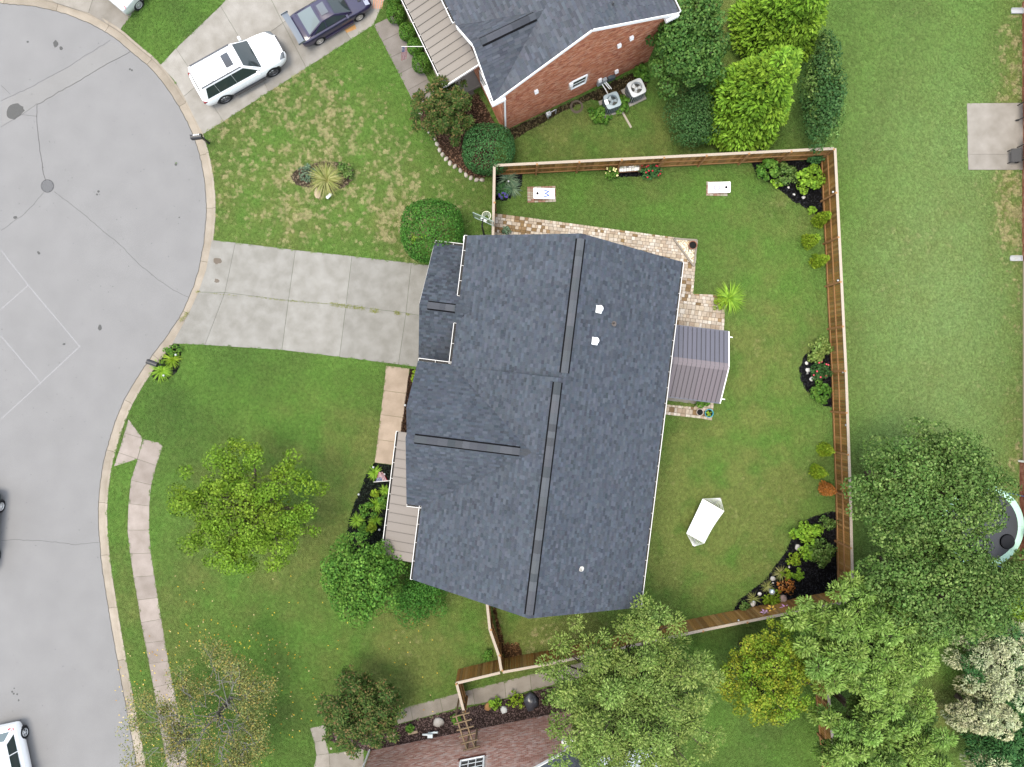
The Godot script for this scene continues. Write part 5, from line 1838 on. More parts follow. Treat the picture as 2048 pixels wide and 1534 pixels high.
func build_vehicles() -> void:
	var white := Color(0.80, 0.81, 0.82)
	# white sport utility vehicle on the neighbour's driveway
	var mid := (P(404, 182, 0.5) + P(558, 96, 0.5)) * 0.5
	var dir := P(558, 96, 0.0) - P(404, 182, 0.0)
	mid.y = 0.02
	var o := car("sport_utility_vehicle", "white sport utility vehicle with roof rails and sunroof on driveway", "car", mid, atan2(-dir.z, dir.x), {
		"paint": white, "body": [[-2.64, 0.72, 0.42, 0.65, 0.78, 0.86], [-2.54, 0.9, 0.36, 0.72, 0.98, 1.08], [-2.2, 0.99, 0.32, 0.72, 1.06, 1.12], [-1.0, 1.01, 0.3, 0.72, 1.08, 1.12], [0.8, 1.01, 0.3, 0.72, 1.07, 1.12], [1.5, 1.0, 0.32, 0.72, 1.05, 1.14], [2.1, 0.95, 0.34, 0.72, 0.98, 1.08], [2.46, 0.82, 0.38, 0.68, 0.88, 0.98], [2.64, 0.56, 0.45, 0.62, 0.76, 0.82]],
		"cabin": {"belt": 1.09, "roof": 1.84, "wb": 0.94, "wr": 0.7, "x0": -2.48, "x1": -2.25, "x2": 0.35, "x3": 1.2, "rear_from": 0.15, "rear_to": 0.85, "side": [[-2.25, -1.5, -1.5, -1.98], [-1.485, -0.44, -0.44, -1.485], [-0.425, 0.98, 0.3, -0.425]]},
		"axles": [-1.55, 1.52], "wheel_r": 0.42, "track": 0.97, "spokes": 6, "alloy": Color(0.1, 0.1, 0.105)})
	var dark := mat(Color(0.012, 0.012, 0.014), 0.4)
	var rail := mat(Color(0.035, 0.037, 0.045), 0.4)
	for s in [1.0, -1.0]:
		var b := MB.new()
		b.bar(Vector3(-2.15, 1.9, 0.68 * s), Vector3(0.25, 1.9, 0.68 * s), 0.055, 0.045)
		for x in [-2.1, -0.9, 0.2]: b.bar(Vector3(x, 1.83, 0.68 * s), Vector3(x, 1.89, 0.68 * s), 0.04, 0.04)
		part(o, "roof_rail", b.mesh(), rail)
		var st := MB.new()
		st.box(Vector3(0.0, 0.37, 1.03 * s), Vector3(1.95, 0.06, 0.16))
		part(o, "running_board", st.mesh(), dark)
		var hl := MB.new()
		patch(hl, Vector3(2.18, 1.0, 0.9 * s), Vector3(2.5, 0.84, 0.84 * s), Vector3(2.6, 0.87, 0.5 * s), Vector3(2.42, 1.02, 0.6 * s), Vector3(0.03, 0.03, 0))
		part(o, "headlight", hl.mesh(), mat(Color(0.1, 0.11, 0.12), 0.1))
		var tl := MB.new()
		tl.box(Vector3(-2.48, 0.94, 0.88 * s), Vector3(0.2, 0.08, 0.14))
		part(o, "tail_light", tl.mesh(), mat(Color(0.16, 0.008, 0.012), 0.2))
	for x in [-1.45, -0.55]:
		var b := MB.new()
		b.bar(Vector3(x, 1.905, -0.71), Vector3(x, 1.905, 0.71), 0.05, 0.025)
		part(o, "roof_bar", b.mesh(), mat(Color(0.22, 0.225, 0.23), 0.5))
	var sr := MB.new()
	patch(sr, Vector3(-0.45, 1.893, -0.38), Vector3(-0.45, 1.893, 0.38), Vector3(-0.02, 1.893, 0.38), Vector3(-0.02, 1.893, -0.38), Vector3(0, 0.006, 0))
	part(o, "sunroof", sr.mesh(), mat(Color(0.045, 0.05, 0.06), 0.12))
	var gr := MB.new()
	gr.box(Vector3(2.6, 0.72, 0), Vector3(0.14, 0.3, 0.95))
	part(o, "grille", gr.mesh(), dark)
	var rb := MB.new()
	rb.box(Vector3(-2.58, 0.62, 0), Vector3(0.16, 0.2, 1.5))
	part(o, "rear_bumper", rb.mesh(), mat(Color(0.10, 0.10, 0.11), 0.5))
	# purple coupe with a tall rear wing, its nose beyond the frame
	var pd := P(700, 6) - P(600, 66)
	var pm := P(661, 28, 0.5)
	pm.y = 0.02
	var purple := Color(0.016, 0.012, 0.04)
	o = car("purple_coupe", "dark purple sports coupe with a big rear wing on driveway", "car", pm, atan2(-pd.z, pd.x), {
		"paint": purple, "metal": 0.0, "body": [[-2.2, 0.74, 0.4, 0.55, 0.66, 0.7], [-2.12, 0.85, 0.3, 0.58, 0.82, 0.87], [-1.7, 0.92, 0.24, 0.58, 0.87, 0.93], [-0.6, 0.91, 0.2, 0.55, 0.86, 0.92], [0.7, 0.91, 0.2, 0.55, 0.83, 0.9], [1.3, 0.92, 0.22, 0.55, 0.78, 0.85], [1.9, 0.88, 0.24, 0.52, 0.68, 0.74], [2.2, 0.74, 0.28, 0.45, 0.56, 0.6], [2.28, 0.6, 0.3, 0.42, 0.5, 0.52]],
		"cabin": {"belt": 0.9, "roof": 1.27, "wb": 0.8, "wr": 0.56, "x0": -1.75, "x1": -0.62, "x2": 0.12, "x3": 1.05, "rear_from": 0.12, "rear_to": 0.86, "side": [[-1.35, -0.62, -0.55, -0.72], [-0.55, 0.85, 0.02, -0.5]]},
		"axles": [-1.28, 1.3], "wheel_r": 0.33, "track": 0.88, "spokes": 10, "alloy": Color(0.5, 0.47, 0.44),
		"rear_glass": mat(Color(0.11, 0.135, 0.14), 0.1, 0.0, "glass")})
	var wing := MB.new()
	patch(wing, Vector3(-2.36, 1.2, -0.93), Vector3(-2.36, 1.2, 0.93), Vector3(-2.02, 1.16, 0.93), Vector3(-2.02, 1.16, -0.93), Vector3(0.06, 0.02, 0))
	patch(wing, Vector3(-2.02, 1.14, -0.93), Vector3(-2.02, 1.14, 0.93), Vector3(-2.36, 1.18, 0.93), Vector3(-2.36, 1.18, -0.93), Vector3(0.06, 0.02, 0))
	for s in [1.0, -1.0]:
		wing.box(Vector3(-2.18, 1.17, 0.94 * s), Vector3(0.42, 0.16, 0.02))
		wing.box(Vector3(-2.1, 1.0, 0.5 * s), Vector3(0.14, 0.34, 0.03))
	part(o, "rear_wing", wing.mesh(), mat(Color(0.13, 0.145, 0.165), 0.3, 0.4))
	var psr := MB.new()
	patch(psr, Vector3(-0.5, 1.325, -0.32), Vector3(-0.5, 1.325, 0.32), Vector3(-0.08, 1.325, 0.34), Vector3(-0.08, 1.325, -0.34), Vector3(0, 0.008, 0))
	part(o, "sunroof", psr.mesh(), mat(Color(0.09, 0.10, 0.115), 0.15))
	var duct := MB.new()
	duct.box(Vector3(1.72, 0.79, 0.2), Vector3(0.18, 0.03, 0.4), Basis(Vector3(0, 0, 1), -0.12))
	part(o, "bonnet_vent", duct.mesh(), dark)
	for s in [1.0, -1.0]:
		var b := MB.new()
		b.box(Vector3(2.02, 0.66, 0.56 * s), Vector3(0.26, 0.05, 0.34), Basis(Vector3(0, 0, 1), -0.35))
		part(o, "headlight", b.mesh(), mat(Color(0.3, 0.32, 0.4), 0.1))
		var t := MB.new()
		t.box(Vector3(-2.2, 0.68, 0.5 * s), Vector3(0.06, 0.1, 0.4))
		part(o, "tail_light", t.mesh(), mat(Color(0.3, 0.01, 0.02), 0.2))
		var sk := MB.new()
		sk.box(Vector3(0.0, 0.24, 0.9 * s), Vector3(1.8, 0.1, 0.1))
		part(o, "side_skirt", sk.mesh(), mat(Color(0.03, 0.025, 0.05), 0.3))
	# silver saloon leaving the frame at the top
	var sd := P(300, -60) - P(232, 20)
	var sm := P(283, -52, 0.5)
	sm.y = 0.02
	o = car("silver_saloon", "silver saloon car on the corner driveway beside the cul-de-sac", "car", sm, atan2(-sd.z, sd.x), {
		"paint": Color(0.55, 0.57, 0.58), "metal": 0.3, "body": [[-2.3, 0.72, 0.42, 0.6, 0.72, 0.8], [-2.2, 0.86, 0.34, 0.62, 0.9, 0.98], [-1.7, 0.91, 0.26, 0.6, 0.94, 1.0], [0.0, 0.91, 0.22, 0.58, 0.9, 0.96], [1.3, 0.91, 0.24, 0.58, 0.86, 0.93], [2.0, 0.86, 0.26, 0.55, 0.76, 0.82], [2.35, 0.66, 0.32, 0.5, 0.62, 0.66]],
		"cabin": {"belt": 0.95, "roof": 1.43, "wb": 0.82, "wr": 0.6, "x0": -1.7, "x1": -0.95, "x2": 0.35, "x3": 1.2, "side": [[-1.2, -0.4, -0.4, -0.85], [-0.35, 0.95, 0.28, -0.35]]},
		"axles": [-1.4, 1.42], "wheel_r": 0.33, "track": 0.86})
	for s in [1.0, -1.0]:
		var t := MB.new()
		patch(t, Vector3(-2.24, 0.72, 0.42 * s), Vector3(-2.06, 0.86, 0.9 * s), Vector3(-1.98, 1.0, 0.84 * s), Vector3(-2.16, 0.96, 0.45 * s), Vector3(-0.03, 0.02, 0.02 * s))
		part(o, "tail_light", t.mesh(), mat(Color(0.42, 0.02, 0.035), 0.2))
	# white hatchback parked on the road
	var hd := P(20, 1470) - P(70, 1700)
	var hm := P(22, 1521, 0.5)
	hm.y = -0.1
	o = car("white_hatchback", "white hatchback parked on the road with silver alloy wheels", "car", hm, atan2(hd.z, -hd.x), {
		"paint": white, "body": [[-2.0, 0.66, 0.4, 0.6, 0.76, 0.84], [-1.93, 0.83, 0.32, 0.62, 0.92, 1.0], [-1.5, 0.88, 0.26, 0.62, 0.98, 1.04], [0.0, 0.88, 0.24, 0.6, 0.94, 1.0], [1.1, 0.87, 0.26, 0.6, 0.9, 0.98], [1.7, 0.82, 0.28, 0.56, 0.8, 0.86], [2.0, 0.6, 0.34, 0.5, 0.64, 0.68]],
		"cabin": {"belt": 1.0, "roof": 1.5, "wb": 0.8, "wr": 0.6, "x0": -1.86, "x1": -1.35, "x2": 0.2, "x3": 1.05, "rear_from": 0.1, "rear_to": 0.8, "side": [[-1.55, -0.6, -0.6, -1.2], [-0.55, 0.8, 0.1, -0.55]]},
		"axles": [-1.28, 1.28], "wheel_r": 0.33, "track": 0.85, "spokes": 5, "alloy": Color(0.55, 0.56, 0.57),
		"rear_glass": mat(Color(0.09, 0.12, 0.13), 0.08, 0.0, "glass")})
	for s in [1.0, -1.0]:
		var t := MB.new()
		t.lathe([Vector2(0.0, -0.04), Vector2(0.17, -0.03), Vector2(0.15, 0.03), Vector2(0.0, 0.05)], 14, Vector3(-1.82, 0.98, 0.66 * s), Basis(Vector3(1, 0, 0), 0.35 * s) * Basis(Vector3(0, 0, 1), 0.7))
		part(o, "tail_light", t.mesh(), mat(Color(0.4, 0.015, 0.03), 0.2))
	# dark car at the road's far side
	var km := P(-42, 1062, 0.5)
	km.y = -0.1
	o = car("dark_car", "dark green car parked on the road opposite the sidewalk ramp", "car", km, deg_to_rad(-95), {
		"paint": Color(0.014, 0.024, 0.022), "metal": 0.3, "body": [[-2.3, 0.7, 0.42, 0.6, 0.72, 0.8], [-2.2, 0.86, 0.34, 0.62, 0.9, 0.98], [-1.7, 0.92, 0.26, 0.6, 0.96, 1.02], [0.0, 0.92, 0.22, 0.58, 0.92, 0.98], [1.3, 0.92, 0.24, 0.58, 0.88, 0.95], [2.0, 0.88, 0.26, 0.55, 0.78, 0.84], [2.35, 0.68, 0.32, 0.5, 0.62, 0.66]],
		"cabin": {"belt": 0.97, "roof": 1.5, "wb": 0.84, "wr": 0.62, "x0": -1.9, "x1": -1.3, "x2": 0.35, "x3": 1.2, "side": [[-1.4, -0.4, -0.4, -1.1], [-0.35, 0.95, 0.28, -0.35]]},
		"axles": [-1.4, 1.42], "wheel_r": 0.34, "track": 0.89, "spokes": 10, "alloy": Color(0.6, 0.6, 0.6)})
	for s in [1.0, -1.0]:
		var b := MB.new()
		patch(b, Vector3(1.95, 0.84, 0.88 * s), Vector3(2.28, 0.64, 0.7 * s), Vector3(2.24, 0.72, 0.4 * s), Vector3(2.0, 0.86, 0.5 * s), Vector3(0.03, 0.03, 0))
		part(o, "headlight", b.mesh(), mat(Color(0.6, 0.62, 0.64), 0.12))

# ---------------------------------------------------------------- yard things
func mailbox(label: String, x: float, y: float, aim: Vector2, plate: bool) -> void:
	# x, y: foot of the post; aim: the way the box faces, towards the road
	var o := thing("mailbox", label, "mailbox", P(x, y), atan2(-aim.y, aim.x))
	var black := mat(Color(0.012, 0.012, 0.014), 0.4)
	var p := MB.new()
	p.bar(Vector3(0, 0, 0), Vector3(0, 1.2, 0), 0.1, 0.1)
	p.bar(Vector3(-0.1, 0.85, 0), Vector3(0.4, 1.06, 0), 0.06, 0.06)
	part(o, "post", p.mesh(), black)
	var b := MB.new()
	var rows := []
	for x2 in [-0.08, 0.5]:
		var row := PackedVector3Array()
		row.append(Vector3(x2, 1.06, 0.13))
		for i in 9:
			var a := PI * i / 8.0
			row.append(Vector3(x2, 1.2 + sin(a) * 0.11, cos(a) * 0.13))
		row.append(Vector3(x2, 1.06, -0.13))
		rows.append(row)
	b.grid(rows)
	for k in 2:
		var row: PackedVector3Array = rows[k]
		for i in row.size() - 2: b.tri(row[0], row[i + 1], row[i + 2])
	b.box(Vector3(0.2, 1.05, 0), Vector3(0.56, 0.02, 0.26))
	part(o, "box", b.mesh(), black)
	var d := MB.new()
	d.box(Vector3(0.51, 1.17, 0), Vector3(0.02, 0.24, 0.24))
	part(o, "door", d.mesh(), black)
	if plate:
		var n := MB.new()
		for i in 4:
			n.box(Vector3(0.05 + i * 0.09, 1.30, 0.06), Vector3(0.05, 0.012, 0.09), Basis(Vector3(1, 0, 0), 0.45))
		part(o, "house_number", n.mesh(), mat(Color(0.65, 0.65, 0.65), 0.5))

func flag(label: String, top: Vector3, foot: Vector3, cloth_a: Vector3, cloth_b: Vector3, drop_a: Vector3, drop_b: Vector3, group: String) -> void:
	# a pole from the porch with a striped cloth hanging from it; cloth_a to cloth_b along the pole, drops to the free edge
	var o := thing("flag", label, "flag", foot, 0.0, group)
	var p := MB.new()
	p.tube([Vector3.ZERO, top - foot], [0.018, 0.014], 8)
	part(o, "pole", p.mesh(), mat(Color(0.72, 0.70, 0.66), 0.4))
	var red := Color(0.3, 0.012, 0.022)
	var white := Color(0.5, 0.49, 0.48)
	var blue := Color(0.02, 0.035, 0.13)
	var at := func(u: float, v: float) -> Vector3:   # u along the pole, v down the cloth
		var q: Vector3 = cloth_a.lerp(cloth_b, u).lerp(drop_a.lerp(drop_b, u), v)
		return q + Vector3(0, sin(u * 9.0 + v * 4.0) * 0.05 * v, 0) - foot
	for i in 13:
		var b := MB.new()
		b.col = red if i % 2 == 0 else white
		var rows := []
		for j in 9:
			rows.append(PackedVector3Array([at.call(i / 13.0, j / 8.0), at.call((i + 1) / 13.0, j / 8.0)]))
		b.grid(rows)
		part(o, "stripe", b.mesh(), vmat(0.8))
	var c := MB.new()
	c.col = blue
	var rows := []
	for j in 6:
		var row := PackedVector3Array()
		for i in 6: row.append(at.call(i / 5.0 * 7.0 / 13.0, j / 5.0 * 0.4) + Vector3(0, 0.012, 0))
		rows.append(row)
	c.grid(rows)
	var can := part(o, "canton", c.mesh(), vmat(0.8))
	for i in 5:
		for j in 4:
			var s := MB.new()
			s.col = white
			var q: Vector3 = at.call((i + 0.6) / 5.6 * 7.0 / 13.0, (j + 0.6) / 4.4 * 0.4) + Vector3(0, 0.022, 0)
			for k in 5:
				var a := TAU * k / 5.0
				s.tri(q, q + Vector3(cos(a - 0.5), 0, sin(a - 0.5)) * 0.012, q + Vector3(cos(a), 0, sin(a)) * 0.03)
				s.tri(q, q + Vector3(cos(a), 0, sin(a)) * 0.03, q + Vector3(cos(a + 0.5), 0, sin(a + 0.5)) * 0.012)
			part(can, "star", s.mesh(), vmat(0.8))

func ac_unit(label: String, x: float, y: float, turn: float, s: float, col: Color) -> void:
	var o := thing("air_conditioner", label, "air conditioner", P(x, y, 0.0), turn)
	var h := 0.95 * s
	var w := 0.42 * s
	var pad := MB.new()
	pad.prism(PackedVector2Array([Vector2(-w * 1.25, -w * 1.2), Vector2(w * 1.25, -w * 1.2), Vector2(w * 1.25, w * 1.2), Vector2(-w * 1.25, w * 1.2)]), -0.02, 0.09, 0.01)
	part(o, "pad", pad.mesh(), mat(Color(0.42, 0.40, 0.37), 0.9, 0.0, "concrete"))
	var sq := func(r: float, y2: float) -> PackedVector3Array:
		var row := PackedVector3Array()
		for i in 32:
			var a := -TAU * i / 32.0
			var k := 1.0 / pow(pow(absf(cos(a)), 6.0) + pow(absf(sin(a)), 6.0), 1.0 / 6.0)
			row.append(Vector3(cos(a) * r * k, y2, sin(a) * r * k))
		return row
	var body := MB.new()
	body.grid([sq.call(w * 0.96, 0.09), sq.call(w * 0.96, h)], true)
	part(o, "casing", body.mesh(), mat(Color(0.035, 0.042, 0.045), 0.6))
	for i in 28:
		var sl := MB.new()
		var a := TAU * (i + 0.5) / 28.0
		var k := 1.0 / pow(pow(absf(cos(a)), 6.0) + pow(absf(sin(a)), 6.0), 1.0 / 6.0)
		sl.bar(Vector3(cos(a) * w * 0.975 * k, 0.1, sin(a) * w * 0.975 * k), Vector3(cos(a) * w * 0.975 * k, h, sin(a) * w * 0.975 * k), 0.02, 0.02)
		part(o, "louvre", sl.mesh(), mat(col, 0.5))
	var top := MB.new()
	top.grid([sq.call(w, h - 0.06), sq.call(w, h)], true)
	var ring_a := []
	var hole := func(r: float, y2: float) -> PackedVector3Array:
		var row := PackedVector3Array()
		for i in 32:
			var a := -TAU * i / 32.0
			row.append(Vector3(cos(a) * r, y2, sin(a) * r))
		return row
	top.grid([sq.call(w, h), hole.call(w * 0.72, h + 0.03)], true)
	top.grid([hole.call(w * 0.72, h + 0.03), hole.call(w * 0.7, h - 0.2)], true)
	part(o, "top_cover", top.mesh(), mat(col, 0.45))
	var fan := MB.new()
	for i in 3:
		var a := TAU * i / 3.0
		var d := Vector3(cos(a), 0, sin(a))
		var e := Vector3(-sin(a), 0, cos(a))
		fan.quad(d * 0.06 - e * 0.04 + Vector3(0, h - 0.15, 0), d * 0.06 + e * 0.05 + Vector3(0, h - 0.12, 0), d * w * 0.64 + e * 0.16 + Vector3(0, h - 0.1, 0), d * w * 0.64 - e * 0.08 + Vector3(0, h - 0.16, 0))
	fan.lathe([Vector2(0.09, h - 0.2), Vector2(0.09, h - 0.08), Vector2(0.0, h - 0.07)], 12)
	part(o, "fan", fan.mesh(), mat(col, 0.5))
	var gr := MB.new()
	for i in 4:
		var rr := w * (0.18 + 0.16 * i)
		var ring := []
		var rad := []
		for j in 25:
			ring.append(Vector3(cos(TAU * j / 24.0) * rr, h + 0.03, sin(TAU * j / 24.0) * rr))
			rad.append(0.004)
		gr.tube(ring, rad, 4)
	part(o, "fan_guard", gr.mesh(), mat(col, 0.45))

func cornhole(label: String, x: float, y: float, turn: float, kind: String) -> void:
	# a sloping toss board standing on a small pad of bricks
	var o := thing("toss_board", label, "game board", P(x, y), turn)
	var board := MB.new()
	var l := 1.22
	var w := 0.61
	var lo := Vector3(-l * 0.5, 0.12, 0)
	var hi := Vector3(l * 0.5, 0.34, 0)
	var d := (hi - lo).normalized()
	var up := Vector3(0, 0, 1).cross(d).normalized()
	if up.y < 0: up = -up
	var z := Vector3(0, 0, w * 0.5)
	var white := mat(Color(0.80, 0.79, 0.80), 0.4)
	# top sheet with a round hole near the high end
	var hc := lo.lerp(hi, 0.81)
	var rows := []
	var outer := PackedVector3Array()
	var inner := PackedVector3Array()
	for i in 33:
		var a := TAU * i / 32.0
		var e := Vector2(cos(a), sin(a))
		inner.append(hc + d * e.x * 0.076 + Vector3(0, 0, e.y * 0.076))
		var k := minf((l * 0.19 if e.x > 0 else l * 0.81) / maxf(absf(e.x), 1e-4), w * 0.5 / maxf(absf(e.y), 1e-4))
		outer.append(hc + d * e.x * k + Vector3(0, 0, e.y * k))
	rows = [inner, outer]
	board.grid([outer, inner])
	part(o, "board", board.mesh(), white)
	var under := MB.new()
	under.box((lo + hi) * 0.5 - up * 0.03, Vector3(l - 0.01, 0.04, w - 0.01), Basis(d, up, Vector3(0, 0, 1)))
	part(o, "frame", under.mesh(), white)
	var hole := MB.new()
	hole.lathe([Vector2(0.0, 0.0), Vector2(0.078, 0.0)], 20, hc - up * 0.004, Basis(d, up, d.cross(up)))
	part(o, "hole", hole.mesh(), mat(Color(0.01, 0.01, 0.012), 0.9))
	for s in [1.0, -1.0]:
		var leg := MB.new()
		leg.bar(Vector3(l * 0.46, 0.05, s * w * 0.42), Vector3(l * 0.44, 0.3, s * w * 0.42), 0.04, 0.06)
		part(o, "leg", leg.mesh(), mat(Color(0.4, 0.03, 0.03), 0.5))
	var print_up := up * 0.004
	if kind == "W":
		var ink := MB.new()
		var mid := (lo + hi) * 0.5 - d * 0.14 + print_up
		var pts := [[0.15, -0.2], [-0.15, -0.1], [0.1, 0.0], [-0.15, 0.1], [0.15, 0.2]]
		for i in 4:
			var p0: Vector3 = mid + d * float(pts[i][0]) + Vector3(0, 0, pts[i][1])
			var p1: Vector3 = mid + d * float(pts[i + 1][0]) + Vector3(0, 0, pts[i + 1][1])
			ink.bar(p0, p1, 0.058, 0.004)
		for i in [0, 4]:
			ink.bar(mid + d * 0.15 + Vector3(0, 0, pts[i][1] - 0.06), mid + d * 0.15 + Vector3(0, 0, pts[i][1] + 0.06), 0.03, 0.005)
		part(o, "letter", ink.mesh(), mat(Color(0.03, 0.09, 0.33), 0.5))
	else:
		for q in [[0.175, 0.13, Color(0.03, 0.06, 0.2)], [0.105, 0.075, Color(0.45, 0.06, 0.07)], [0.045, 0.01, Color(0.5, 0.12, 0.12)]]:
			var r := MB.new()
			r.lathe([Vector2(q[0], 0.0), Vector2(q[1], 0.0)], 32, (lo + hi) * 0.5 - d * 0.12 + print_up, Basis(d, up, d.cross(up)))
			part(o, "emblem_ring", r.mesh(), mat(q[2], 0.5))
	var ol := MB.new()
	for i in 3:
		ol.box((lo + hi) * 0.5 - d * (0.52 - 0.04 * i) + Vector3(0, 0, -0.22 + 0.05 * i) + print_up, Vector3(0.02, 0.003, 0.05), Basis(d, up, Vector3(0, 0, 1)))
	part(o, "small_mark", ol.mesh(), mat(Color(0.5, 0.5, 0.52), 0.6))

func brick_pad(label: String, x: float, y: float, w: float, h: float, turn: float) -> void:
	var o := thing("brick_pad", label, "paving", P(x, y), turn)
	var cols := [mat(Color(0.40, 0.30, 0.24), 0.9, 0.0, "rust"), mat(Color(0.34, 0.2, 0.15), 0.9, 0.0, "rust"), mat(Color(0.45, 0.40, 0.34), 0.9, 0.0, "rust")]
	var b := MB.new()
	b.prism(PackedVector2Array([Vector2(-0.095, -0.045), Vector2(0.095, -0.045), Vector2(0.095, 0.045), Vector2(-0.095, 0.045)]), 0.0, 0.06, 0.006)
	var shape := b.mesh()
	for i in int(w / 0.2):
		for j in int(h / 0.1):
			part(o, "brick", shape, cols[rng.randi() % 3], Vector3((i + 0.5) * 0.2 - w * 0.5, rng.randf() * 0.008, (j + 0.5) * 0.1 - h * 0.5))

func hammock() -> void:
	var o := thing("hammock", "white fabric hammock with rope ends standing on the back lawn", "hammock", P(1411, 1046, 0.0))
	var base := o.position
	var y := 0.75
	var c := [P(1405, 998, y) - base, P(1448, 1023, y) - base, P(1409, 1086, y) - base, P(1373, 1066, y) - base]
	var t0 := P(1441, 996, 0.95) - base
	var t1 := P(1387, 1093, 0.95) - base
	var b := MB.new()
	var rows := []
	for i in 13:
		var u := i / 12.0
		var row := PackedVector3Array()
		for j in 9:
			var v := j / 8.0
			var e: Vector3 = c[0].lerp(c[1], v).lerp(c[3].lerp(c[2], v), u)
			var narrow := sin(u * PI) * 0.05
			var mid: Vector3 = (c[0] + c[1]).lerp(c[3] + c[2], u) * 0.5
			e = e.lerp(mid, narrow)
			e.y -= 0.22 * sin(u * PI) * (0.35 + 0.65 * sin(v * PI)) - 0.008 * sin(v * 28.0) * sin(u * PI)
			row.append(e)
		rows.append(row)
	rows.reverse()
	b.grid(rows)
	part(o, "fabric", b.mesh(), mat(Color(0.6, 0.61, 0.64), 0.85))
	var rope := mat(Color(0.72, 0.73, 0.72), 0.8)
	for e in [[c[0], c[1], t0], [c[3], c[2], t1]]:
		var bar := MB.new()
		bar.bar(e[0], e[1], 0.04, 0.04)
		part(o, "spreader_bar", bar.mesh(), mat(Color(0.6, 0.58, 0.54), 0.5))
		for i in 12:
			var r := MB.new()
			r.tube([e[0].lerp(e[1], i / 11.0), e[2]], [0.009, 0.007], 5)
			part(o, "cord", r.mesh(), rope)
	var st := mat(Color(0.05, 0.05, 0.052), 0.4, 0.3)
	var long := (t1 - t0)
	long.y = 0
	var dirn := long.normalized()
	var side := Vector3(-dirn.z, 0, dirn.x)
	var s := MB.new()
	s.tube([t0 + Vector3(0, 0.02, 0), t0 + dirn * 0.75 - Vector3(0, 0.88, 0), t1 - dirn * 0.75 - Vector3(0, 0.88, 0), t1 + Vector3(0, 0.02, 0)], [0.025, 0.03, 0.03, 0.025], 8)
	for e in [0.3, 0.7]:
		var q := t0.lerp(t1, e)
		q.y = 0.04
		s.tube([q - side * 0.42, q + side * 0.42], [0.025, 0.025], 8)
	part(o, "stand", s.mesh(), st)

func hoop() -> void:
	var o := thing("basketball_hoop", "basketball hoop with clear backboard and white net beside the fence", "basketball hoop", P(970, 478, 0.0))
	var base := o.position
	var black := mat(Color(0.015, 0.016, 0.016), 0.4)
	var p := MB.new()
	p.tube([Vector3.ZERO, P(964, 452, 2.6) - base], [0.06, 0.05], 8)
	p.tube([P(964, 452, 2.6) - base, P(966, 438, 3.1) - base], [0.04, 0.035], 8)
	part(o, "pole", p.mesh(), black)
	var a := P(946, 425, 3.5) - base
	var c := P(987, 443, 3.5) - base
	var dn := Vector3(0, -1.05, 0)
	var fr := MB.new()
	for q in [[a, c], [a + dn, c + dn], [a, a + dn], [c, c + dn]]:
		fr.bar(q[0], q[1], 0.04, 0.04)
	var bb := part(o, "backboard", fr.mesh(), mat(Color(0.12, 0.17, 0.15), 0.4))
	var g := MB.new()
	g.quad(a + dn, c + dn, c, a)
	part(bb, "clear_panel", g.mesh(), mat(Color(0.7, 0.8, 0.78), 0.05, 0.0, "clear"))
	var tm := MB.new()
	var m0 := a.lerp(c, 0.36)
	var m1 := a.lerp(c, 0.64)
	for q in [[m0 + dn * 0.45, m1 + dn * 0.45], [m0 + dn * 0.88, m1 + dn * 0.88], [m0 + dn * 0.45, m0 + dn * 0.88], [m1 + dn * 0.45, m1 + dn * 0.88]]:
		tm.bar(q[0], q[1], 0.05, 0.012)
	part(bb, "target_square", tm.mesh(), mat(Color(0.6, 0.62, 0.6), 0.5))
	var along := (c - a).normalized()
	var fwd := Vector3(along.z, 0, -along.x)
	var rc := (a + c) * 0.5 + dn * 0.9 + fwd * 0.32
	var r := MB.new()
	var ring := []
	var rad := []
	for i in 25:
		ring.append(rc + Vector3(cos(TAU * i / 24.0), 0, sin(TAU * i / 24.0)) * 0.23)
		rad.append(0.014)
	r.tube(ring, rad, 6)
	r.bar(rc - fwd * 0.23, rc - fwd * 0.32, 0.12, 0.03)
	part(o, "rim", r.mesh(), mat(Color(0.6, 0.58, 0.45), 0.5))
	var net := MB.new()
	for i in 14:
		var a0 := TAU * i / 14.0
		for s in [1.0, -1.0]:
			var a1: float = a0 + s * 0.35
			net.tube([rc + Vector3(cos(a0), 0, sin(a0)) * 0.23, rc + Vector3(cos(a1) * 0.17, -0.22, sin(a1) * 0.17), rc + Vector3(cos(a0) * 0.12, -0.42, sin(a0) * 0.12)], [0.008, 0.007, 0.007], 4)
	part(o, "net", net.mesh(), mat(Color(0.75, 0.76, 0.72), 0.8))
	var bs := MB.new()
	bs.box(Vector3(0.1, 0.1, 0.35), Vector3(0.75, 0.2, 1.1))
	part(o, "base", bs.mesh(), black)

func pot(label: String, x: float, y: float, r: float, h: float, col: Color, plant: String, inner: Color = Color(0.012, 0.012, 0.012)) -> void:
	var o := thing("plant_pot", label, "pot", P(x, y, 0.03))
	var b := MB.new()
	b.lathe([Vector2(0.0, 0.0), Vector2(r * 0.7, 0.0), Vector2(r * 0.96, h * 0.9), Vector2(r, h * 0.9), Vector2(r, h), Vector2(r * 0.88, h), Vector2(r * 0.84, h * 0.82)], 22)
	part(o, "pot", b.mesh(), mat(col, 0.5))
	var s := MB.new()
	s.lathe([Vector2(r * 0.86, h * 0.84), Vector2(0.0, h * 0.85)], 18)
	part(o, "soil", s.mesh(), mat(inner, 0.95))
	if plant:
		var p := MB.new()
		blade_plant(p, Vector3(0, h * 0.85, 0), 14, r * 1.1, 0.06, LEAF[plant], 0.8)
		part(o, "plant", p.mesh(), vmat(0.6, "leaf"))

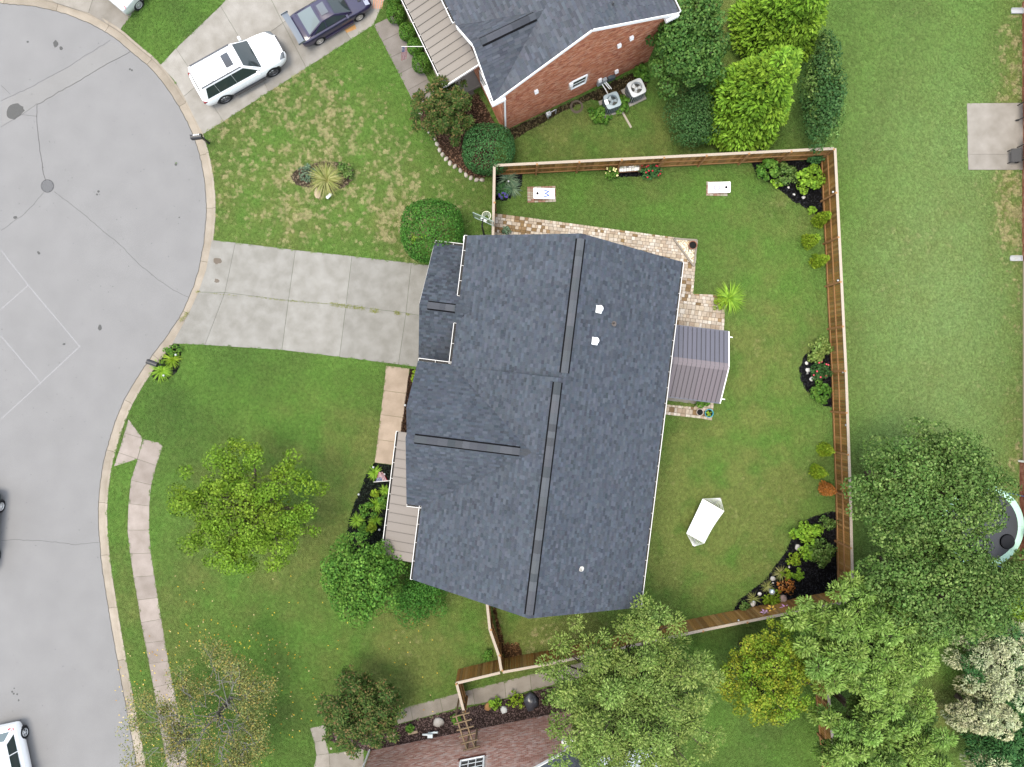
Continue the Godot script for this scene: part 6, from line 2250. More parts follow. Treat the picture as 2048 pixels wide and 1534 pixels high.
func path_light(x: float, y: float, where: String, h: float = 0.3) -> void:
	var o := thing("garden_light", "round white solar light " + where, "light", P(x, y, 0.0), 0.0, "solar garden lights")
	var b := MB.new()
	b.tube([Vector3.ZERO, Vector3(0, h, 0)], [0.012, 0.012], 6)
	part(o, "stake", b.mesh(), mat(Color(0.05, 0.05, 0.05), 0.5))
	var s := SphereMesh.new()
	s.radius = 0.06
	s.height = 0.12
	s.radial_segments = 14
	s.rings = 8
	part(o, "globe", s, mat(Color(0.36, 0.375, 0.39), 0.4), Vector3(0, h + 0.04, 0))

func stone(label: String, x: float, y: float, r: Vector3, col: Color, s: int, group: String) -> void:
	solid("garden_stone", label, "stone", rock_mesh(r, s), mat(col, 0.9, 0.0, "rust"), P(x, y, r.y * 0.4), s * 0.7, group)

func post_light(x: float, y: float, where: String) -> void:
	var o := thing("fence_light", "small round solar light on the fence " + where, "light", P(x, y, 1.62), 0.0, "solar lights on the wooden fence")
	var b := MB.new()
	b.lathe([Vector2(0.0, -0.06), Vector2(0.05, -0.05), Vector2(0.075, 0.0), Vector2(0.06, 0.03), Vector2(0.0, 0.05)], 14)
	part(o, "lamp_head", b.mesh(), mat(Color(0.08, 0.085, 0.09), 0.3))
	var g := MB.new()
	g.lathe([Vector2(0.045, 0.036), Vector2(0.0, 0.056)], 12)
	part(o, "solar_cell", g.mesh(), mat(Color(0.5, 0.52, 0.55), 0.2))

func metal_flower(label: String, x: float, y: float, h: float, col: Color, centre: Color, r: float) -> void:
	var o := thing("metal_flower", label, "ornament", P(x, y, h))
	var tilt := Basis(Vector3(1, 0, 0), -1.0)
	for i in 6:
		var a := TAU * i / 6.0 + 0.2
		var d := Vector3(cos(a), 0, sin(a))
		var s := Vector3(-sin(a), 0, cos(a)) * r * 0.2
		var b := MB.new()
		b.quad(tilt * (d * r * 0.12), tilt * (d * r * 0.55 - s + Vector3(0, 0.03, 0)), tilt * (d * r), tilt * (d * r * 0.55 + s + Vector3(0, 0.03, 0)))
		part(o, "petal", b.mesh(), mat(col, 0.5))
	var c := MB.new()
	c.lathe([Vector2(r * 0.2, 0.0), Vector2(r * 0.15, 0.05), Vector2(0.0, 0.06)], 12, Vector3.ZERO, tilt)
	part(o, "centre", c.mesh(), mat(centre, 0.5))

func bench() -> void:
	var o := thing("bench", "wooden bench with patchwork grey and white cushion against the fence", "bench", P(1255, 340), deg_to_rad(4))
	var woodm := mat(Color(0.30, 0.18, 0.11), 0.8, 0.0, "wood")
	for s in [-1.0, 1.0]:
		var f := MB.new()
		f.bar(Vector3(0.6 * s, 0, 0.2), Vector3(0.6 * s, 0.62, 0.2), 0.06, 0.06)
		f.bar(Vector3(0.6 * s, 0, -0.24), Vector3(0.6 * s, 0.9, -0.3), 0.06, 0.06)
		f.bar(Vector3(0.6 * s, 0.62, -0.28), Vector3(0.6 * s, 0.62, 0.26), 0.06, 0.035)
		part(o, "arm_frame", f.mesh(), woodm)
	for i in 5:
		var b := MB.new()
		b.box(Vector3(0, 0.42, -0.2 + i * 0.1), Vector3(1.2, 0.025, 0.085))
		part(o, "seat_slat", b.mesh(), woodm)
	for i in 4:
		var b := MB.new()
		b.box(Vector3(0, 0.52 + i * 0.1, -0.25 - i * 0.015), Vector3(1.2, 0.085, 0.022))
		part(o, "back_slat", b.mesh(), woodm)
	var cols := [Color(0.62, 0.61, 0.58), Color(0.2, 0.2, 0.19), Color(0.5, 0.5, 0.46), Color(0.36, 0.38, 0.3), Color(0.70, 0.69, 0.67)]
	for i in 8:
		for j in 2:
			var b := MB.new()
			var x := -0.52 + i * 0.148
			b.prism(PackedVector2Array([Vector2(x - 0.068, -0.19 + j * 0.21), Vector2(x + 0.068, -0.2 + j * 0.21), Vector2(x + 0.066, -0.005 + j * 0.2), Vector2(x - 0.068, 0.0 + j * 0.2)]), 0.435, 0.49 + rng.randf() * 0.02, 0.02)
			part(o, "cushion_patch", b.mesh(), mat(cols[rng.randi() % 5], 0.9))

func trampoline() -> void:
	var o := thing("trampoline", "black trampoline with mint green edge pad under the big tree", "trampoline", P(1944, 1046, 0.0))
	var r := 2.3
	var y := 0.9
	var m := MB.new()
	m.lathe([Vector2(r * 0.86, y), Vector2(r * 0.4, y - 0.03), Vector2(0.0, y - 0.05)], 40)
	part(o, "mat", m.mesh(), mat(Color(0.022, 0.025, 0.032), 0.6))
	for i in 12:
		var b := MB.new()
		var rows := []
		for k in 4:
			var row := PackedVector3Array()
			var rr: float = [r * 1.0, r * 0.985, r * 0.87, r * 0.85][k]
			for j in 6:
				var a := -TAU * (i + j / 5.0 * 0.995) / 12.0
				row.append(Vector3(cos(a) * rr, y + [0.0, 0.04, 0.04, 0.0][k], sin(a) * rr))
			rows.append(row)
		b.grid(rows)
		part(o, "edge_pad", b.mesh(), mat(Color(0.36, 0.58, 0.47), 0.6))
	for i in 6:
		var a := TAU * (i + 0.15) / 6.0
		var b := MB.new()
		var e := Vector3(cos(a) * r * 1.02, 0, sin(a) * r * 1.02)
		b.tube([e, e + Vector3(0, 2.4, 0)], [0.025, 0.025], 7)
		part(o, "net_pole", b.mesh(), mat(Color(0.03, 0.09, 0.3), 0.5))
		var lg := MB.new()
		lg.tube([e * 0.96 + Vector3(0, y - 0.02, 0), e * 0.96], [0.025, 0.025], 7)
		part(o, "leg", lg.mesh(), mat(Color(0.4, 0.41, 0.42), 0.4, 0.5))
	var bb := MB.new()
	bb.box(Vector3(2.05, 1.6, 0.35), Vector3(0.06, 0.4, 0.5))
	part(o, "small_backboard", bb.mesh(), mat(Color(0.7, 0.7, 0.72), 0.5))
	var bag := MB.new()
	bag.lathe([Vector2(0.0, y), Vector2(0.42, y + 0.02), Vector2(0.36, y + 0.12), Vector2(0.0, y + 0.16)], 18, Vector3(1.35, 0, 0.85))
	part(o, "folded_net", bag.mesh(), mat(Color(0.018, 0.019, 0.022), 0.9))

func grill(label: String, at: Vector3, turn: float, hood: Color, side_shelf: bool) -> void:
	var o := thing("grill", label, "grill", at, turn)
	var black := mat(Color(0.015, 0.015, 0.017), 0.4)
	var b := MB.new()
	var rows := []
	for x in [-0.45, 0.45]:
		var row := PackedVector3Array()
		for i in 9:
			var a := PI * i / 8.0
			row.append(Vector3(x, 0.95 + sin(a) * 0.26, -cos(a) * 0.3))
		rows.append(row)
	b.grid(rows)
	for row in rows:
		for i in 7: b.tri(row[0], row[i + 1], row[i + 2] if i < 6 else row[8])
	part(o, "hood", b.mesh(), mat(hood, 0.3, 0.3))
	var fb := MB.new()
	fb.box(Vector3(0, 0.86, 0), Vector3(0.94, 0.2, 0.6))
	part(o, "firebox", fb.mesh(), black)
	for s in [-1.0, 1.0]:
		var sh := MB.new()
		sh.box(Vector3(0.66 * s, 0.9, 0), Vector3(0.36, 0.04, 0.5))
		part(o, "shelf", sh.mesh(), mat(Color(0.5, 0.51, 0.52), 0.35, 0.4) if side_shelf else black)
		for z in [-0.22, 0.22]:
			var lg := MB.new()
			lg.bar(Vector3(0.42 * s, 0, z), Vector3(0.42 * s, 0.8, z), 0.04, 0.04)
			part(o, "leg", lg.mesh(), black)
	var w := MB.new()
	w.lathe([Vector2(0.0, -0.03), Vector2(0.09, -0.03), Vector2(0.09, 0.03), Vector2(0.0, 0.03)], 14, Vector3(-0.44, 0.09, -0.3), Basis(Vector3(0, 0, 1), PI / 2))
	part(o, "wheel", w.mesh(), black)
	var hd := MB.new()
	hd.bar(Vector3(-0.3, 1.06, 0.32), Vector3(0.3, 1.06, 0.32), 0.03, 0.03)
	part(o, "handle", hd.mesh(), mat(Color(0.55, 0.55, 0.56), 0.3, 0.6))

func arbour() -> void:
	# open lattice arbour over the concrete walk at the lower house
	var o := thing("arbour", "weathered open wooden arbour between the fence and lower brick house", "arbour", P(926, 1450, 0.0), 0.0)
	var base := o.position
	var wm := mat(Color(0.40, 0.30, 0.20), 0.9, 0.0, "wood")
	var h := 2.1
	for q in [[[912, 1432], [934, 1500]], [[926, 1426], [950, 1496]]]:
		var b := MB.new()
		b.bar(P(q[0][0], q[0][1], h) - base, P(q[1][0], q[1][1], h) - base, 0.07, 0.12)
		part(o, "beam", b.mesh(), wm)
		for e in q:
			var p := MB.new()
			var t := P(e[0], e[1], h) - base
			p.bar(Vector3(t.x, 0, t.z), t, 0.09, 0.09)
			part(o, "post", p.mesh(), wm)
	for i in 6:
		var t := i / 5.0
		var b := MB.new()
		var x0 := lerpf(905, 926, t)
		var y0 := lerpf(1434, 1501, t)
		b.bar(P(x0, y0, h + 0.1) - base, P(x0 + 34, y0 - 9, h + 0.1) - base, 0.05, 0.09)
		part(o, "rafter", b.mesh(), wm)

func splash_block(label: String, x: float, y: float) -> void:
	var o := thing("splash_block", label, "splash block", P(x, y, 0.0))
	var b := MB.new()
	for q in [[Vector3(0, 0.03, 0), Vector3(0.66, 0.05, 0.26)], [Vector3(0, 0.08, -0.13), Vector3(0.66, 0.08, 0.04)], [Vector3(0, 0.08, 0.13), Vector3(0.66, 0.08, 0.04)], [Vector3(0.31, 0.08, 0), Vector3(0.04, 0.08, 0.22)]]:
		b.box(q[0], q[1])
	part(o, "trough", b.mesh(), mat(Color(0.50, 0.52, 0.55), 0.7, 0.0, "grain"))

func build_yard() -> void:
	var ww := P(95, 372, -0.1)
	var mh := thing("manhole_cover", "round iron manhole cover in the middle of the asphalt", "manhole cover", ww)
	var b := MB.new()
	b.lathe([Vector2(0.37, 0.0), Vector2(0.37, 0.012), Vector2(0.34, 0.013), Vector2(0.335, 0.006), Vector2(0.0, 0.007)], 32)
	part(mh, "frame", b.mesh(), mat(Color(0.07, 0.07, 0.073), 0.7))
	var cv := MB.new()
	for i in 11:
		for j in 11:
			var q := Vector2(i - 5, j - 5) * 0.06
			if q.length() < 0.31: cv.box(Vector3(q.x, 0.011, q.y), Vector3(0.036, 0.008, 0.036))
	part(mh, "tread", cv.mesh(), mat(Color(0.13, 0.13, 0.135), 0.65))
	mailbox("black mailbox with white numbers at the mouth of neighbour driveway", 419, 287, Vector2(-1, 0.12), true)
	mailbox("plain black mailbox among spiky plants beside the wide driveway", 333, 730, Vector2(-1, -0.35), false)
	# flags on the two porches
	var f0 := P(783, 961, 2.4)
	var f1 := P(747, 964, 3.0)
	flag("striped flag with blue starred corner flying over the planted bed", f1, f0, P(752, 963, 2.92), P(775, 961, 2.5), P(757, 944, 2.2), P(765, 944, 2.0), "")
	f0 = P(852, 93, 2.4)
	f1 = P(803, 93, 2.9)
	flag("faded striped flag hanging limp over the neighbour's concrete walk", f1, f0, P(804, 93, 2.88), P(815, 93, 2.7), P(803, 121, 1.7), P(812, 118, 1.7), "")
	ac_unit("grey air conditioner with a white paper lying on its fan", 1220, 214, deg_to_rad(20), 1.0, Color(0.24, 0.29, 0.31))
	ac_unit("light grey air conditioner nearest the glossy leaved tree", 1267, 190, deg_to_rad(25), 1.05, Color(0.42, 0.44, 0.45))
	var paper := MB.new()
	paper.box(Vector3.ZERO, Vector3(0.2, 0.006, 0.26), Basis(Vector3.UP, 0.3))
	solid("paper_sheet", "white paper lying on the grey air conditioner fan", "paper", paper.mesh(), mat(Color(0.75, 0.75, 0.74), 0.8), P(1213, 204, 0.985))
	# hoses, pipes and planks by the upper brick house
	for q in [[1201, 158, 1219, 178, 0.03, "white pipe running between the two others to the air conditioner"], [1206, 158, 1223, 178, 0.03, "white insulated pipe nearest the dark meter boxes"], [1204, 168, 1217, 190, 0.03, "white insulated pipe nearest the small white framed window"]]:
		var t := MB.new()
		var a := P(q[0], q[1], 0.5)
		var c := P(q[2], q[3], 0.25)
		t.tube([Vector3.ZERO, (c - a) * 0.5 + Vector3(0, 0.05, 0), c - a], [q[4], q[4], q[4]], 7)
		solid("refrigerant_pipe", q[5], "pipe", t.mesh(), mat(Color(0.66, 0.66, 0.65), 0.6), a, 0.0, "insulated pipes at the air conditioner")
	var pk := MB.new()
	var pa := P(1240, 217)
	var pc := P(1262, 256)
	pk.bar(Vector3(0, 0.05, 0), pc - pa + Vector3(0, 0.05, 0), 0.11, 0.06)
	solid("white_plank", "weathered white drain spout lying on the grass by the air conditioner", "drain spout", pk.mesh(), mat(Color(0.68, 0.64, 0.55), 0.8, 0.0, "wood"), pa)
	var gm := thing("gas_meter", "grey gas meter with bent pipe at the brick wall foot", "gas meter", P(1096, 235))
	var gb := MB.new()
	gb.box(Vector3(0, 0.5, 0), Vector3(0.25, 0.28, 0.18), Basis(Vector3.UP, 0.45))
	part(gm, "meter", gb.mesh(), mat(Color(0.42, 0.44, 0.45), 0.4))
	var gp := MB.new()
	gp.tube([Vector3(0, 0, 0.05), Vector3(0, 0.72, 0.05), Vector3(0.35, 0.74, -0.15), Vector3(0.42, 0.6, -0.22), Vector3(0.42, 0.0, -0.22)], [0.025, 0.025, 0.025, 0.025, 0.025], 7)
	part(gm, "pipe", gp.mesh(), mat(Color(0.4, 0.41, 0.42), 0.5))
	var hs := MB.new()
	for k in 4:
		var ring := []
		var rad := []
		for j in 25:
			var rr := 0.36 - 0.03 * k
			ring.append(Vector3(cos(TAU * j / 24.0) * rr, 0.04 + 0.02 * k, sin(TAU * j / 24.0) * rr))
			rad.append(0.016)
		hs.tube(ring, rad, 6)
	solid("garden_hose", "coiled brown garden hose at the foot of the brick wall", "hose", hs.mesh(), mat(Color(0.10, 0.075, 0.055), 0.6), P(1153, 214))
	# games and seats
	brick_pad("small brick pad under the white board with a blue letter W", 1083, 389, 1.6, 0.9, 0.03)
	cornhole("white toss board with a blue letter W on a brick pad", 1088, 389, PI + 0.03, "W")
	brick_pad("small brick pad under the white board with ring emblem", 1437, 378, 1.4, 0.8, -0.02)
	cornhole("white toss board with dark blue and red ring emblem", 1436, 377, -0.02, "ring")
	bench()
	hammock()
	hoop()
	trampoline()
	arbour()
	grill("black grill with a side arm on the concrete patio", P(2043, 226, 0.05), PI / 2, Color(0.03, 0.03, 0.035), false)
	grill("stainless steel grill with grey hood on the concrete patio", P(2042, 310, 0.05), PI / 2, Color(0.45, 0.46, 0.48), true)
	var tr := MB.new()
	tr.box(Vector3(0, 0.42, 0), Vector3(0.5, 0.03, 0.75), Basis(Vector3(0, 0, 1), 0.25))
	tr.box(Vector3(-0.2, 0.2, 0.34), Vector3(0.04, 0.4, 0.04))
	tr.box(Vector3(-0.2, 0.2, -0.34), Vector3(0.04, 0.4, 0.04))
	solid("grill_table", "black folding side table in front of the stainless grill", "table", tr.mesh(), mat(Color(0.02, 0.02, 0.022), 0.6), P(2022, 315, 0.05))
	splash_block("pale splash block by the brick house near the tall hedge", 2033, 23)
	splash_block("pale splash block by the brick house beyond the patio", 2031, 517)
	# pots
	var gv := thing("gravel_bed", "triangular pebble bed with timber edging at the paver corner", "bed", P(1374, 497, 0.0))
	var gp2 := outline([1347, 478, 1393, 481, 1387, 533])
	var sb := MB.new()
	for i in 900:
		var e := [rng.randf(), rng.randf()]
		if e[0] + e[1] > 1.0: e = [1.0 - e[0], 1.0 - e[1]]
		var q: Vector2 = gp2[0] + (gp2[1] - gp2[0]) * e[0] + (gp2[2] - gp2[0]) * e[1]
		sb.col = [Color(0.5, 0.44, 0.3), Color(0.62, 0.58, 0.48), Color(0.4, 0.29, 0.15), Color(0.2, 0.16, 0.11), Color(0.66, 0.64, 0.58)][rng.randi() % 5]
		var w := rng.randf_range(0.018, 0.035)
		sb.box(Vector3(q.x, 0.06, q.y) - gv.position, Vector3(w * 2.0, 0.04, w * 1.3), Basis(Vector3.UP, rng.randf() * 3.0) * Basis(Vector3(1, 0, 0), rng.randf_range(-0.4, 0.4)))
	var pb := part(gv, "pebbles", sb.mesh(), vmat(0.8))
	pb.set_meta("kind", "stuff")
	for i in 3:
		var t := MB.new()
		var q0: Vector2 = gp2[i]
		var q1: Vector2 = gp2[(i + 1) % 3]
		t.bar(Vector3(q0.x, 0.07, q0.y) - gv.position, Vector3(q1.x, 0.07, q1.y) - gv.position, 0.1, 0.12)
		part(gv, "timber_edge", t.mesh(), mat(Color(0.45, 0.41, 0.36), 0.9, 0.0, "wood"))
	pot("dark pot with a rusty rim standing in the pebble bed", 1382, 493, 0.24, 0.45, Color(0.22, 0.09, 0.05), "")
	pot("dark pot with a pale rim beside the turquoise pot", 1397, 824, 0.2, 0.34, Color(0.45, 0.38, 0.33), "")
	pot("turquoise glazed pot with sprouting plant on the paver corner", 1415, 826, 0.24, 0.36, Color(0.03, 0.28, 0.36), "gold")
	# stones
	var k := 1
	for q in [[1613, 726, 0.09, "small white stone beside the upper shrub of half round bed"], [1616, 740, 0.13, "long white stone beside the red rose in half round bed"], [1615, 747, 0.06, "tiny white stone touching the long one in half round bed"], [1623, 758, 0.13, "white stone nearest the lower shrub of half round bed"]]:
		stone(q[3], q[0], q[1], Vector3(q[2], q[2] * 0.6, q[2] * 1.15), Color(0.8, 0.78, 0.75), k, "white stones in half round bed")
		k += 1
	for q in [[1577, 375, 0.07, "small white stone under the dull green corner shrub"], [1588, 389, 0.07, "small white stone at the lawn edge of corner bed"], [1607, 395, 0.1, "largest white stone in the fence corner bed"]]:
		stone(q[3], q[0], q[1], Vector3(q[2], q[2] * 0.6, q[2] * 1.1), Color(0.8, 0.78, 0.76), k, "white stones in corner bed")
		k += 1
	for q in [[1596, 1095, 0.2, 0.66, "big pale stone beside the round leaved shrub"], [1546, 1157, 0.15, 0.6, "grey white stone between gazing ball and grassy tuft"], [1519, 1188, 0.12, 0.8, "small white stone near the gazing ball"], [1506, 1207, 0.17, 0.85, "bright white stone at the fence end of long bed"], [1578, 1134, 0.07, 0.85, "tiny white stone beside the yellow leaved sprig"], [1546, 1166, 0.06, 0.7, "tiny pale stone below the grey white stone"]]:
		stone(q[4], q[0], q[1], Vector3(q[2], q[2] * 0.6, q[2] * 0.9), Color(q[3], q[3] * 0.95, q[3] * 0.92), k, "pale stones in the long bed")
		k += 1
	stone("large pink stone beside the painted metal flowers", 1566, 1198, Vector3(0.24, 0.14, 0.25), Color(0.56, 0.40, 0.35), 40, "")
	stone("big grey boulder between concrete walk and lower brick house", 877, 1444, Vector3(0.32, 0.2, 0.28), Color(0.46, 0.44, 0.42), 41, "")
	stone("tan flat stone by the bag of rubbish near lower house", 976, 1413, Vector3(0.26, 0.08, 0.2), Color(0.36, 0.2, 0.09), 42, "")
	stone("pale stone near the tan stone by the lower brick house", 1008, 1419, Vector3(0.22, 0.14, 0.2), Color(0.6, 0.62, 0.62), 43, "")
	for q in [[662, 1497, 0.07, "small pale stone at the bend of the side walk"], [692, 1505, 0.09, "small tan stone nearest the pink brick corner"], [673, 1478, 0.06, "tiny stone under the brown crape myrtle"]]:
		stone(q[3], q[0], q[1], Vector3(q[2], q[2] * 0.6, q[2]), Color(0.55, 0.48, 0.4), k, "small stones by the walk")
		k += 1
	for q in [[784, 1470, 0.5], [826, 1464, 0.5]]:
		var e := MB.new()
		e.prism(PackedVector2Array([Vector2(-0.28, -0.07), Vector2(0.28, -0.07), Vector2(0.28, 0.07), Vector2(-0.28, 0.07)]), 0.0, 0.12, 0.015)
		solid("edging_block", ["tan edging block half under the brown crape myrtle", "tan edging block beside the small fern"][0 if q[0] < 800 else 1], "block", e.mesh(), mat(Color(0.40, 0.31, 0.22), 0.9, 0.0, "rust"), P(q[0], q[1]), 0.22, "tan edging blocks")
	# stone edging of the red mulch bed
	var edge_o := thing("stone_edging", "row of pale rounded stones edging the reddish mulch bed", "edging", P(892, 318))
	var way := [[840, 216], [841, 228], [858, 262], [870, 276], [874, 288], [879, 300], [885, 309], [892, 318], [900, 326], [910, 333], [921, 341], [932, 350], [942, 356], [953, 360], [964, 360]]
	for q in way:
		var st := part(edge_o, "edging_stone", rock_mesh(Vector3(0.15, 0.09, 0.11), k + 3), mat(Color(0.50, 0.45, 0.40) * rng.randf_range(0.85, 1.1), 0.9, 0.0, "rust"), P(q[0], q[1], 0.05) - edge_o.position, rng.randf() * 3.0)
		k += 1
	# lights
	for q in [[749, 933, "at the end of the front walk"], [720, 987, "at the lawn edge of the front bed"], [771, 947, "beside the striped flag"], [333, 751, "in front of the mailbox plants"], [357, 710, "on the lawn side of the mailbox bed"], [812, 810, "in the mulch strip beside the front walk"], [1017, 366, "among the grey green irises"], [1503, 1200, "at the fence end of the long bed"], [761, 1057, "under the porch gutter by the dense tree"]]:
		path_light(q[0], q[1], q[2])
	for q in [[1078, 327, "above the W board"], [1258, 318, "above the patchwork bench"], [1429, 309, "above the ring emblem board"], [1584, 302, "above the corner bed hydrangea"], [1666, 384, "above the corner bed gardenia"], [1676, 561, "below the three golden arborvitaes"], [1686, 744, "above the half round bed rose"], [1692, 850, "just below the half round bed"], [1477, 1241, "near the painted metal flowers"]]:
		post_light(q[0], q[1], q[2])
	metal_flower("yellow painted metal flower with dark centre on the fence", 1543, 1218, 1.0, Color(0.6, 0.36, 0.05), Color(0.03, 0.02, 0.02), 0.33)
	metal_flower("pink painted metal flower with pale centre on the fence", 1571, 1217, 1.0, Color(0.55, 0.25, 0.5), Color(0.6, 0.4, 0.55), 0.33)
	metal_flower("small lilac painted metal flower low on the fence", 1530, 1226, 1.3, Color(0.42, 0.24, 0.36), Color(0.3, 0.2, 0.25), 0.3)
	var gl := SphereMesh.new()
	gl.radius = 0.16
	gl.height = 0.32
	var gz := thing("gazing_ball", "silvery gazing ball on a stand in the long mulch bed", "ornament", P(1537, 1178, 0.0))
	part(gz, "ball", gl, mat(Color(0.55, 0.62, 0.68), 0.15, 0.6), Vector3(0, 0.55, 0))
	var gs := MB.new()
	gs.lathe([Vector2(0.14, 0.0), Vector2(0.05, 0.1), Vector2(0.04, 0.35), Vector2(0.1, 0.42)], 12)
	part(gz, "stand", gs.mesh(), mat(Color(0.2, 0.2, 0.2), 0.6))
	# rubbish bag and faucet by the lower house
	var bag := rock_mesh(Vector3(0.42, 0.32, 0.5), 77)
	solid("rubbish_bag", "shiny dark grey bag lying beside the lower brick house", "bag", bag, mat(Color(0.03, 0.032, 0.04), 0.3), P(1061, 1402, 0.2), 0.2)
	var sv := MB.new()
	sv.tube([Vector3(-0.45, 0.1, 0.1), Vector3(-0.1, 0.3, 0), Vector3(0.2, 0.25, -0.1), Vector3(0.42, 0.3, -0.12)], [0.05, 0.07, 0.06, 0.05], 7)
	sv.box(Vector3(0, 0.35, 0), Vector3(0.28, 0.3, 0.2))
	solid("hose_reel", "pale plastic hose reel against the lower brick house", "hose reel", sv.mesh(), mat(Color(0.50, 0.56, 0.58), 0.5), P(862, 1464))
	var cn := MB.new()
	cn.lathe([Vector2(0.0, 0.0), Vector2(0.09, 0.0), Vector2(0.09, 0.32), Vector2(0.07, 0.35), Vector2(0.0, 0.35)], 14, Vector3.ZERO, Basis(Vector3(0, 0, 1), 1.2))
	solid("utility_marker", "short white plastic utility post below the ornamental grass", "utility post", cn.mesh(), mat(Color(0.68, 0.71, 0.68), 0.4), P(662, 388, 0.1), 0.9)
	var rk := rock_mesh(Vector3(0.2, 0.1, 0.32), 91)
	solid("tan_rock", "flat tan rock at the edge of the ornamental grass", "stone", rk, mat(Color(0.48, 0.38, 0.27), 0.9, 0.0, "rust"), P(636, 386, 0.04))
	var ch := MB.new()
	for i in 5: ribbon(ch, [P2(746 + i * 4.4, 17), P2(749 + i * 4.4, -6)], 0.07, 0.026)
	solid("chalk_drawing", "orange and pink chalk stripes drawn on the neighbour's concrete drive", "chalk drawing", ch.mesh(), mat(Color(0.62, 0.30, 0.19), 0.95, 0.0, "stain"), Vector3.ZERO)
	var oc := MB.new()
	oc.prism(outline([689, 60, 710, 49, 713, 58, 694, 66]), 0.0205, 0.0245)
	solid("chalk_patch", "orange chalk patch on the concrete beside the purple coupe", "chalk drawing", oc.mesh(), mat(Color(0.52, 0.29, 0.12), 0.95, 0.0, "concrete"), Vector3.ZERO)
	# fallen leaves
	var lv := MB.new()
	for i in 420:
		var a := rng.randf() * TAU
		var e := sqrt(rng.randf()) * 190.0
		var q := P(430 + cos(a) * e * 1.1, 1390 + sin(a) * e * 0.8, 0.05)
		if i % 5 == 0: q = P(rng.randf_range(340, 900), rng.randf_range(1150, 1450), 0.05)
		if q.x < P(230, 0).x: continue
		lv.col = [Color(0.42, 0.29, 0.03), Color(0.5, 0.38, 0.06), Color(0.3, 0.16, 0.03), Color(0.45, 0.36, 0.18)][rng.randi() % 4]
		var d := Vector3(cos(a), rng.randf_range(-0.2, 0.2), sin(a)) * 0.05
		var s := Vector3(-sin(a), 0.1, cos(a)) * 0.03
		lv.quad(q - d, q + s, q + d, q - s)
	var fl := part(self, numbered("fallen_leaves"), lv.mesh(), vmat(0.8))
	tag(fl, "yellow leaves fallen on the grass round the thinning tree", "leaves", "", "stuff")

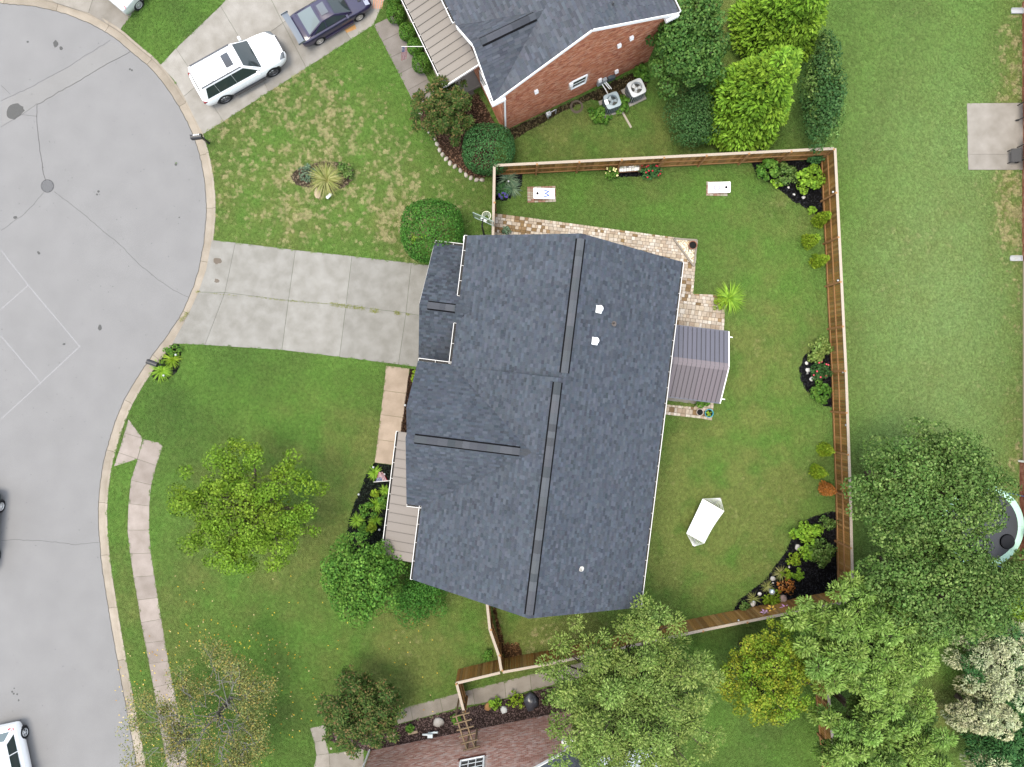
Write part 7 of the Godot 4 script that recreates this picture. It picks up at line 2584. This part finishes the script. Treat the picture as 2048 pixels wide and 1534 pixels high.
# ---------------------------------------------------------------- planting plan
func build_plants() -> void:
	tree("shade_tree", "airy lime green young tree standing alone on the front lawn", "tree", 497, 1018, 3.9, Vector3(3.7, 1.9, 3.3), "lime", 20000, 0.13, {"lobes": 80, "lobe": 0.15, "reach": 0.9, "shell": 0.1, "base": -0.2, "jitter": 0.9, "core": 1})
	tree("leafy_tree", "dense green tree beside the lower end of the porch roof", "tree", 726, 1152, 2.9, Vector3(2.1, 1.9, 2.45), "green", 14000, 0.13, {"lobes": 60, "lobe": 0.22, "core": 1, "reach": 0.8})
	tree("round_shrub", "low dark green shrub tucked under the house corner", "shrub", 838, 1187, 1.2, Vector3(1.65, 1.1, 1.55), "clipped", 7500, 0.1, {"lobes": 16, "lobe": 0.5, "trunk": 0.06, "core": 1})
	clipped_bush("clipped_bush", "big clipped round bush at the garage corner with yellow shoots", 865, 463, Vector3(1.72, 1.5, 1.72), "clipped", 9500, 0.1, "", "lime")
	clipped_bush("clipped_bush", "clipped round bush between red mulch and the fence corner", 977, 299, Vector3(1.45, 1.2, 1.36), "emerald", 8000, 0.085)
	tree("round_shrub", "dark holly mound between the magnolia and bright cypress", "shrub", 1386, 230, 1.5, Vector3(1.55, 1.5, 2.0), "deep", 9000, 0.1, {"lobes": 22, "lobe": 0.45, "trunk": 0.07, "core": 1, "reach": 0.62})
	for q in [[791, 27, 0.52, "clipped ball bush nearest the purple coupe"], [815, 64, 0.48, "clipped ball bush second from the purple coupe"], [830, 93, 0.45, "clipped ball bush beside the faded flag"], [843, 126, 0.53, "clipped ball bush nearest the crape myrtle by the porch"], [788, -4, 0.4, "small clipped ball bush at the top of the hedge row"]]:
		clipped_bush("ball_bush", q[3], q[0], q[1], Vector3(q[2], q[2] * 0.95, q[2]), "green", 1900, 0.075, "clipped ball bushes along the porch")
	tree("crape_myrtle", "crape myrtle with rusty seed heads in the red mulch bed", "tree", 886, 222, 2.1, Vector3(1.65, 1.4, 1.75), "myrtle", 9000, 0.14, {"lobes": 60, "lobe": 0.17, "reach": 0.9, "trunk": 0.06, "shell": 0.1, "spray": 0.5, "slim": 0.24, "core": 1})
	tree("crape_myrtle", "crape myrtle with brown seed heads by the lower house corner", "tree", 722, 1417, 2.4, Vector3(2.15, 1.7, 2.1), "myrtle", 12000, 0.15, {"lobes": 70, "lobe": 0.17, "reach": 0.9, "trunk": 0.07, "shell": 0.1, "spray": 0.5, "slim": 0.24, "core": 1})
	tree("magnolia_tree", "glossy dark magnolia tree against the upper brick house", "tree", 1376, 88, 3.4, Vector3(2.2, 2.2, 2.55), "magnolia", 12000, 0.16, {"lobes": 60, "lobe": 0.22, "core": 1, "rough": 0.5, "reach": 0.8})
	cone_tree("cypress_tree", "bright lime green cypress just behind the fence", "tree", P(1472, 238), 8.0, 2.25, "bright", 17000, 0.25, {"spray": 0.55, "slim": 0.24, "rings": 9, "jitter": 0.5})
	cone_tree("cypress_tree", "bright green cypress farther from the fence beside the magnolia", "tree", P(1538, 78), 7.5, 2.2, "bright", 14000, 0.25, {"spray": 0.55, "slim": 0.24, "rings": 9, "jitter": 0.5})
	tree("laurel_shrub", "dark laurel hedge shrub between the cypress and open lawn", "shrub", 1640, 185, 2.2, Vector3(1.15, 1.9, 2.9), "deep", 8500, 0.14, {"lobes": 26, "lobe": 0.36, "trunk": 0.07, "core": 1, "second": "oak"})
	small_shrub("low_shrub", "small green shrub at the corner of upper brick wall", 1281, 147, Vector3(0.45, 0.35, 0.5), "green", 420, 0.16)
	tree("oak_tree", "big olive green oak overhanging the long fence", "tree", 1852, 980, 5.6, Vector3(4.1, 2.5, 3.35), "oak", 30000, 0.14, {"lobes": 110, "lobe": 0.19, "reach": 0.78, "trunk": 0.3, "core": 1})
	tree("oak_tree", "dark green oak below the trampoline", "tree", 1880, 1176, 5.4, Vector3(4.4, 2.5, 3.0), "oak", 28000, 0.14, {"lobes": 100, "lobe": 0.19, "reach": 0.78, "trunk": 0.3, "core": 1})
	tree("feathery_conifer", "feathery light green conifer over the fence corner", "tree", 1724, 1274, 5.0, Vector3(3.6, 2.6, 3.15), "fir", 32000, 0.19, {"lobes": 95, "lobe": 0.16, "reach": 0.86, "spray": 0.6, "slim": 0.2, "trunk": 0.22, "core": 1, "shell": 0.3})
	tree("feathery_conifer", "feathery conifer with browning tips below the other conifer", "tree", 1755, 1468, 4.8, Vector3(3.4, 2.4, 2.7), "fir", 27000, 0.19, {"lobes": 80, "lobe": 0.16, "reach": 0.86, "spray": 0.6, "slim": 0.2, "trunk": 0.22, "core": 1, "shell": 0.3, "second": "oak", "second_share": 0.25})
	tree("golden_tree", "yellowing tree beyond the fence with painted flowers", "tree", 1532, 1345, 4.0, Vector3(2.45, 2.0, 2.6), "yellow", 14000, 0.12, {"lobes": 80, "lobe": 0.16, "reach": 0.88, "shell": 0.1, "second": "lime", "second_share": 0.3, "jitter": 0.9, "core": 1})
	tree("willow_oak", "large grey green tree between the two lower houses", "tree", 1268, 1396, 5.6, Vector3(4.2, 2.8, 4.3), "willow", 42000, 0.145, {"lobes": 150, "lobe": 0.135, "reach": 0.92, "shell": 0.1, "slim": 0.24, "spray": 0.35, "trunk": 0.2, "jitter": 0.9, "core": 1})
	tree("variegated_tree", "cream variegated shrub at the edge of the far lawn", "shrub", 1998, 1325, 2.3, Vector3(2.5, 2.0, 2.5), "cream", 18000, 0.15, {"lobes": 60, "lobe": 0.2, "reach": 0.86, "base": -0.6, "spray": 0.5, "slim": 0.2, "second": "emerald", "second_share": 0.15})
	tree("variegated_tree", "cream variegated shrub mixed among dark green spruces", "shrub", 1962, 1425, 2.1, Vector3(1.75, 1.7, 1.1), "cream", 8000, 0.15, {"lobes": 34, "lobe": 0.26, "reach": 0.86, "base": -0.6, "spray": 0.5, "slim": 0.2})
	tree("dark_spruce", "emerald green spruce between two cream variegated shrubs", "tree", 2025, 1385, 1.7, Vector3(1.6, 1.5, 1.0), "emerald", 8000, 0.2, {"lobes": 22, "lobe": 0.34, "spray": 0.6, "slim": 0.18})
	tree("dark_spruce", "emerald green spruce below the cream variegated shrubs", "tree", 1998, 1488, 2.0, Vector3(2.2, 1.7, 1.9), "emerald", 10000, 0.2, {"lobes": 26, "lobe": 0.34, "spray": 0.6, "slim": 0.18, "second": "cream", "second_share": 0.1})
	tree("edge_shrub", "yellow green shrub next to the trampoline and brick house", "shrub", 2042, 1178, 2.4, Vector3(1.2, 1.4, 1.7), "oak", 4800, 0.15, {"lobes": 20, "lobe": 0.36, "second": "lime"})
	bare_tree("thinning tree with pale bare branches and few yellow leaves", 402, 1465, 3.9, 3.5)
	for q in [[1640, 442, 1.5, "gold", "golden arborvitae next to the fence corner bed"], [1618, 486, 1.45, "gold", "golden arborvitae standing away from the fence, below corner bed"], [1636, 525, 1.4, "gold", "golden arborvitae next to the empty patch of lawn"], [1650, 898, 1.2, "gold", "golden arborvitae half under the oak branches"], [1633, 941, 1.45, "gold", "golden arborvitae beside the dead orange one"], [1652, 976, 1.3, "rust", "dead orange arborvitae against the fence"]]:
		cone_tree("arborvitae", q[4], "shrub", P(q[0] - 6, q[1]), q[2] * 1.15, 0.38, q[3], 1700, 0.11, {"spray": 0.5, "slim": 0.22, "rings": 6, "taper": 0.5}, "young arborvitaes along the fence")
	# ornamental grass and its neighbours
	var og := strap_plant("ornamental_grass", "tall golden green ornamental grass clump on the patchy lawn", 655, 362, 1.05, "sedge", 420, 0.03, "", 1.2)
	small_shrub("low_shrub", "dull green shrub left of nothing but the ornamental grass".replace("left of nothing but", "growing behind"), 690, 343, Vector3(0.6, 0.35, 0.5), "oak", 700, 0.1)
	small_shrub("low_shrub", "blue grey shrub beside the ornamental grass", 616, 345, Vector3(0.5, 0.3, 0.5), "blue", 500, 0.09)
	# mailbox bed
	strap_plant("daylily", "spiky daylily at the road side of the mailbox bed", 326, 742, 0.72, "bright", 130, 0.045)
	strap_plant("daylily", "spiky daylily with yellow tips behind the mailbox", 347, 718, 0.6, "gold", 90, 0.045)
	small_shrub("low_shrub", "small green plant at the driveway end of mailbox bed", 345, 700, Vector3(0.5, 0.22, 0.32), "green", 420, 0.09)
	# front bed
	for q in [[750, 945, 0.5, "daylily beside the striped flag"], [753, 1008, 0.55, "large daylily in the middle of the front bed"], [714, 1041, 0.55, "daylily at the lawn edge of the front bed"], [752, 1040, 0.45, "daylily near the porch gutter in front bed"], [770, 980, 0.35, "small dark daylily near the porch gutter"]]:
		strap_plant("daylily", q[3], q[0], q[1], q[2], "bright", 80, 0.05)
	for q in [[750, 986, 0.26, "small bushy green plant above the large daylily"], [737, 1020, 0.5, "bushy green plant beside the large daylily"], [770, 1005, 0.45, "green plant between the large daylily and porch"], [728, 1062, 0.45, "green plant spilling over the lower end of front bed"], [743, 1056, 0.3, "yellow green plant at the lower end of front bed"]]:
		small_shrub("low_shrub", q[3], q[0], q[1], Vector3(q[2], 0.25, q[2] * 0.9), "gold" if q[2] < 0.35 else "green", 260, 0.13)
	small_shrub("low_shrub", "yellow flowering plant in the strip beside the front walk", 829, 754, Vector3(0.2, 0.15, 0.4), "gold", 260, 0.08)
	# fence corner bed
	small_shrub("corner_shrub", "broad green hydrangea in the fence corner bed", 1535, 338, Vector3(0.75, 0.6, 0.6), "green", 800, 0.16)
	small_shrub("corner_shrub", "dull green shrub in the middle of fence corner bed", 1572, 350, Vector3(0.7, 0.5, 0.6), "oak", 900, 0.1)
	small_shrub("corner_shrub", "glossy yellow green gardenia against the long fence", 1620, 360, Vector3(0.85, 0.7, 0.8), "bright", 1000, 0.15)
	small_shrub("corner_shrub", "small dark green shrub right in the fence corner", 1631, 316, Vector3(0.5, 0.45, 0.35), "emerald", 500, 0.11)
	small_shrub("corner_shrub", "low yellow green plant at the lawn edge of the corner bed", 1556, 366, Vector3(0.35, 0.25, 0.3), "bright", 220, 0.14)
	small_shrub("corner_shrub", "small bright plant at the tip of the corner bed", 1625, 421, Vector3(0.25, 0.2, 0.2), "bright", 140, 0.13)
	# bench roses
	small_shrub("rose_bush", "rose bush with pale yellow blooms beside the bench", 1225, 344, Vector3(0.4, 0.4, 0.42), "green", 420, 0.1, "", Color(0.66, 0.62, 0.3), 14)
	small_shrub("rose_bush", "rose bush with red blooms beside the bench", 1301, 342, Vector3(0.62, 0.45, 0.5), "emerald", 900, 0.09, "", Color(0.36, 0.02, 0.04), 16)
	# corner by the paver path
	for q in [[1016, 358, 0.75, "blue", "grey green iris clump in the bed by the W board"], [1024, 378, 0.65, "blue", "striped iris clump at the lawn side by the W board"], [1004, 380, 0.55, "emerald", "dark iris clump at the fence foot by the W board"]]:
		strap_plant("iris_clump", q[4], q[0], q[1], q[2], q[3], 70, 0.055)
	small_shrub("low_shrub", "small purple flowering plant at the end of iris bed", 1006, 391, Vector3(0.28, 0.15, 0.2), "deep", 160, 0.07, "", Color(0.09, 0.06, 0.28), 22)
	# patio palm
	strap_plant("palm_plant", "bright palm like plant at the paver patio corner", 1457, 597, 0.95, "bright", 150, 0.07, "", 0.9)
	small_shrub("low_shrub", "orange tinged green plant under the patio palm", 1440, 605, Vector3(0.4, 0.3, 0.45), "gold", 420, 0.1)
	small_shrub("low_shrub", "green potted plant under the edge of back porch roof", 1406, 804, Vector3(0.4, 0.4, 0.32), "green", 420, 0.13)
	# half round bed
	small_shrub("bed_shrub", "leafy light green shrub at the upper end of half round bed", 1640, 695, Vector3(0.62, 0.5, 0.55), "willow", 800, 0.11)
	small_shrub("bed_shrub", "light green shrub against its larger twin in half round bed", 1632, 713, Vector3(0.5, 0.4, 0.4), "willow", 520, 0.11)
	small_shrub("bed_shrub", "dark rose with red blooms in the half round bed", 1638, 742, Vector3(0.6, 0.5, 0.55), "deep", 800, 0.1, "", Color(0.5, 0.06, 0.1), 8)
	small_shrub("bed_shrub", "bright green shrub at the lower end of half round bed", 1641, 785, Vector3(0.6, 0.5, 0.62), "green", 800, 0.12)
	# long bed
	small_shrub("bed_shrub", "light green round leaved shrub in the long mulch bed", 1612, 1062, Vector3(0.85, 0.5, 0.6), "bright", 700, 0.14)
	small_shrub("bed_shrub", "light green trailing shrub below the round leaved one", 1615, 1096, Vector3(0.5, 0.4, 0.7), "bright", 520, 0.14)
	small_shrub("bed_shrub", "thin shrub against the fence in the long mulch bed", 1656, 1046, Vector3(0.6, 0.35, 0.4), "oak", 300, 0.11)
	small_shrub("bed_shrub", "olive shrub under the oak at the long bed", 1640, 1105, Vector3(0.8, 0.6, 0.7), "oak", 900, 0.12)
	for q in [[1560, 1146, 0.5, "sedge", "grassy tuft in the middle of the long mulch bed"], [1506, 1196, 0.45, "sedge", "grassy tuft beside the white stone in long bed"], [1534, 1172, 0.45, "sedge", "thin grassy tuft beside the gazing ball"]]:
		strap_plant("grass_tuft", q[4], q[0], q[1], q[2], q[3], 60, 0.025)
	for q in [[1573, 1148, 0.3, "gold", "yellow green plant beside the grassy tuft"], [1596, 1150, 0.35, "bright", "bright plant at the tree side of the long bed"], [1548, 1192, 0.42, "gold", "yellow bush in front of the metal flowers"], [1549, 1207, 0.38, "gold", "yellow bush touching the yellow metal flower"], [1532, 1199, 0.25, "gold", "tiny yellow plant by the gazing ball"], [1588, 1120, 0.4, "gold", "yellow leaved sprig in the long mulch bed"], [1572, 1172, 0.5, "rust", "brown leaved plant fading in the long bed"], [1488, 1212, 0.3, "oak", "dull green plant at the fence end of long bed"]]:
		small_shrub("bed_plant", q[4], q[0], q[1], Vector3(q[2], 0.22, q[2]), q[3], 220, 0.11)
	# by the air conditioners and lower house
	small_shrub("hosta", "leafy hosta clump in front of the grey air conditioner", 1201, 230, Vector3(0.62, 0.3, 0.5), "green", 420, 0.18)
	small_shrub("hosta", "leafy green plant between the two air conditioners", 1245, 208, Vector3(0.4, 0.4, 0.5), "green", 420, 0.14)
	for q in [[912, 1437, 0.3, "green", "small plant beside the big grey boulder"], [990, 1408, 0.35, "bright", "green plant beside the tan flat stone"], [1030, 1400, 0.5, "gold", "yellow green bush beside the dark grey bag"], [1100, 1395, 0.5, "oak", "dry brown green bush behind the dark grey bag"], [820, 1457, 0.25, "green", "small fern in the littered bed by the edging blocks"], [975, 1310, 0.3, "green", "weedy plant at the corner of the bent fence"], [1013, 462, 0.25, "blue", "small grey plant on the paver path beside the house"]]:
		small_shrub("bed_plant", q[4], q[0], q[1], Vector3(q[2], 0.25, q[2]), q[3], 260, 0.11)

# ---------------------------------------------------------------- the place
func _ready() -> void:
	rng.seed = 20240607
	var cam := Camera3D.new()
	cam.name = "camera"
	add_child(cam)
	cam.position = Vector3(0, CAM_H, 0)
	cam.rotation_degrees = Vector3(-90, 0, 0)
	cam.fov = rad_to_deg(2.0 * atan(767.0 / LENS))
	cam.far = 500.0
	cam.current = true
	var sky_m := ProceduralSkyMaterial.new()
	sky_m.sky_top_color = Color(0.83, 0.87, 0.93)
	sky_m.sky_horizon_color = Color(0.86, 0.88, 0.91)
	sky_m.sky_curve = 0.3
	sky_m.ground_bottom_color = Color(0.4, 0.42, 0.36)
	sky_m.ground_horizon_color = Color(0.6, 0.62, 0.6)
	sky_m.sun_angle_max = 1.0
	var sky := Sky.new()
	sky.sky_material = sky_m
	var env := Environment.new()
	env.background_mode = Environment.BG_SKY
	env.sky = sky
	env.tonemap_mode = Environment.TONE_MAPPER_LINEAR
	env.tonemap_exposure = 3.3
	env.sdfgi_enabled = true
	env.ssao_enabled = true
	env.ssil_enabled = true
	var we := WorldEnvironment.new()
	we.name = "world"
	we.environment = env
	add_child(we)
	var sun := DirectionalLight3D.new()
	sun.name = "sun"
	sun.light_energy = 0.45
	sun.light_angular_distance = 26.0
	sun.light_color = Color(1.0, 0.965, 0.91)
	sun.shadow_enabled = true
	add_child(sun)
	sun.look_at_from_position(Vector3(-4.5, 20, 0.5), Vector3.ZERO)

	for q in [[noise_a, 1, 0.16, 3], [noise_b, 2, 0.55, 3], [noise_c, 3, 3.6, 3], [noise_d, 4, 1.25, 4]]:
		q[0].seed = q[1]
		q[0].frequency = q[2]
		q[0].fractal_octaves = q[3]
	make_textures()
	var t0 := Time.get_ticks_msec()
	build_ground()
	print("ground ", Time.get_ticks_msec() - t0)
	build_paving()
	build_beds()
	print("paving ", Time.get_ticks_msec() - t0)
	main_house()
	main_porches()
	brick_house()
	lower_brick_house()
	edge_house()
	print("houses ", Time.get_ticks_msec() - t0)
	build_fences()
	build_vehicles()
	build_yard()
	print("yard ", Time.get_ticks_msec() - t0)
	build_plants()
	print("plants ", Time.get_ticks_msec() - t0)
	build_grass()
	print("grass ", Time.get_ticks_msec() - t0)
